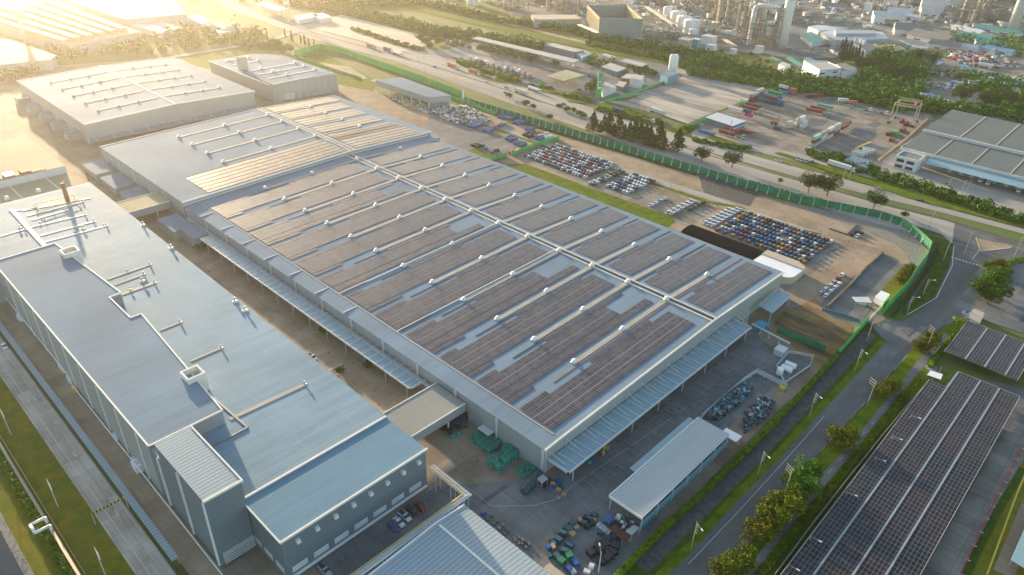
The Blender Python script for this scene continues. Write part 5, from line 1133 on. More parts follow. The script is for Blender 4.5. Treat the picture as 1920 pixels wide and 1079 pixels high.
def drumstack(px, py, n, col, label, s=.45, h=.95, spread=2.4, group=None, cat='drum', nm='drum', nz=1, sq=False):
    q = G(px, py)
    b = MB()
    if sq: b.box(-s, -s*.8, 0, s, s*.8, h); b.box(-s*.9, -s*.7, h, s*.9, s*.7, h+.05)
    else: b.lathe((0, 0, 0), [(s, 0), (s*1.04, h*.3), (s, h*.34), (s, h*.62), (s*1.04, h*.66), (s, h), (s*.9, h), (s*.9, h-.05)], 12)
    o0 = b.build(nm, M[col] if col in M else None)
    for i in range(n):
        o = o0 if i == 0 else o0.copy()
        if i: COL.objects.link(o)
        o.location = (q.x+(i % max(1, int(math.sqrt(n))))*s*2.5+rnd.uniform(-.2, .2)*s, q.y+(i//max(1, int(math.sqrt(n))) % 9)*s*2.5+rnd.uniform(-.2, .2)*s, .04+(h+.03)*(0 if nz == 1 else rnd.choice(range(nz))*0)); o.rotation_euler.z = rnd.uniform(-.5, .5) if sq else 0; o.scale = (rnd.uniform(.75, 1.15), rnd.uniform(.7, 1.1), rnd.uniform(.7, 1.2)) if sq else (1, 1, rnd.uniform(.85, 1.1))
        tag(o, label, cat, group or label)
M['grey_bin'] = mat('grey_bin', (.13, .14, .14), .6, var=.2); M['tan_bin'] = mat('tan_bin', (.24, .22, .18), .6, var=.2); M['drum_blue'] = mat('drum_blue', (.025, .11, .32), .45, var=.15); M['bin_teal'] = mat('bin_teal', (.02, .09, .11), .5, var=.2); M['bin_black'] = mat('bin_black', (.018, .02, .024), .5, var=.2); M['card'] = mat('cardboard', (.42, .27, .13), .8, var=.15); M['drum_green'] = mat('drum_green', (.10, .20, .16), .45, var=.1)
M['tarp_teal'] = mat('tarp_teal', (.008, .04, .055), .5, scale=1, col2=(.03, .10, .12)); M['maroon'] = mat('maroon_sheet', (.07, .022, .018), .6, var=.2); M['pink'] = mat('pink_sacks', (.50, .20, .20), .7, var=.15)
# barrels by the scrap heap
for px, py, n, c, l in ((878, 238, 24, 'drum_blue', 'blue barrel in the left group beside the scrap heap'), (893, 232, 12, 'drum_green', 'grey green barrel behind the left blue group'), (905, 246, 18, 'drum_blue', 'blue barrel in the lower group of the barrel yard'), (922, 240, 8, 'pink', 'pink sack between blue barrels'), (932, 238, 8, 'drum_blue', 'blue barrel right of the pink sacks'), (940, 234, 6, 'yellow', 'yellow barrel at the right of the pink sacks'),
                        (935, 222, 20, 'drum_blue', 'blue barrel in the tall far group by the kerb'), (948, 224, 12, 'drum_green', 'pale green barrel beside the tall far group'), (962, 232, 20, 'drum_blue', 'blue barrel in the group near the kerb'), (985, 245, 12, 'drum_blue', 'blue barrel at the right of the barrel yard'), (948, 262, 16, 'drum_blue', 'blue barrel in the wall of barrels before the green panels'), (965, 272, 16, 'drum_blue', 'blue barrel next to the green panels'), (1005, 262, 10, 'drum_blue', 'blue barrel at the corner of the green panels')):
    drumstack(px, py, n, c, l, .75, 2.0)
for px, py, n, c, l in ((885, 274, 4, 'bin_black', 'dark covered bale left of the blue hut'), (895, 278, 3, 'bin_black', 'dark covered bale beside the blue hut'), (922, 288, 3, 'bin_black', 'round dark bale right of the blue hut'), (935, 294, 2, 'bin_black', 'rightmost dark bale by the green panels'), (910, 282, 1, 'drum_blue', 'small hut with blue roof among dark bales'), (955, 289, 2, 'rust', 'rusty box at the gap of the green panels'), (982, 255, 14, 'bin_black', 'black crate in the mixed pile behind the green panels'), (998, 256, 12, 'rust', 'brown crate in the mixed pile behind the green panels'), (1012, 258, 10, 'steel', 'grey crate in the mixed pile behind the green panels')):
    drumstack(px, py, n, c, l, 1.1, 1.8, sq=True, cat='crate', nm='crate')
# yard front crates
for px, py, n, c, s, h, l in ((1037, 910, 1, 'card', .8, .9, 'cardboard box nearest the small tin roof'), (1046, 920, 1, 'card', .8, .9, 'second cardboard box right of the blue tarpaulin'), (1058, 930, 1, 'card', .8, .9, 'third cardboard box at the end of the row by the corner'), (1047, 936, 1, 'card', .7, .6, 'open tan box set apart from the row'), (1052, 915, 1, 'bin_teal', .9, 1.0, 'dark teal box in the row of boxes by the corner'), (1020, 912, 2, 'bin_black', 1.0, 1.2, 'dark grey bin beside the tin roof'), (1030, 918, 3, 'drum_blue', .9, .8, 'blue crate between bins and cardboard boxes'),
                       (1078, 990, 2, 'card', 1.0, 1.2, 'yellow tan crate of the group in the open yard'), (1072, 1003, 1, 'card', 1.1, 1.1, 'pale wooden crate lowest of the group in the open yard'), (1068, 993, 2, 'bin_teal', .9, 1.0, 'teal crate beside the wooden ones in the open yard'), (1088, 982, 4, 'bin_black', 1.0, 1.1, 'black bin of the group behind the wooden crates'), (1096, 985, 3, 'bin_teal', 1.0, 1.3, 'dark teal bin by the green rack'), (1112, 976, 1, 'card', .9, .8, 'pale box at the head of the rack'), (1052, 1005, 3, 'bin_teal', 1.1, 1.6, 'round topped teal bin left of the wooden crates'), (1045, 1015, 3, 'bin_teal', 1.1, 1.6, 'teal bin below the round topped one'),
                       (1034, 1020, 3, 'bin_black', 1, 1.1, 'black crate in the left line of the open yard'), (1038, 1028, 1, 'card', .9, .9, 'tan box in the left line of the open yard'), (1028, 1030, 2, 'drum_blue', .9, 1, 'blue crate in the left line of the open yard'), (1030, 1042, 2, 'bin_teal', .8, .7, 'green bin in the left line of the open yard'), (1044, 1048, 3, 'bin_teal', 1.2, 1.6, 'large teal covered bin in the left line'), (1054, 1056, 2, 'screen', 1.2, 1.5, 'large green covered bin in the left line'), (1066, 1068, 2, 'drum_blue', 1.1, 1.2, 'blue covered crate near the bottom of the left line'), (1074, 1074, 1, 'mesh_white', .9, .8, 'white crate near the bottom of the left line'), (1100, 1074, 2, 'steel', .9, .8, 'grey basket at the bottom edge of the open yard'),
                       (906, 966, 1, 'drum_blue', .8, 1.2, 'bright blue bin at the head of the row beside the ribbed hall'), (914, 974, 2, 'grey_bin', .6, .6, 'white crate next to the bright blue bin'), (926, 984, 2, 'grey_bin', .6, .6, 'grey basket in the row beside the ribbed hall'), (936, 992, 2, 'tan_bin', .6, .6, 'pale basket in the row beside the ribbed hall'), (945, 1002, 2, 'grey_bin', .6, .6, 'grey basket in the middle of the row beside the ribbed hall'), (966, 1014, 4, 'tan_bin', .6, .6, 'pale basket in the cluster beside the ribbed hall'), (978, 1022, 4, 'grey_bin', .6, .6, 'grey basket in the cluster beside the ribbed hall'),
                       (1108, 1042, 6, 'bin_black', 1.4, 1.5, 'black covered bale beside the bent lamp post'), (1120, 1036, 4, 'bin_black', 1.3, 1.4, 'black covered bale near the boundary kerb'), (1136, 1030, 3, 'drum_blue', .8, 1, 'blue bin by the boundary kerb'), (1150, 1012, 2, 'drum_blue', .8, 1.2, 'blue drum beside the maroon roof'), (1125, 1000, 6, 'bin_teal', 1.1, 1.1, 'dark blue bundle beside the white rack'), (1140, 1008, 5, 'bin_black', 1.0, 1.1, 'black bundle beside the white rack'),
                       (832, 806, 4, 'bin_black', 1.2, 1.4, 'black machine cover under the end of the link bridge'), (845, 800, 5, 'bin_teal', 1.2, 1.5, 'dark teal machine cover beside the link bridge'), (858, 798, 3, 'drum_blue', 1.1, 1.1, 'dark blue machine cover beside the link bridge'), (840, 814, 4, 'green_cage', 1, .8, 'green crate in front of the machine covers'), (1110, 868, 1, 'drum_blue', .7, 1.6, 'blue bin standing under the gable canopy'), (1104, 868, 1, 'green_cage', .7, 1.3, 'green bin standing under the gable canopy'), (1130, 852, 1, 'yellow', .7, 1.5, 'yellow bin standing under the gable canopy'), (1137, 842, 1, 'yellow', .7, 1.2, 'second yellow bin under the gable canopy'), (1160, 972, 1, 'white', .8, 1.4, 'white drum at the open end of the long shed')):
    drumstack(px, py, n, c, l, s, h, sq=True, cat='crate', nm='crate')
def slabroof(name, label, pts, z, m, cat='roof', tilt=0):
    P = [G(x, y, z) for x, y in pts]; r = thing(name, label, cat, (P[0].x, P[0].y, 0)); b = MB()
    b.prism([(p.x, p.y) for p in P], [z-.12+(tilt if i > 1 else 0) for i in range(len(P))], [z+(tilt if i > 1 else 0) for i in range(len(P))]); b.build('roof', M[m], r)
    c = sum(P, Vector())/len(P)
    for p in P: q = c+(p-c)*.9; b = MB(); b.bar((q.x, q.y, 0), (q.x, q.y, z-.12), .08); b.build('post', M['steel'], r)
    return r
slabroof('lean_to', 'maroon flat roof over stored goods beside the long shed', [(1140, 991), (1153, 983), (1183, 1006), (1168, 1014)], 2.6, 'maroon')
slabroof('lean_to', 'silver sheet roof at the corner of the long shed', [(1172, 996), (1188, 984), (1200, 992), (1184, 1006)], 2.8, 'wall', tilt=.5)
slabroof('tin_roof', 'small tin roof on posts at the warehouse corner', [(1007, 898), (1018, 889), (1028, 898), (1016, 907)], 2.8, 'wall')
slabroof('blue_stall', 'bright blue tarpaulin stall before the long shed', [(1130, 972), (1140, 964), (1152, 972), (1142, 982)], 2.0, 'drum_blue')
b = MB(); rr_ = random.Random(2)
for k in range(9):
    q = G(985+k*3.2, 922-k*3.6); b.lathe((q.x, q.y, .02), [(1.5, 0), (1.5, 1.2), (1.0, 2.0), (.1, 2.3)], 9)
tag(b.build('tarp_heap', M['tarp_teal'], None, True), 'long dark teal tarpaulin heap beside the tin roof', 'tarpaulin')
r = thing('rack', 'white tube rack lying beside the dark bundles', 'rack', G(1120, 1000)); b = MB(); a_, c_ = G(1118, 985, 1.2), G(1140, 1002, 1.2)
for e in (0, .5, 1.0, 1.5): b.bar(a_+Vector((0, e, 0)), c_+Vector((0, e, 0)), .08)
for f in (0, .33, .66, 1): p = a_.lerp(c_, f); b.bar(p, p+Vector((0, 1.5, 0)), .08); b.bar(p, p-Vector((0, 0, 1.2)), .08)
b.build('tubes', M['white'], r)
pole(1122, 1076, 9, 'bent white lamp post over the black bales', 0, 1, 2.4, 'mesh_white')
# scrap masses
def heap(name, label, poly, n, hmax, mats, smin, smax, seed=1, cat='scrap'):
    rr = random.Random(seed); P = [G(*p) for p in poly]; x0, x1 = min(p.x for p in P), max(p.x for p in P); y0, y1 = min(p.y for p in P), max(p.y for p in P); b = MB(); c = 0
    cx, cy = (x0+x1)/2, (y0+y1)/2
    while c < n:
        x, y = rr.uniform(x0, x1), rr.uniform(y0, y1); ins = False; j = len(P)-1
        for i in range(len(P)):
            if (P[i].y > y) != (P[j].y > y) and x < (P[j].x-P[i].x)*(y-P[i].y)/(P[j].y-P[i].y)+P[i].x: ins = not ins
            j = i
        if not ins: continue
        c += 1; f = 1-max(abs(x-cx)/(x1-x0), abs(y-cy)/(y1-y0))*1.6
        z = rr.uniform(0, hmax)*max(.15, f); s = rr.uniform(smin, smax); a = rr.uniform(0, PI)
        if rr.random() < .7: b.cb((x, y, z), (s, s*rr.uniform(.3, 1), s*rr.uniform(.2, .7)), a, rr.randrange(len(mats)))
        else:
            d = Vector((rr.gauss(0, 1), rr.gauss(0, 1), rr.gauss(0, .4))).normalized()*s; p = Vector((x, y, z+.2)); b.bar(p-d, p+d, s*.12, 5, rr.randrange(len(mats)))
    return tag(b.build(name, [M[m] for m in mats]), label, cat, kind='stuff')
heap('scrap_heap', 'large grey heap of scrapped car parts beside the loading shed', [(806, 212), (830, 200), (872, 200), (905, 215), (918, 228), (900, 238), (862, 234), (830, 224)], 1500, 2.6, ['steel', 'bin_black', 'wall_dark', 'white', 'bin_teal', 'lot_pale'], .6, 2.2, 4)
heap('scrap_heap', 'pale wooden pallets and racks under the loading shed', [(715, 178), (750, 172), (800, 196), (800, 212), (770, 206)], 420, 1.8, ['cream', 'lot_pale', 'card', 'steel'], .8, 2.4, 5)
heap('scrap_heap', 'blue grey scrap heap beside the striped bales in the lower yard', [(1388, 800), (1400, 770), (1430, 745), (1452, 752), (1448, 772), (1420, 795), (1395, 812)], 700, 2.2, ['blue_wall', 'mesh_white', 'bin_black', 'bin_black', 'bin_teal', 'bin_teal', 'rust', 'wall_dark'], .35, 1.2, 6)
heap('scrap_bales', 'row of blue grey crushed bales inside the mesh fence', [(1322, 785), (1345, 760), (1395, 722), (1412, 722), (1400, 745), (1345, 790)], 520, 2.6, ['blue_wall', 'bin_teal', 'wall_dark', 'grey_bin', 'bin_teal', 'bin_black'], .5, 1.7, 7)
heap('mixed_goods', 'dark mixed goods piled between the blue stall and long shed', [(1140, 985), (1165, 965), (1190, 985), (1172, 1000)], 120, 1.3, ['bin_black', 'bin_teal', 'screen', 'steel'], .4, 1.2, 8)
# tank compound
r = thing('tank_compound', 'concrete platform with railings around the white tanks', 'platform', G(1488, 700))
b = MB(); PP = [G(*p) for p in ((1455, 690), (1478, 664), (1524, 672), (1518, 690), (1480, 716), (1470, 722))]; b.prism([(p.x, p.y) for p in PP], 0, .5); b.build('platform', M['yard'], r)
b = MB()
for p, q in zip(PP, PP[1:]+PP[:1]):
    for z in (.9, 1.6): b.bar(Vector((p.x, p.y, z)), Vector((q.x, q.y, z)), .07)
    k = int((q-p).length/1.2)+1
    for i in range(k): w_ = p.lerp(q, i/k); b.bar((w_.x, w_.y, .5), (w_.x, w_.y, 1.6), .05)
b.build('railing', M['white'], r)
for x, y, l in ((1482, 686, 'upper horizontal white tank of the compound'), (1475, 693, 'lower horizontal white tank of the compound')):
    q = G(x, y, 1.5); b = MB(); b.bar((q.x-2.1, q.y-.2, 1.9), (q.x+2.1, q.y+.2, 1.9), 1.15, 14); b.cb((q.x-1.4, q.y, .5), (.3, 1.6, .6)); b.cb((q.x+1.4, q.y, .5), (.3, 1.6, .6)); tag(b.build('storage_tank', M['white'], None, False), l, 'tank')
q = G(1461, 702); b = MB(); b.lathe((q.x, q.y, .1), [(1.3, 0), (1.3, 2.6), (1.0, 3.0), (.2, 3.2)], 16); tag(b.build('storage_tank', M['white']), 'short upright cream tank of the compound', 'tank')
q = G(1462, 664); r = thing('pump_house', 'grey roofed pump cabinet left of the white tanks', 'cabinet', q); b = MB(); b.cb((q.x, q.y, 0), (3.6, 4.4, 2.6)); b.build('casing', M['mesh_white'], r); b = MB(); b.cb((q.x, q.y, 2.6), (4, 4.8, .2)); b.build('roof', M['steel'], r)
wall_line('mesh_fence', 'grey mesh fence round the bale and scrap enclosure', 'fence', [(1315, 785), (1395, 715), (1418, 700), (1475, 728)], 2.2, 'mesh_white', .3, 3.0, .04)
q = G(1466, 731); b = MB(); b.cb((q.x, q.y, .1), (2.2, 1.6, 1.3)); b.bar((q.x-1, q.y, .2), (q.x-1, q.y, 1.7), .08); b.bar((q.x+1, q.y, .2), (q.x+1, q.y, 1.7), .08); tag(b.build('yellow_cage', M['yellow']), 'yellow machine cage at the corner of the mesh fence', 'machine')
wall_line('pipe_bridge', 'pale pipe bridge running from the canopy end to the pump cabinet', 'pipe rack', [(1408, 618), (1440, 635), (1478, 655)], 3.0, 'mesh_white', .4, 4, .8, z0=2.6)
# second canopy and stair tower
r = thing('side_canopy', 'blue glazed canopy at the far corner of the solar warehouse', 'canopy', (-104, 262, 0)); P = [G(x, y, 6) for x, y in ((1423, 573), (1458, 543), (1484, 555), (1448, 587))]
b = MB(); b.prism([(p.x, p.y) for p in P], 5.8, 6.0); b.build('roof', M['canopy'], r); b = MB()
for p, q in zip(P, P[1:]+P[:1]): b.bar(p, q, .2)
for f in (.33, .66): b.bar(P[0].lerp(P[3], f)+Vector((0, 0, .25)), P[1].lerp(P[2], f)+Vector((0, 0, .25)), .14)
for p in (P[2], P[3]): b.bar((p.x-.5, p.y, 0), (p.x-.5, p.y, 5.8), .18)
b.build('frame', M['steel'], r)
r = thing('stair_tower', 'open steel stair tower between the two canopies', 'stair tower', (-104, 254, 0)); b = MB()
for x in (-105.4, -101.6):
    for y in (252, 256): b.bar((x, y, 0), (x, y, 9.4), .12)
for k in range(5):
    z = 1.8+k*1.8; b.path([(-105.4, 252, z), (-101.6, 252, z), (-101.6, 256, z), (-105.4, 256, z), (-105.4, 252, z)], .07); b.bar((-105, 252 if k % 2 else 256, z-1.8), (-102, 252 if k % 2 else 256, z), .14)
b.build('frame', M['steel'], r)
b = MB(); b.box(-99.5, 258.5, .1, -95.5, 262, 3.0); b.bar((-99, 262.6, 2.2), (-94.8, 262.6, 2.2), .9, 12); tag(b.build('blue_tank', M['box_cyan']), 'pale blue tank unit below the side canopy', 'tank')
# gatehouse, booths, wall, ramp
poly_bld('gatehouse', 'small gatehouse with flat white roof at the green screen', 'gatehouse', [(1641, 556), (1652, 545), (1669, 552), (1658, 566)], 3.2, 0, 'white_wall', 'white')
slabroof('booth_roof', 'grey double roof over the small booth on the ramp', [(1597, 557), (1628, 557), (1635, 568), (1605, 566)], 3.0, 'steel', 'booth')
q = G(1617, 571); b = MB(); b.cb((q.x, q.y, 0), (2.4, 1.8, 2.4)); tag(b.build('booth', M['white_wall']), 'white ticket booth under the grey double roof', 'booth')
r = thing('sliding_gate', 'white slatted sliding gate across the factory entrance', 'gate', G(1628, 600)); a_, c_ = G(1628, 602), G(1656, 573); b = MB()
for z in (.2, 1.0, 1.8): b.bar(a_+Vector((0, 0, z)), c_+Vector((0, 0, z)), .1)
for i in range(24): p = a_.lerp(c_, i/23); b.bar(p+Vector((0, 0, .1)), p+Vector((0, 0, 1.9)), .09)
b.build('slats', M['white'], r)
wall_line('ramp_wall', 'long grey concrete wall along the edge of the ramp deck', 'wall', [(1655, 475), (1622, 505), (1590, 540), (1550, 578)], 1.5, 'concrete', None, 4, .5)
r = wall_line('retaining_wall', 'dark glazed retaining wall with white ribs below the booth', 'wall', [(1540, 582), (1580, 592), (1612, 604)], 1.2, 'wall_dark', 1, 2.8, .2)
wall_line('kerb_wall', 'low zigzag kerb wall around the small turning loop', 'wall', [(1555, 430), (1588, 441), (1607, 422)], .7, 'yard', None, 4, .6)
# black shed and rounded building
P = [Vector((-169, 313.5, 0)), Vector((-127, 311, 0)), Vector((-127, 323.5, 0)), Vector((-169, 323.5, 0))]
r = thing('black_shed', 'long black roofed shed between the warehouse and the mixed car block', 'shed', (-127, 311, 0)); M['black_roof'] = ribbed('black_roof', (.012, .012, .014), 1.0, 0, 1.2, .3, patch=.3, spec=0)
b = MB(); b.box(-168.5, 312.3, 0, -127.3, 323.0, 2.6); b.build('wall', M['wall_dark'], r)
b = MB(); x0, x1 = -169.5, -127; A8 = [(317.7-6.2*math.cos(PI*i/10), 2.6+1.7*math.sin(PI*i/10)) for i in range(11)]; b.add([(x0, y, z) for y, z in A8]+[(x1, y, z) for y, z in A8], [(i, 11+i, 12+i, i+1) for i in range(10)]+[tuple(range(11)), tuple(range(21, 10, -1))]); b.build('roof', M['black_roof'], r)
r = thing('rounded_building', 'white flat roofed building with a rounded corner beside the black shed', 'building', (-108, 304, 0)); pts = [(-126.5, 311), (-126.5, 323.4), (-107, 323.4)]
for k in range(7): a = PI/2-k*PI/12; pts.append((-111+5.5*math.cos(a)*.98, 313+9.5*math.sin(a)*1.0))
pts = [(-126.5, 304.5), (-126.5, 323.0), (-110, 323.0)]+[(-110+5*math.sin(t), 318+5*math.cos(t)) for t in (0.3, .6, .9, 1.2, 1.57)]+[(-105, 309)]+[(-110+5*math.cos(t), 309-5*math.sin(t)) for t in (.3, .7, 1.1, 1.57)]
b = MB(); b.prism(pts, 0, 3.9); b.build('wall', M['lot_pale'], r); b = MB(); b.prism(pts, 3.9, 4.1); b.build('roof', M['white'], r)
b = MB(); b.prism([(-126.6, 317.5), (-126.6, 323.4), (-110, 323.4), (-105.5, 320.5), (-104.5, 317.5)], 4.1, 4.6); b.build('raised_strip', M['lot_pale'], r)
b = MB(); b.box(-112, 303.6, .2, -110.6, 303.95, 2.4); b.box(-118, 304.2, 1.2, -115, 304.45, 2.4); b.build('door', M['dark'], r)
# ---- carports
M['grey_roof_strip'] = mat('gutter_metal', (.27, .31, .34), .6, var=.08)
def carport(name, label, cornerA, ang, Wd, Ln, z, lines, cut=0):
    o = G(*cornerA, z) if cut == 0 else Vector(cornerA); r = thing(name, label, 'carport', (o.x, o.y, 0), ang)
    def B(fn, nm, m):
        b = MB(); fn(b); ob = bpy.data.objects.new; me = b.build(nm, m); me.parent = r; return me
    B(lambda b: (b.box(0, -Ln, z-.15, lines[0], -cut, z), b.box(lines[0], -Ln, z-.15, Wd, 0, z)), 'roof', M['pv_dark'])
    for x in lines: B(lambda b: b.box(x-.28, -Ln, z, x+.28, 0, z+.12), 'roof_gutter', M['grey_roof_strip'])
    for x in [0.6]+lines+[Wd-.6]:
        for k in range(int(Ln/11)): B(lambda b: b.bar((x, -k*11-1, 0), (x, -k*11-1, z-.15), .14), 'column', M['mesh_white'])
    B(lambda b: [b.box(-.15, -Ln, z-.5, 0, -cut, z+.02), b.box(Wd, -Ln, z-.5, Wd+.15, 0, z+.02), b.box(lines[0] if cut else -.15, 0, z-.5, Wd+.15, .15, z+.02)], 'fascia', M['lot_pale'])
    return r
carport('solar_carport', 'large dark solar carport roof with pale gutters at bottom right', (-33, 284, 4), 0, 27.3, 175, 4.0, [6.4, 14.1, 20.6], cut=13.5)
carport('solar_carport', 'smaller upper solar carport with pale frame beside the entrance booth', (1815, 602), 0, 26, 32, 4.0, [7.6, 14.6, 21.8])
wall_line('green_belt_pipe', 'bright red fire pipe on supports along the right lane', 'pipe', [(1935, 805), (1905, 862), (1860, 950), (1800, 1079)], 1.0, 'lamp_red', .2, 6, .35, z0=.7)
band('lane_paving', [(1925, 800), (1860, 905), (1765, 1079)], 8, 'slab'); band('lane_drain', [(1918, 880), (1870, 960), (1810, 1079)], 2.2, 'grass_dark'); band('kerb_line', [(1960, 800), (1905, 930), (1850, 1079)], .5, 'yellow'); band('right_paving', [(1985, 850), (1945, 920), (1880, 1079)], 5, 'concrete')
slabroof('blue_roof', 'blue solar roof corner at the bottom right edge', [(1895, 1050), (1935, 960), (1990, 990), (1960, 1090)], 3.5, 'canopy', 'carport')
slabroof('gate_canopy', 'small white canopy over the driveway barrier', [(1738, 703), (1745, 695), (1768, 702), (1764, 712)], 2.6, 'white', 'canopy')
poly_bld('entrance_booth', 'white entrance booth with flat brown roof and red windows', 'booth', [(1820, 586), (1826, 579), (1846, 587), (1842, 597)], 3.0, 0, 'white_wall', 'lot_pale')
q = G(1812, 588); b = MB(); b.cb((q.x, q.y, .3), (1.4, 1.2, 1.9), .3); b.cb((q.x, q.y, 0), (3.4, 2.0, .3), .3, 1); tag(b.build('blue_kiosk', [M['drum_blue'], M['paint']]), 'blue kiosk on a white kerb left of the entrance booth', 'kiosk')
for i, (p1, p2) in enumerate((((1828, 447), (1900, 460)),)):
    pass
for pts in ([(1600, 740), (1618, 722), (1630, 730), (1612, 750)], [(1500, 862), (1520, 840), (1530, 848), (1510, 872)], [(1690, 620), (1712, 605), (1725, 612), (1702, 632)], [(1352, 1030), (1372, 1010), (1384, 1018), (1366, 1040)], [(1655, 672), (1662, 664), (1668, 668), (1661, 677)]): sheet('road_patch', pts, 'stain')
# ---- road paint
def line(name, pts, w, m='paint', dash=None):
    P = [G(*p) for p in pts]; LAY[0] += 1; z = .004*LAY[0]+.02; b = MB()
    for a, c in zip(P, P[1:]):
        L_ = (c-a).length; d = (c-a).normalized(); n = Vector((-d.y, d.x, 0))*w/2; segs = [(0, L_)] if not dash else [(s*1.0, min(L_, s+dash[0])) for s in [i*(dash[0]+dash[1]) for i in range(int(L_/(dash[0]+dash[1]))+1)]]
        for s, e in segs: A_, C_ = a+d*s, a+d*e; b.add([(A_.x-n.x, A_.y-n.y, z), (C_.x-n.x, C_.y-n.y, z), (C_.x+n.x, C_.y+n.y, z), (A_.x+n.x, A_.y+n.y, z)], [(0, 1, 2, 3)])
    structure(name, b, M[m])
line('road_edge_line', [(1545, 782), (1460, 878), (1380, 965), (1290, 1060)], .16)
line('road_centre_line', [(1680, 690), (1600, 780), (1510, 880), (1420, 975), (1320, 1079)], .18, 'paint_yellow', (3, 5))
line('road_lane_line', [(1640, 790), (1560, 880), (1470, 985)], .14, 'paint', (3, 6))
line('zebra', [(1784, 484), (1838, 500)], 1.4, 'paint', (1.0, .6)); line('junction_line', [(1830, 445), (1836, 470), (1824, 486)], .3)
line('junction_kerb', [(1828, 447), (1836, 462), (1838, 472)], .5, 'paint_yellow'); line('junction_kerb', [(1838, 472), (1895, 466)], .5); line('road_edge_line', [(1788, 462), (1785, 500), (1755, 560), (1700, 592)], .4)
for o1, o2 in ((-14, 0), (16, 0)):
    line('highway_line', [(600, 68+o1*.35), (760, 110+o1*.45), (900, 160+o1*.6), (1060, 215+o1*.7), (1200, 262+o1*.8), (1330, 305+o1), (1500, 358+o1), (1640, 400+o1), (1760, 430+o1), (1950, 495+o1)], .22, 'paint', None)
line('yard_line', [(838, 890), (890, 926), (922, 951), (1000, 950), (1045, 938), (1070, 915), (1260, 785)], .12); line('yard_drain', [(902, 943), (948, 912)], .7, 'stain')
line('alley_line', [(340, 500), (500, 605), (650, 728), (720, 790)], .12); line('alley_line', [(330, 430), (352, 448)], .3)
for x, y in ((404, 490), (620, 690)): line('alley_zebra', [(x-16, y+20-8), (x+20, y+2-8)], .8, 'paint', (.5, .5))
for i in range(14):
    q = G(455+i*22, 540+i*16.5); LAY[0] += 0; b = MB(); b.path([(q.x, 117, .05), (q.x+3.4, 117, .05), (q.x+3.4, 123, .05)], .05)
for x, y in ((1072, 925), (1018, 920), (895, 865), (1020, 962), (1102, 895), (1180, 840), (1230, 790)):
    q = G(x, y); LAY[0] += 1; z = .004*LAY[0]+.02; b = MB(); b.add([(q.x-.5, q.y-.35, z), (q.x+.5, q.y-.35, z), (q.x+.5, q.y+.35, z), (q.x-.5, q.y+.35, z)], [(0, 1, 2, 3)]); structure('drain_cover', b, M['stain'])
for y in (440, 450, 460, 470, 480): line('stall_line', [(1590-(480-y)*0, y-4+10), (1530, y+30)], .1)
for x in (-257, -218, -183.8): 
    b = MB(); z = .004*LAY[0]+.03; LAY[0] += 1; q = Vector((x, 29.2, z)); b.add([(x-2, 29.05, z), (x+.5, 29.05, z), (x+.5, 29.35, z), (x-2, 29.35, z)], [(0, 1, 2, 3)]); b.add([(x+.5, 28.7, z), (x+1.8, 29.2, z), (x+.5, 29.7, z)], [(0, 1, 2)]); structure('lane_arrow', b, M['paint'])

b = MB(); LAY[0] += 1; z = .004*LAY[0]+.02
def bay(x0, y0, x1, y1, w=.1):
    for a in ((x0, y0, x1, y0+w), (x0, y1-w, x1, y1), (x0, y0+w, x0+w, y1-w)): b.add([(a[0], a[1], z), (a[2], a[1], z), (a[2], a[3], z), (a[0], a[3], z)], [(0, 1, 2, 3)])
for k in range(14): bay(-335+k*12.3, 115.5, -335+k*12.3+4.2, 122.5)
for k in range(26): bay(-96.5, 134+k*4.4, -89, 138.4+k*4.4)
for k in range(9): bay(-112-k*5.4, 343+0*k, -112-k*5.4+2.4, 366)
M['paint_worn'] = mat('paint_worn', (.20, .20, .19), .8, scale=.6, col2=(.33, .32, .30)); structure('bay_lines', b, M['paint_worn'])
rt = random.Random(21)
for nm, area, n in (('yard_litter', (-104, -75, 135, 250), 260), ('alley_litter', (-330, -150, 104, 130), 200), ('lot_litter', (-250, -95, 331, 395), 500)):
    b = MB()
    for i in range(n): b.cb((rt.uniform(*area[:2]), rt.uniform(*area[2:]), .05), (rt.uniform(.15, .7), rt.uniform(.1, .5), rt.uniform(.05, .25)), rt.uniform(0, 3), rt.randrange(3))
    tag(b.build(nm, [M['tan_bin'], M['bin_black'], M['grey_bin']]), 'tiny loose litter and chips scattered over the %s' % {'yard_litter': 'front yard', 'alley_litter': 'alley', 'lot_litter': 'car storage ground'}[nm], 'litter', kind='stuff')
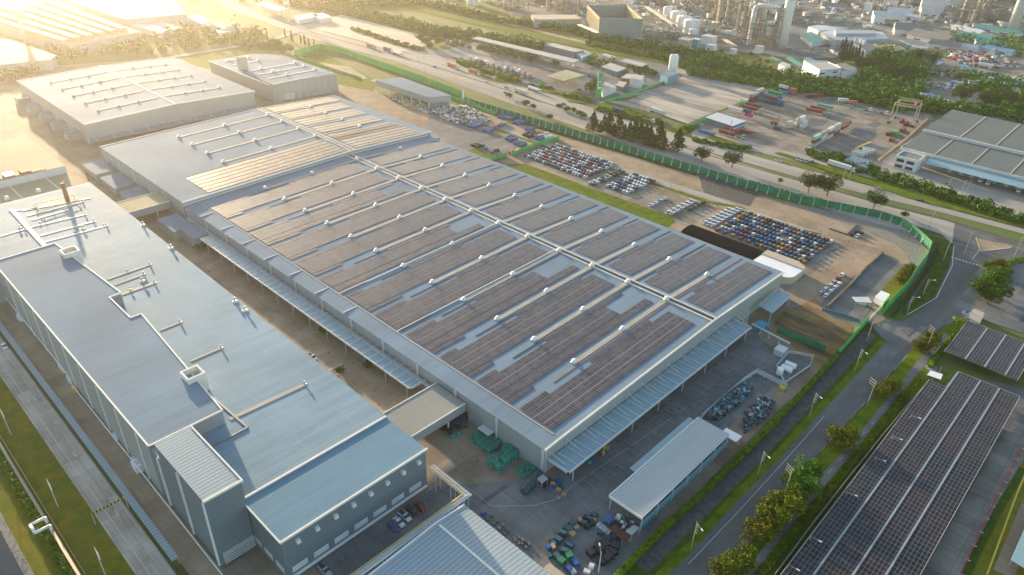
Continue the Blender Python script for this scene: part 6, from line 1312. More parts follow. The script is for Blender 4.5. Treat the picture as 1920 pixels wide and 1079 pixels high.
# ------------------------------------------------------------------ truck stop and container yard buildings
M['green_trim'] = mat('green_trim', (.02, .42, .08), .5, var=.05)
M['grey_roof'] = mat('grey_roof', (.36, .36, .33), .7, scale=.1, col2=(.44, .43, .40)); M['roof_dk'] = mat('old_roof', (.17, .165, .155), .8, scale=.2, col2=(.25, .24, .22)); M['roof_teal'] = ribbed('roof_teal', (.06, .30, .24), .5, 0, 1.5, .2); M['roof_brown'] = mat('brown_tiles', (.30, .15, .09), .8, var=.15); M['roof_blue'] = mat('blue_sheet', (.12, .28, .46), .5, var=.1); M['roof_white'] = mat('white_sheet', (.50, .53, .56), .5, var=.08)
def canopy_px(name, label, pts, z, roof='grey_roof', th=.9, cols=8, edge=True):
    P = [G(x, y, z) for x, y in pts]; r = thing(name, label, 'canopy', (P[0].x, P[0].y, 0)); b = MB(); b.prism([(p.x, p.y) for p in P], z-th, z); b.build('roof', M[roof], r)
    for i in range(cols): f = (i+.5)/cols; p = P[0].lerp(P[3], .5).lerp(P[1].lerp(P[2], .5), f) if (P[0]-P[1]).length > (P[1]-P[2]).length else P[0].lerp(P[1], .5).lerp(P[3].lerp(P[2], .5), f); b = MB(); b.bar((p.x, p.y, 0), (p.x, p.y, z-th), .35); b.build('column', M['grey_roof'], r)
    if edge: b = MB(); b.bar(P[2]-Vector((0, 0, th/2)), P[3]-Vector((0, 0, th/2)), th*.6); b.build('green_edge', M['green_trim'], r)
    return r
canopy_px('truck_canopy', 'very long narrow canopy of the truck stop ending in a green edge', [(885, 72), (897, 69), (1087, 113), (1075, 118)], 7, cols=11)
canopy_px('fuel_canopy', 'square fuel canopy with bright green edge nearest the highway', [(1022, 143), (1062, 131), (1096, 141), (1057, 152)], 7, 'cream', cols=4)
canopy_px('fuel_canopy', 'narrow fuel canopy with green end below the silos', [(1162, 114), (1175, 111), (1214, 120), (1203, 125)], 6, cols=4)
poly_bld('shop', 'long grey roofed shop hall behind the truck canopy', 'shop', [(1020, 84), (1038, 81), (1096, 95), (1078, 98)], 6, 0, 'wall_dark', 'grey_roof')
poly_bld('shop', 'low grey roofed building right of the long shop hall', 'shop', [(1078, 98), (1097, 95), (1110, 101), (1092, 108)], 4.5, 0, 'blue_wall', 'grey_roof')
poly_bld('shop', 'flat grey roofed restaurant in the middle of the truck stop', 'shop', [(1127, 125), (1145, 118), (1175, 128), (1157, 135)], 4.5, 0, 'wall_dark', 'grey_roof')
poly_bld('shop', 'small pale roofed hut between trees and narrow canopy', 'shop', [(1127, 103), (1135, 100), (1155, 107), (1147, 110)], 4, 0, 'wall', 'grey_roof')
poly_bld('shop', 'white walled shop with flat roof right of the green sign', 'shop', [(1122, 163), (1135, 154), (1156, 163), (1131, 173)], 5, 0, 'white_wall', 'grey_roof')
poly_bld('shop', 'brown flat roofed shop between the white one and the two storey office', 'shop', [(1154, 160), (1162, 152), (1176, 155), (1168, 164)], 4, 0, 'wall_dark', 'grey_roof')
r = poly_bld('office', 'white two storey office beside the teal fence', 'office', [(1181, 146), (1190, 139), (1209, 143), (1203, 151)], 8, 0, 'white_wall', 'grey_roof')
r = poly_bld('office', 'orange and grey roofed wing left of the white two storey office', 'office', [(1163, 146), (1175, 139), (1190, 140), (1181, 148)], 5.5, 0, 'rust', 'grey_roof')
poly_bld('batching_shed', 'blue grey shed at the foot of the twin silos', 'shed', [(1238, 140), (1258, 132), (1274, 137), (1252, 146)], 7, 0, 'blue_wall', 'roof')
for x, l in ((1257, 'left white silo of the twin silos'), (1264, 'right white silo of the twin silos')):
    q = G(x, 136); b = MB(); b.lathe(q, [(1.0, 0), (2.4, 3), (2.4, 15), (1.6, 16.5), (.3, 17)], 14); tag(b.build('silo', M['white'], None, True), l, 'silo')
q = G(1122, 186); r = thing('price_sign', 'tall green and white price pylon beside the white shop', 'sign', q, .9)
def loc_box(r, nm, m, *boxes):
    b = MB()
    for x in boxes: b.box(*x)
    o = b.build(nm, M[m]); o.parent = r; return o
loc_box(r, 'pylon', 'green_trim', (-2.0, -.5, 0, 2.0, .5, 22)); loc_box(r, 'logo_panel', 'blue_wall', (-1.3, -.62, 16.5, 1.5, -.5, 21)); loc_box(r, 'price_panel', 'white', (-1.3, -.62, 8.5, 1.5, -.5, 14.8)); loc_box(r, 'price_rows', 'glass', (-1.0, -.68, 12.6, 1.2, -.62, 13.9), (-1.0, -.68, 10.6, 1.2, -.62, 11.9))
q = G(1014, 163); r = thing('small_sign', 'small plain green sign panel on the grass island', 'sign', q, .9); loc_box(r, 'panel', 'green_trim', (-1.2, -.2, .6, 1.2, .2, 6.2)); loc_box(r, 'base', 'steel', (-.8, -.3, 0, .8, .3, .6))
q = G(541, 40); r = thing('twin_mast_sign', 'white sign board on twin grey masts by the distant fuel station', 'sign', q, .9); loc_box(r, 'mast', 'steel', (-3, -.4, 0, -2.2, .4, 26)); loc_box(r, 'mast', 'steel', (2.2, -.4, 0, 3, .4, 26)); loc_box(r, 'board', 'white', (-3.2, -.6, 18, 3.2, .6, 27)); loc_box(r, 'red_disc', 'lamp_red', (-.9, -.75, 22.5, .9, -.6, 24.5))
for i, (pts, l) in enumerate((([(1012, 167), (1060, 172), (1055, 178), (1005, 172), (985, 163), (1000, 158)], 'a'), ([(1056, 180), (1080, 170), (1110, 188), (1100, 196), (1065, 192)], 'b'), ([(845, 108), (870, 112), (980, 145), (975, 158), (930, 155), (905, 145)], 'c'), ([(1118, 196), (1140, 192), (1240, 225), (1245, 232), (1220, 235), (1170, 222)], 'd'), ([(1256, 245), (1285, 232), (1305, 243), (1280, 252)], 'e'), ([(1322, 258), (1335, 255), (1405, 275), (1410, 280), (1370, 276)], 'f'), ([(1450, 288), (1462, 287), (1640, 338), (1700, 352), (1960, 425), (1960, 440), (1700, 372), (1560, 325)], 'g'))):
    sheet('grass_island', pts, 'grass')
poly_bld('yard_office', 'single storey yard office with pale curved roof at the container yard', 'office', [(1322, 220), (1345, 211), (1399, 227), (1374, 237)], 5, 0, 'wall_dark', 'roof_white', ov=.9)
canopy_px('rear_shed', 'blue green lean roof behind the yard office', [(1374, 240), (1399, 228), (1400, 233), (1378, 243)], 4, 'blue_wall', .2, 3, False)
poly_bld('verge_shed', 'grey sloping roof shed by the yard entrance', 'shed', [(1582, 300), (1600, 291), (1636, 303), (1625, 315)], 4, 0, 'wall_dark', 'roof')
for i in range(4): cont_px('white', 1608+i*6, 292-i*2.5, .25, 'white container, %s of the slanted row behind the grey shed' % ORD[i], 9, .05)
truck(1573, 316, hwang, 'long white box trailer truck parked on the verge', 'white', 'white', 16)
r = thing('reach_stacker', 'yellow reach stacker with raised boom in the container yard', 'vehicle', G(1612, 286), .4)
loc_box(r, 'body', 'yellow', (-3.5, -1.5, .9, 3, 1.5, 2.2), (-3.6, -1.4, 2.2, -1.5, 1.4, 3.1)); loc_box(r, 'cab', 'glass', (-.8, -.8, 2.2, .8, .8, 3.7))
b = MB(); b.bar((-2.5, 0, 3.2), (5.5, 0, 8.5), .5); o = b.build('boom', M['yellow']); o.parent = r; b = MB(); wheels(b, (-2.4, 2), 1.6, .9); o = b.build('wheels', M['tyre']); o.parent = r
r = thing('forklift', 'dark mast forklift beside the small blue container', 'vehicle', G(1452, 234), .3)
loc_box(r, 'body', 'rust', (-3, -1.3, .8, 1.5, 1.3, 2.8)); b = MB(); b.bar((2, -.8, .3), (2, -.8, 9), .2); b.bar((2, .8, .3), (2, .8, 9), .2); b.bar((2, -.8, 8.6), (2, .8, 8.6), .2); o = b.build('mast', M['lashing']); o.parent = r; b = MB(); wheels(b, (-2, 1), 1.3, .8); o = b.build('wheels', M['tyre']); o.parent = r
# gantry crane
a1, a2, a3, a4 = G(1666, 232), G(1677, 222), G(1709, 239), G(1717, 229); T = 15
r = thing('gantry_crane', 'cream rubber tyred gantry crane beside the dock warehouse', 'crane', a1)
for s, e in ((a1, a3), (a2, a4)):
    b = MB(); s2, e2 = s+Vector((0, 0, T)), e+Vector((0, 0, T)); b.bar(s2, e2, .55); b.bar(s2+Vector((0, 0, 1.8)), e2+Vector((0, 0, 1.8)), .3)
    for i in range(11): f = i/10; b.bar(s2.lerp(e2, f), s2.lerp(e2, min(1, f+.1))+Vector((0, 0, 1.8)), .18)
    b.build('girder', M['cream'], r)
for q in (a1, a2, a3, a4):
    b = MB(); b.bar(q+Vector((0, 0, 1)), q+Vector((0, 0, T)), .5); b.build('leg', M['lot_pale'], r)
    b = MB(); b.bar(q+Vector((-1.2, 0, .8)), q+Vector((1.2, 0, .8)), .8, 8); b.build('wheels', M['tyre'], r)
b = MB(); b.bar(a1.lerp(a3, .8)+Vector((0, 0, T+.5)), a2.lerp(a4, .8)+Vector((0, 0, T+.5)), 1.1); b.bar(a1.lerp(a3, .8)+Vector((0, 0, T)), a1.lerp(a3, .8)+Vector((0, 0, T+4)), .3); b.build('trolley', M['lamp_red'], r)
b = MB(); 
for p, q in ((a1, a2), (a3, a4)): b.bar(p+Vector((0, 0, 2)), q+Vector((0, 0, 2)), .4); b.bar(p+Vector((0, 0, T)), q+Vector((0, 0, T)), .4)
b.build('cross_beams', M['lot_pale'], r)
for x, y, l in ((1692, 232, 'red lifting machine under the gantry crane'), (1700, 236, 'second red lifting machine under the gantry crane')):
    q = G(x, y); r = thing('yard_machine', l, 'machine', q); loc_box(r, 'body', 'lamp_red', (-2, -1.2, .6, 2, 1.2, 2.4)); loc_box(r, 'cab', 'glass', (-.6, -.8, 2.4, .8, .8, 3.6)); b = MB(); wheels(b, (-1.3, 1.3), 1.2, .6); o = b.build('wheels', M['tyre']); o.parent = r
wall_line('yard_wall', 'long low tan wall between container yard and dock warehouse', 'wall', [(1644, 305), (1700, 262), (1738, 226)], 2.0, 'cream', None, 5, .8)
# dock warehouse on the right
r = thing('dock_warehouse', 'large two level grey warehouse with loading docks at the right edge', 'warehouse', (-132, 511, 0))
M['roof_green'] = ribbed('roof_greygreen', (.16, .18, .175), .8, spec=.06, axis=0, pitch=1.1, rib_shade=.12, seams=None)
xa, xb = -131.8, 60
b = MB(); b.box(xa+.4, 526.5, 0, xb, 631, 8.3); b.prism([(xa+.3, 568), (xb, 568), (xb, 631), (xa+.3, 631)], 8, [10.6, 10.6, 11.9, 11.9]); b.build('wall', M['wall'], r)
b = MB(); b.prism([(xa, 526), (xb, 526), (xb, 567.6), (xa, 567.6)], [8.3, 8.3, 9.9, 9.9], [8.7, 8.7, 10.2, 10.2]); b.build('lower_roof', M['roof_green'], r)
b = MB(); b.prism([(xa, 568.2), (xb, 568.2), (xb, 632), (xa, 632)], [11.7, 11.7, 13.2, 13.2], [12, 12, 13.5, 13.5]); b.build('upper_roof', M['roof_green'], r)
b = MB(); b.box(xa-.2, 566.8, 9.8, xb, 568.2, 12.1); b.box(xa-.2, 525.2, 7.2, xb, 526, 8.8); b.box(xa-.5, 526, 8.3, xa, 568, 9.0); b.build('fascia', M['steel'], r)
for k in range(8): x = -108+k*22.5; b = MB(); b.prism([(x-.4, 569), (x+.4, 569), (x+.4, 631), (x-.4, 631)], [12, 12, 13.5, 13.5], [12.2, 12.2, 13.7, 13.7]); b.prism([(x-3.4, 527), (x-2.6, 527), (x-2.6, 566.5), (x-3.4, 566.5)], [8.7, 8.7, 10.2, 10.2], [8.9, 8.9, 10.4, 10.4]); b.build('rooflight', M['lot_pale'], r)
b = MB(); b.prism([(-112, 514), (xb, 514), (xb, 525.8), (-112, 525.8)], [5.6, 5.6, 7.0, 7.0], [5.75, 5.75, 7.15, 7.15]); b.build('canopy', M['canopy'], r)
for k in range(14): b = MB(); b.box(-104+k*6.6, 526.2, 1.2, -100+k*6.6, 526.45, 4.4); b.build('dock_door', M['dark'], r)
for k in range(14): b = MB(); b.box(-100+k*6.6, 525.9, .2, -97.6+k*6.6, 526.4, 4.8); b.build('dock_pier', M['white_wall'], r)
r = thing('dock_office', 'white two storey office block at the left end of the dock warehouse', 'office', (-128, 508, 0)); b = MB(); b.box(-128.5, 506.5, 0, -114.5, 520.5, 8.0); b.build('wall', M['white_wall'], r); b = MB(); b.box(-128, 507, 8.0, -115, 520, 8.05); b.build('roof', M['roof_dk'], r)
b = MB(); b.box(-128.5, 506.5, 8, -114.5, 506.9, 8.7); b.box(-128.5, 520.1, 8, -114.5, 520.5, 8.7); b.box(-128.5, 506.9, 8, -128.1, 520.1, 8.7); b.box(-114.9, 506.9, 8, -114.5, 520.1, 8.7); b.build('parapet', M['white'], r)
for z in (1.0, 4.8):
    for x in (-127.4, -121): b = MB(); b.box(x, 506.35, z, x+4.6, 506.5, z+2); b.build('window', M['glass'], r)
# ------------------------------------------------------------------ refinery
M['tank_white'] = mat('tank_white', (.68, .68, .66), .5, var=.05); M['metal'] = mat('process_metal', (.16, .16, .15), .5, scale=.3, col2=(.34, .32, .28)); M['metal_warm'] = mat('process_clad', (.42, .36, .27), .5, scale=.3, col2=(.55, .48, .38)); M['metal_dark'] = mat('process_dark', (.09, .10, .10), .6, scale=.3, col2=(.18, .18, .17))
sheet('refinery_ground', [(880, -40), (2100, -60), (2050, 60), (1900, 70), (1700, 95), (1640, 95), (1560, 110), (1500, 112), (1440, 105), (1200, 78), (1090, 55), (960, 28)], 'plant_ground')
sheet('refinery_grass', [(1365, 112), (1385, 106), (1425, 118), (1418, 128), (1380, 125)], 'grass'); sheet('town_ground', [(1480, 120), (1600, 125), (1950, 95), (1950, 260), (1700, 180), (1520, 160)], 'slab')
sheet('refinery_grass', [(1110, 50), (1180, 62), (1290, 95), (1200, 88), (1130, 72)], 'grass')
def tank(x, y, rpx, h, l):
    q = G(x, y); rad = (G(x+rpx, y)-q).length; b = MB(); b.lathe(q, [(rad, 0), (rad, h), (rad*.9, h+rad*.06), (.2, h+rad*.2)], 28); r = thing('storage_tank', l, 'tank', q); b.build('shell', M['tank_white'], r, False)
    b = MB(); n = 14
    for i in range(n): t = -1.2+i*.13; b.cb((q.x+math.cos(t)*(rad+.35), q.y+math.sin(t)*(rad+.35)-0, h*i/n), (.9, .9, .15), t)
    b.build('stair', M['metal_dark'], r)
for x, y, rp, h, l in ((1250, 37, 8, 15, 'tall narrow white tank, leftmost of the refinery tank row'), (1270, 45, 14, 14, 'white tank, second of the refinery row'), (1281, 53, 13.5, 13, 'white tank, third of the refinery row'), (1295, 62, 14.5, 14, 'white tank, largest and nearest of the refinery row'), (1300, 67, 9, 7, 'small grey white tank below the nearest refinery tank'), (1421, 15, 8, 20, 'narrow white tank behind the process units'), (1455, 17, 18, 20, 'wide white tank left of the tall chimney top'), (886, 9, 11, 12, 'white tank at the top edge behind the railway'), (908, 3, 10, 11, 'second white tank at the top edge'), (845, -1, 16, 5, 'flat pale tank left of the tank pair at the top edge')):
    tank(x, y, rp, h, l)
q = G(1464, 91); b = MB(); b.lathe(q, [(6.0, 0), (5.2, 35), (4.4, 100)], 20); r = thing('chimney', 'very tall white chimney of the refinery', 'chimney', q); b.build('shaft', M['tank_white'], r, True); b = MB(); b.lathe((q.x, q.y, 77), [(6.6, 0), (6.6, 1)], 16); b.build('platform', M['metal'], r)
q = G(1897, 58); b = MB(); b.lathe(q, [(6.5, 0), (5.5, 60), (5, 72)], 16); tag(b.build('chimney', M['tank_white'], None, True), 'leaning looking white chimney at the top right corner', 'chimney')
q = G(1083, 45); b = MB(); b.lathe(q, [(1.6, 0), (1.3, 60)], 10); tag(b.build('chimney', M['metal'], None, True), 'thin grey stack beside the open cooling hall', 'chimney')
def unit(x, y, w, d, h, l, nv=5, seed=1, mts=('metal', 'metal_warm', 'metal_dark'), fl=5, np_=40):
    rr = random.Random(seed); q = G(x, y); r = thing('process_unit', l, 'process unit', q); b = MB(); nx, ny = max(2, int(w/6)), max(2, int(d/6))
    for i in range(nx):
        for j in range(ny): X, Y_ = q.x-w/2+w*i/(nx-1), q.y-d/2+d*j/(ny-1); b.bar((X, Y_, 0), (X, Y_, h*rr.uniform(.55, 1)), .28)
    for k in range(1, fl+1):
        z = h*k/fl*.85
        for j in range(ny): b.bar((q.x-w/2, q.y-d/2+d*j/(ny-1), z), (q.x+w/2*rr.uniform(.3, 1), q.y-d/2+d*j/(ny-1), z), .22)
        for i in range(nx): b.bar((q.x-w/2+w*i/(nx-1), q.y-d/2, z), (q.x-w/2+w*i/(nx-1), q.y+d/2, z), .22)
        if rr.random() < .7: X = q.x+rr.uniform(-w/3, w/6); b.box(X-w*.2, q.y-d*.3, z, X+w*.25, q.y+d*.35, z+.25)
    b.build('frame', M[mts[0]], r)
    for i in range(nv):
        X, Y_ = q.x+rr.uniform(-w/2, w/2), q.y+rr.uniform(-d/2, d/2); rad = rr.uniform(.9, 2.4); hh = h*rr.uniform(.6, 1.35); b = MB(); b.lathe((X, Y_, 0), [(rad, 0), (rad, hh*.93), (rad*.5, hh)], 12)
        for k in range(2, 7):
            if rr.random() < .75: b.lathe((X, Y_, hh*k/7), [(rad+.9, 0), (rad+.9, .3)], 10)
        b.build('column', M[mts[1] if i % 3 else 'tank_white'], r)
    b = MB()
    for i in range(np_):
        p = Vector((q.x+rr.uniform(-w/2, w/2), q.y+rr.uniform(-d/2, d/2), rr.uniform(1, h*.8))); ax = rr.choice(((1, 0, 0), (0, 1, 0), (0, 0, 1))); e = Vector(ax)*rr.uniform(4, w*.5); b.bar(p, p+e*(.5 if ax[2] else 1), rr.uniform(.15, .55), 6, rr.choice((0, 1)))
        if rr.random() < .4: b.cb(p, (rr.uniform(1, 4), rr.uniform(1, 4), rr.uniform(1, 3)), 0, rr.choice((0, 1)))
    b.build('pipework', [M[mts[0]], M[mts[2]]], r); return r
for i, a in enumerate(((1425, 84, 46, 26, 34, 'dense process unit with the large arched duct beside the chimney', 5), (1398, 60, 34, 28, 44, 'tall tan column cluster left of the arched duct unit', 7), (1370, 45, 30, 26, 40, 'tan column cluster right of the white tanks', 7), (1338, 35, 34, 22, 30, 'process tower left of the tan column clusters', 4), (1330, 8, 60, 30, 30, 'distant process block above the tank row', 6), (1395, 22, 50, 30, 40, 'distant column block behind the tan clusters', 7), (1215, 5, 60, 30, 22, 'distant process block above the cooling hall', 6), (1060, 22, 40, 30, 26, 'process tower cluster behind the long shed', 6), (1020, 4, 60, 40, 20, 'distant pale process block left of centre', 5), (960, 18, 40, 20, 20, 'white clad process block near the railway', 4),
                      (1640, 18, 30, 20, 40, 'slender lattice tower left of the upper white plant', 3), (1855, 38, 70, 40, 42, 'large dark scaffold unit near the second chimney', 6), (1810, 42, 40, 30, 30, 'tan process block left of the dark scaffold unit', 5), (1900, 5, 80, 40, 40, 'distant process block at the top right corner', 6), (1560, 4, 60, 40, 16, 'distant low plant behind the chimney', 4), (1190, 72, 44, 14, 12, 'pipe yard in front of the cooling hall', 2), (1165, 62, 20, 12, 12, 'white pipe manifold before the cooling hall', 2), (1700, 8, 60, 30, 18, 'distant plant above the white sheds', 4), (1255, 72, 24, 14, 9, 'low pump frame below the tank row', 2))):
    unit(*a, seed=i+3, mts=('metal', 'metal_warm', 'metal_dark') if i not in (0, 11) else ('metal_dark', 'metal', 'metal_dark'), np_=46 if i < 4 else 30)
# arched duct
q = G(1425, 84); qa, qb = G(1403, 84), G(1447, 88); r = thing('arched_duct', 'large silver arched duct above the process unit', 'duct', qa); b = MB(); b.path([qa+Vector((0, 0, 16)), qa+Vector((0, 0, 37)), qa.lerp(qb, .08)+Vector((0, 0, 41)), qa.lerp(qb, .9)+Vector((0, 0, 41)), qb+Vector((0, 0, 37)), qb+Vector((0, 0, 16))], 2.6, 12); b.build('pipe', M['steel'], r, True); b = MB(); b.cb(qb+Vector((0, 0, 12)), (14, 12, 14)); b.build('box', M['steel'], r)
# cooling hall
M['hall_grey'] = ribbed('hall_grey', (.17, .23, .26), .6, 0, 2, .1)
r = thing('cooling_hall', 'grey open topped cooling hall with louvred side walls', 'cooling hall', G(1124, 58)); HH = 24; f0, f1, b1_, b0 = G(1124, 34, HH), G(1205, 36, HH), G(1175, 10, HH), G(1101, 10, HH)
def wq(a, c, th, z0, z1, nm, m):
    d = (c-a).normalized(); n = Vector((-d.y, d.x, 0))*th; b = MB(); b.prism([(a.x, a.y), (c.x, c.y), (c.x+n.x, c.y+n.y), (a.x+n.x, a.y+n.y)], z0, z1); return b.build(nm, M[m], r)
wq(f0, f1, 1.2, 0, HH, 'front_wall', 'hall_grey'); wq(b0, b1_, 1.2, 5, HH, 'back_wall', 'hall_grey'); wq(b0, f0, 1.2, 4, HH, 'louvre_wall', 'cream'); wq(b1_, f1, 1.2, 4, HH, 'louvre_wall', 'cream')
b = MB(); d = (f0-b0)
for i in range(12):
    for s, e in ((b0, f0), (b1_, f1)): p = s.lerp(e, (i+.3)/12); b.bar((p.x, p.y, 6), (p.x, p.y, HH-2), .5)
b.build('louvre_ribs', M['metal_dark'], r)
poly_bld('long_shed', 'long pale shed with bright roof beside the railway scrub', 'shed', [(995, 28), (1085, 28), (1090, 36), (1000, 37)], 9, 0, 'wall', 'lot_pale')
def rack(pts, z, l, n=12, w=2.2):
    P = [G(*p) for p in pts]; r = thing('pipe_rack', l, 'pipe rack', P[0]); b = MB()
    for a, c in zip(P, P[1:]):
        d = (c-a).normalized(); nn = Vector((-d.y, d.x, 0))
        for e in (-w, 0, w): b.bar(a+nn*e+Vector((0, 0, z)), c+nn*e+Vector((0, 0, z)), .55, 5)
        for i in range(n+1):
            p = a.lerp(c, i/n)
            for e in (-w, w): b.bar(p+nn*e, p+nn*e+Vector((0, 0, z)), .2)
            b.bar(p-nn*w+Vector((0, 0, z-.6)), p+nn*w+Vector((0, 0, z-.6)), .25)
    b.build('pipes', M['lot_pale' if 'bright' in l else 'metal'], r)
rack([(1210, 30), (1258, 64)], 11, 'bright sunlit pipe rack running towards the tank row', 16); rack([(1085, 62), (1120, 78)], 9, 'short trestle at the foot of the louvred wall', 8); rack([(1200, 68), (1300, 78), (1400, 82)], 6, 'long low pipe rack below the tanks', 20); rack([(1345, 75), (1376, 96)], 5, 'bright pipe rack before the process units', 8); rack([(1460, 42), (1560, 50), (1580, 48)], 6, 'low pipe rack right of the chimney', 14); rack([(1470, 32), (1570, 38)], 6, 'second low pipe rack right of the chimney', 12); rack([(1240, 12), (1340, 20)], 12, 'grey trestle rack behind the tank row', 16); rack([(1600, 100), (1480, 100), (1464, 97)], 5, 'low rack at the foot of the chimney', 12)
q = G(1250, 92); b = MB(); b.bar(q+Vector((-11, -9, 2.6)), q+Vector((11, 9, 2.6)), 2.4, 14); tag(b.build('pressure_vessel', M['tank_white'], None, True), 'long horizontal white pressure vessel behind the tree belt', 'tank')
for a in ((1283, 92, 12, 10, 10, 'cream plant building below the tank row', 'cream', 'steel'), (1304, 90, 7, 7, 9, 'teal sided plant tower beside the cream building', 'blue_wall', 'steel'), (1328, 84, 14, 10, 9, 'white plant hut right of the cream building', 'white_wall', 'roof_white'), (1333, 94, 10, 7, 5, 'small white gate hut with dark openings', 'white_wall', 'roof_white'), (1374, 102, 6, 5, 5, 'tiny white hut on the refinery fence', 'white_wall', 'roof_white'), (1422, 100, 7, 7, 7, 'white cube hut right of the tiny hut', 'white_wall', 'roof_white'), (1296, 99, 14, 4, 3.5, 'small white flat shelter on the fence', 'white_wall', 'roof_white'), (1192, 78, 20, 8, 4, 'white roofed shelter before the cooling hall', 'wall_dark', 'roof_white')):
    x, y, w_, d_, h_, l, wm, rm = a; q = G(x, y); r = thing('plant_hut', l, 'hut', q); b = MB(); b.cb(q, (w_, d_, h_)); b.build('wall', M[wm], r); b = MB(); b.cb((q.x, q.y, h_), (w_+.8, d_+.8, .4)); b.build('roof', M[rm], r)
# buildings right of the chimney
poly_bld('white_hall', 'big white roofed hall with a raised blue ridge vent', 'hall', [(1538, 62), (1560, 55), (1655, 60), (1667, 73), (1568, 76)], 9, 0, 'wall', 'roof_white')
q0 = [(1565, 56), (1640, 57), (1642, 63), (1568, 63)]; P = [G(x, y, 12) for x, y in q0]; b = MB(); b.prism([(p.x, p.y) for p in P], 9, 12); tag(b.build('ridge_vent', M['wall']), 'raised pale blue vent box on the big white hall', 'vent')
poly_bld('teal_hall', 'low hall with teal green roof and white walls near the chimney', 'hall', [(1502, 65), (1520, 59), (1553, 76), (1522, 82)], 5, 0, 'white_wall', 'roof_teal')
poly_bld('white_block', 'white and pink block behind the teal roofed hall', 'building', [(1515, 50), (1535, 47), (1590, 52), (1535, 58)], 8, 0, 'white_wall', 'roof_white')
poly_bld('long_white_hut', 'long narrow white hut left of the conifer row', 'hut', [(1556, 90), (1560, 85), (1578, 95), (1572, 99)], 4, 0, 'white_wall', 'roof_dk')
poly_bld('teal_hut', 'small teal roofed hut behind the conifer row', 'hut', [(1590, 85), (1597, 82), (1614, 92), (1606, 95)], 5, 0, 'white_wall', 'roof_teal')
poly_bld('works_building', 'white works building with rooftop tanks behind the conifers', 'building', [(1600, 80), (1612, 76), (1645, 88), (1625, 95)], 8, 0, 'white_wall', 'roof_dk')
poly_bld('works_building', 'long pale green roofed works building right of the rooftop tanks', 'building', [(1628, 88), (1640, 82), (1682, 84), (1698, 92), (1672, 97)], 7, 0, 'blue_wall', 'cream')
for x, y in ((1604, 79), (1609, 80), (1614, 82), (1620, 84)):
    q = G(x, y, 8); b = MB(); b.lathe(q, [(1.8, 0), (1.8, 4), (.4, 5)], 10); tag(b.build('rooftop_tank', M['tank_white']), 'small white tank on the roof of the white works building', 'tank', 'rooftop tanks')
# white office
r = thing('white_office', 'white flat roofed office with dark window bands beside the green belt', 'office', G(1537, 148)); P = [G(x, y, 11) for x, y in ((1507, 115), (1550, 116), (1577, 128), (1537, 132))]
b = MB(); b.prism([(p.x, p.y) for p in P], 0, 11); b.build('wall', M['white_wall'], r); c = sum(P, Vector())/4; b = MB(); b.prism([((p.x-c.x)*.94+c.x, (p.y-c.y)*.94+c.y) for p in P], 11, 11.05); b.build('roof', M['grey_roof'], r)
b = MB(); 
for i in (0, 1, 2, 3): b.bar(P[i]+Vector((0, 0, .3)), P[(i+1) % 4]+Vector((0, 0, .3)), .4)
b.build('parapet', M['white'], r); A_, B_ = P[3], P[2]; n_ = Vector(((B_-A_).y, -(B_-A_).x, 0)).normalized()*.15
for z in (2.5, 7):
    for f in (.05, .65): b = MB(); p, q = A_.lerp(B_, f)+n_, A_.lerp(B_, f+.22)+n_; b.prism([(p.x, p.y), (q.x, q.y), (q.x-n_.x*.5, q.y-n_.y*.5), (p.x-n_.x*.5, p.y-n_.y*.5)], z, z+1.3); b.build('window', M['glass'], r)
b = MB(); p, q = A_.lerp(B_, .38)+n_*2, A_.lerp(B_, .92)+n_*2; b.prism([(p.x, p.y), (q.x, q.y), (q.x-n_.x, q.y-n_.y), (p.x-n_.x, p.y-n_.y)], 9.0, 9.6); b.build('lettering_strip', M['roof_teal'], r)
poly_bld('office_wing', 'right wing of the white office with grey pitched roof', 'office', [(1568, 120), (1585, 118), (1608, 130), (1580, 133)], 9, 0, 'white_wall', 'roof_dk')
poly_bld('guard_building', 'small white two storey guard building left of the office', 'building', [(1460, 120), (1467, 116), (1483, 122), (1472, 126)], 7, 0, 'white_wall', 'roof_white')
for i, (pts, l) in enumerate((([(1443, 107), (1447, 105), (1466, 113), (1458, 115)], 'left teal carport roof above the guard building'), ([(1473, 110), (1482, 106), (1507, 122), (1500, 125)], 'middle teal carport roof left of the office'), ([(1506, 110), (1516, 107), (1530, 114), (1510, 114)], 'right teal carport roof behind the office'))): canopy_px('carport', l, pts, 3.5, 'roof_teal', .2, 3, False)
# sheds and houses of the town
def house(x, y, w_, d_, h_, rm, l, rz=None, wm='white_wall', g=None):
    q = G(x, y); rz = rnd.uniform(-.4, .6) if rz is None else rz; r = thing('house', l, 'house', q, rz, g)
    b = MB(); b.box(-w_/2, -d_/2, 0, w_/2, d_/2, h_); o = b.build('wall', M[wm]); o.parent = r
    b = MB(); e = .7; b.add([(-w_/2-e, -d_/2-e, h_), (w_/2+e, -d_/2-e, h_), (w_/2+e, 0, h_+d_*.22), (-w_/2-e, 0, h_+d_*.22), (-w_/2-e, d_/2+e, h_), (w_/2+e, d_/2+e, h_)], [(0, 1, 2, 3), (3, 2, 5, 4), (0, 3, 4), (1, 5, 2)]); o = b.build('roof', M[rm]); o.parent = r
    b = MB(); b.box(-w_*.3, -d_/2-.05, 1, -w_*.12, -d_/2, 2.3); b.box(w_*.1, -d_/2-.05, 1, w_*.3, -d_/2, 2.3); o = b.build('window', M['glass']); o.parent = r
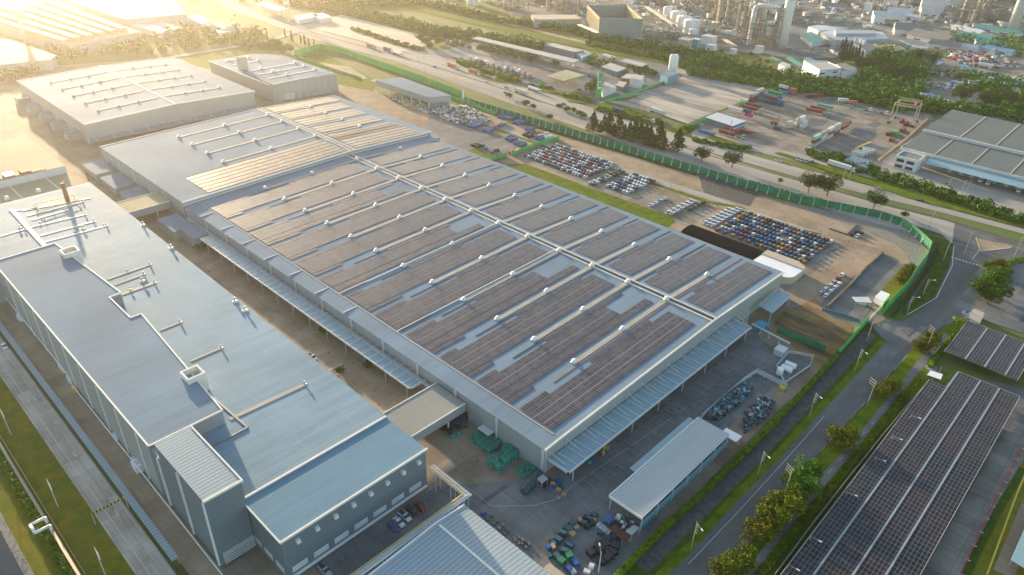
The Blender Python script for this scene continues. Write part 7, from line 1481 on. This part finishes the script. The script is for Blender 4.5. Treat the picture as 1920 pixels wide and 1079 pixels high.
HS = [(1708, 66, 40, 30, 7, 'roof_dk', 'wide grey open sided shed roof right of the white hall'), (1745, 78, 46, 26, 5, 'roof_dk', 'dark brown roofed shed beside the wide grey shed'), (1770, 92, 30, 20, 5, 'roof_dk', 'dark roofed house below the brown shed'), (1665, 38, 40, 16, 7, 'roof_white', 'white roofed plant shed near the lattice tower'), (1685, 30, 30, 14, 7, 'roof_white', 'second white roofed plant shed'), (1712, 40, 18, 10, 6, 'roof_white', 'small white canopy shed on the plant road'), (1745, 22, 30, 16, 14, 'roof_white', 'tall white block on the plant road'), (1742, 30, 24, 12, 8, 'roof_white', 'lower white block before the tall one'), (1790, 14, 30, 16, 9, 'roof_white', 'white gabled hall left of the tan process block'), (1702, 10, 10, 10, 10, 'roof_white', 'small white gabled tower house'), (1625, 24, 8, 8, 12, 'roof_white', 'small white cube beside the lattice tower'), (1670, 14, 14, 10, 12, 'roof_white', 'white round topped plant house'), (1645, 45, 14, 10, 10, 'roof_white', 'white scaffolded plant house'),
      (1560, 18, 30, 16, 5, 'roof_dk', 'long pale low building beside the plant road'), (1815, 62, 40, 12, 4, 'roof_white', 'long low pale shed near the conifers'), (1828, 74, 40, 12, 4, 'roof_teal', 'long teal roofed shed in the town'), (1870, 62, 50, 14, 4, 'roof_teal', 'teal roofed shed below the second chimney'), (1855, 86, 30, 10, 4, 'roof_teal', 'green roofed shed among the town trees'), (1840, 98, 26, 10, 4, 'roof_blue', 'blue grey roofed shed left pair'), (1872, 100, 30, 12, 4, 'roof_blue', 'blue grey roofed shed right pair'), (1810, 96, 20, 14, 5, 'roof_white', 'white tent like roof in the town'), (1812, 132, 12, 8, 3, 'roof_blue', 'bright blue roofed hut under the trees'), (1838, 148, 36, 10, 4, 'roof_dk', 'long dark roofed row in the lower town'), (1845, 128, 12, 6, 4, 'roof_white', 'white truck like shed in the scrap dealer yard'),
      (1905, 170, 22, 14, 4, 'roof_blue', 'pale blue roofed house at the right edge'), (1912, 178, 14, 10, 4, 'roof_white', 'white roofed house at the right edge'), (1852, 155, 10, 8, 4, 'roof_white', 'small tan walled house by the lane'), (1735, 187, 9, 7, 4, 'roof_white', 'left blue grey cottage behind the hedge'), (1746, 190, 8, 7, 4, 'roof_blue', 'right blue grey cottage behind the hedge'), (1770, 195, 14, 6, 3, 'roof_white', 'flat white roofed cottage behind the hedge'), (1645, 135, 14, 8, 3.5, 'roof_teal', 'green fringed tent roof between dark trees'), (1720, 140, 12, 7, 3.5, 'roof_teal', 'small green roofed hut in the town trees'), (1740, 140, 26, 4, 3, 'roof_white', 'long white walled lane house'), (1728, 160, 10, 8, 4, 'roof_white', 'white cottage among the palms left'), (1742, 158, 8, 7, 4, 'roof_dk', 'dark cottage among the palms right'), (1750, 120, 12, 10, 4, 'roof_blue', 'blue house lost in the haze of trees'), (1688, 104, 14, 10, 5, 'cream', 'sand heap coloured roof beside the works yard'), (1640, 104, 18, 8, 3, 'roof_white', 'row of white mixer sheds below the works building'),
      (1720, 98, 16, 8, 5, 'roof_white', 'white framed hut at the end of the minibus row'), (1893, 126, 16, 5, 3, 'rust', 'rusty long container shed at the right edge'), (1790, 100, 14, 8, 3, 'rust', 'rusty roofed lean to beside the white tent')]
for a in HS: house(*a[:5], a[5], a[6])
for i in range(7): q = G(1688+i*5.2, 82+i*2.4); b = MB(); b.box(-3.5, -1.1, .5, 3.5, 1.1, 3); b.box(-3.2, -1.12, 1.8, 3.2, 1.12, 2.5, 1); wheels(b, (-2.2, 2.2), .95, .5); o = b.build('bus', [M['white'], M['glass']]); o.location = q; o.rotation_euler.z = -.3; tag(o, 'white bus parked %s in the diagonal row beside the pale works building' % ORD[i], 'bus', 'buses in the diagonal row')
heap('scrap_yard', 'colourful scrap dealer yard below the pylon poles', [(1775, 108), (1800, 100), (1880, 108), (1900, 125), (1860, 132), (1800, 122)], 420, 3.5, ['white', 'rust', 'steel', 'lamp_red', 'drum_blue', 'cream'], 1.5, 5, 9)
heap('town_clutter', 'small roofs and clutter of the hazy town', [(1720, 165), (1800, 170), (1850, 165), (1920, 190), (1920, 150), (1860, 150)], 200, 3, ['white_wall', 'roof_dk', 'roof_blue', 'cream'], 2, 6, 10)
heap('plant_clutter', 'scattered small plant equipment across the refinery ground', [(980, 10), (1300, -10), (1700, -10), (1900, 20), (1880, 60), (1700, 60), (1500, 50), (1300, 75), (1180, 50)], 900, 7, ['metal', 'white_wall', 'metal_dark', 'steel', 'metal_warm', 'tank_white'], 2, 8, 12)
r = thing('mobile_crane', 'yellow lattice crane boom over the scrap dealer yard', 'crane', G(1836, 116)); q = G(1836, 116); b = MB(); b.bar(q+Vector((0, 0, 3)), G(1862, 106)+Vector((0, 0, 8)), .7); b.build('boom', M['yellow'], r); b = MB(); b.cb(q, (6, 3, 3)); b.build('body', M['lamp_red'], r)
# ------------------------------------------------------------------ far left, in the glare
band('railway', [(700, -20), (830, 18), (960, 48), (1100, 82), (1200, 100), (1330, 122)], 9, 'soil'); band('dry_strip', [(640, -10), (760, 12), (870, 38), (1000, 68), (1150, 98), (1260, 118)], 22, 'grass')
band('distant_road', [(300, 112), (400, 96), (500, 78), (560, 60)], 8, 'highway'); sheet('distant_lawn', [(340, 75), (430, 62), (455, 70), (360, 92)], 'grass'); sheet('distant_paving', [(0, 190), (60, 150), (120, 320), (220, 370), (150, 400), (0, 300)], 'yard_warm')
r = thing('sawtooth_factory', 'huge pale factory with parallel monitor roofs in the sun glare', 'factory', G(133, 92)); P = [G(x, y, 10) for x, y in ((-60, 28), (133, 86), (262, 60), (110, 5))]
b = MB(); b.prism([(p.x, p.y) for p in P], 0, 9.7); b.build('wall', M['wall'], r); b = MB(); b.prism([(p.x, p.y) for p in P], 9.7, 10); b.build('roof', M['cream'], r)
for i in range(6):
    f = (i+.4)/6; a_, c_ = P[1].lerp(P[2], f), P[0].lerp(P[3], f); b = MB(); d = (c_-a_).normalized(); n_ = Vector((-d.y, d.x, 0))*7; b.prism([(a_.x+d.x*12, a_.y+d.y*12), (c_.x, c_.y), (c_.x+n_.x, c_.y+n_.y), (a_.x+n_.x+d.x*12, a_.y+n_.y+d.y*12)], 10, 13.5); b.build('monitor_roof', M['cream'], r)
r = thing('dashed_roof_factory', 'large flat factory with dashed roof lights beyond the monitor roofs', 'factory', G(235, 42)); P = [G(x, y, 12) for x, y in ((120, 0), (235, 36), (350, 26), (310, -12))]
b = MB(); b.prism([(p.x, p.y) for p in P], 0, 11.7); b.build('wall', M['wall'], r); b = MB(); b.prism([(p.x, p.y) for p in P], 11.7, 12); b.build('roof', M['grey_roof'], r)
b = MB()
for i in range(7):
    for j in range(4): p = P[1].lerp(P[2], (i+.5)/7).lerp(P[0].lerp(P[3], (i+.5)/7), (j+.4)/4.4); d = (P[0]-P[1]).normalized(); b.bar(p+Vector((0, 0, .2)), p+d*11+Vector((0, 0, .2)), .9)
b.build('rooflight', M['trim'], r)
poly_bld('white_factory', 'white roofed factory at the left edge in the glare', 'factory', [(-80, 60), (20, 75), (105, 104), (95, 112), (-60, 128)], 9, 0, 'wall', 'cream')
for pts, z, l, rm in (([(240, 45), (262, 38), (322, 52), (300, 62)], 6, 'left white shed pair beside the dashed roof factory', 'roof_white'), ([(262, 38), (285, 36), (345, 52), (325, 55)], 6, 'right white shed pair beside the dashed roof factory', 'roof_white'), ([(352, 32), (370, 28), (396, 38), (378, 45)], 6, 'pale green roofed shed left of the brown roof', 'roof_white'), ([(396, 45), (415, 36), (445, 44), (420, 55)], 7, 'brown tiled temple like roof in the hazy park', 'roof_brown'), ([(405, 56), (425, 54), (432, 60), (410, 62)], 5, 'small white winged roof below the brown roof', 'roof_white'), ([(550, 30), (585, 25), (600, 30), (560, 38)], 5, 'grey white roof near the pale lot', 'roof_white'), ([(585, 28), (605, 24), (622, 32), (600, 36)], 5, 'green edged white roof near the pale lot', 'roof_white')):
    poly_bld('distant_shed', l, 'shed', pts, z, 0, 'white_wall', rm)
canopy_px('station_canopy', 'white fuel station canopy in the distance near the twin mast', [(479, 7), (495, 3), (540, 17), (520, 21)], 8, 'roof_white', .8, 5, False)
q = G(50, 82); r = thing('water_tower', 'white mushroom water tower in the glare', 'water tower', q); b = MB(); b.lathe(q, [(2.2, 0), (1.6, 20), (3, 26), (8.5, 31), (8.8, 34), (4, 36)], 20); b.build('shell', M['white'], r, True)
# cream buildings left of the far hall
r = thing('cream_building', 'cream roofed building with a long white facade left of the alley', 'building', (-449, 72, 0)); b = MB(); b.box(-520, -20, 0, -449.4, 105.5, 12); b.build('wall', M['white_wall'], r); b = MB(); b.box(-520, -20, 12, -449.2, 105.7, 12.3); b.build('roof', M['cream'], r)
b = MB()
for k in range(9): b.box(-457+k*.0, 20+k*8.0, 12.3, -451, 25+k*8.0, 13.4, k % 2)
b.box(-458, 16, 12.3, -450.5, 96, 12.6, 0); b.build('roof_equipment', [M['rust'], M['steel']], r)
r = thing('low_cream_building', 'lower cream roofed building between white facade and grey factory', 'building', (-409.5, 104, 0)); b = MB(); b.box(-449.2, -20, 0, -409.6, 104.4, 7.8); b.build('wall', M['white_wall'], r); b = MB(); b.box(-449, -20, 7.8, -409.6, 104.8, 8.1); b.build('roof', M['cream'], r)
b = MB()
for k in range(5): b.box(-448, 22+k*18, 8.1, -412, 22.5+k*18, 8.4)
b.build('roof_seams', M['trim'], r)
for k in range(4): q = Vector((-430, 40+k*15, 8.2)); ventdome(r, q.x, q.y, q.z, 1.2)
shed('white_block_building', 'bright white block beside the far hall near the left edge', -640, -600, 60, 100, 8, 'roof_white', 'white_wall', 'building')
# ------------------------------------------------------------------ air
hm = bpy.data.materials.new('haze'); hm.use_nodes = True; t = hm.node_tree; t.nodes.remove(t.nodes['Principled BSDF'])
pv = t.nodes.new('ShaderNodeVolumePrincipled'); pv.inputs['Color'].default_value = (1, .93, .80, 1)
pv.inputs['Density'].default_value = .0001; pv.inputs['Anisotropy'].default_value = .78
t.links.new(pv.outputs[0], t.nodes['Material Output'].inputs['Volume'])
b = MB(); b.box(-4300, -2300, -1, 1600, 4300, 176)
tag(b.build('haze', hm), kind='stuff')
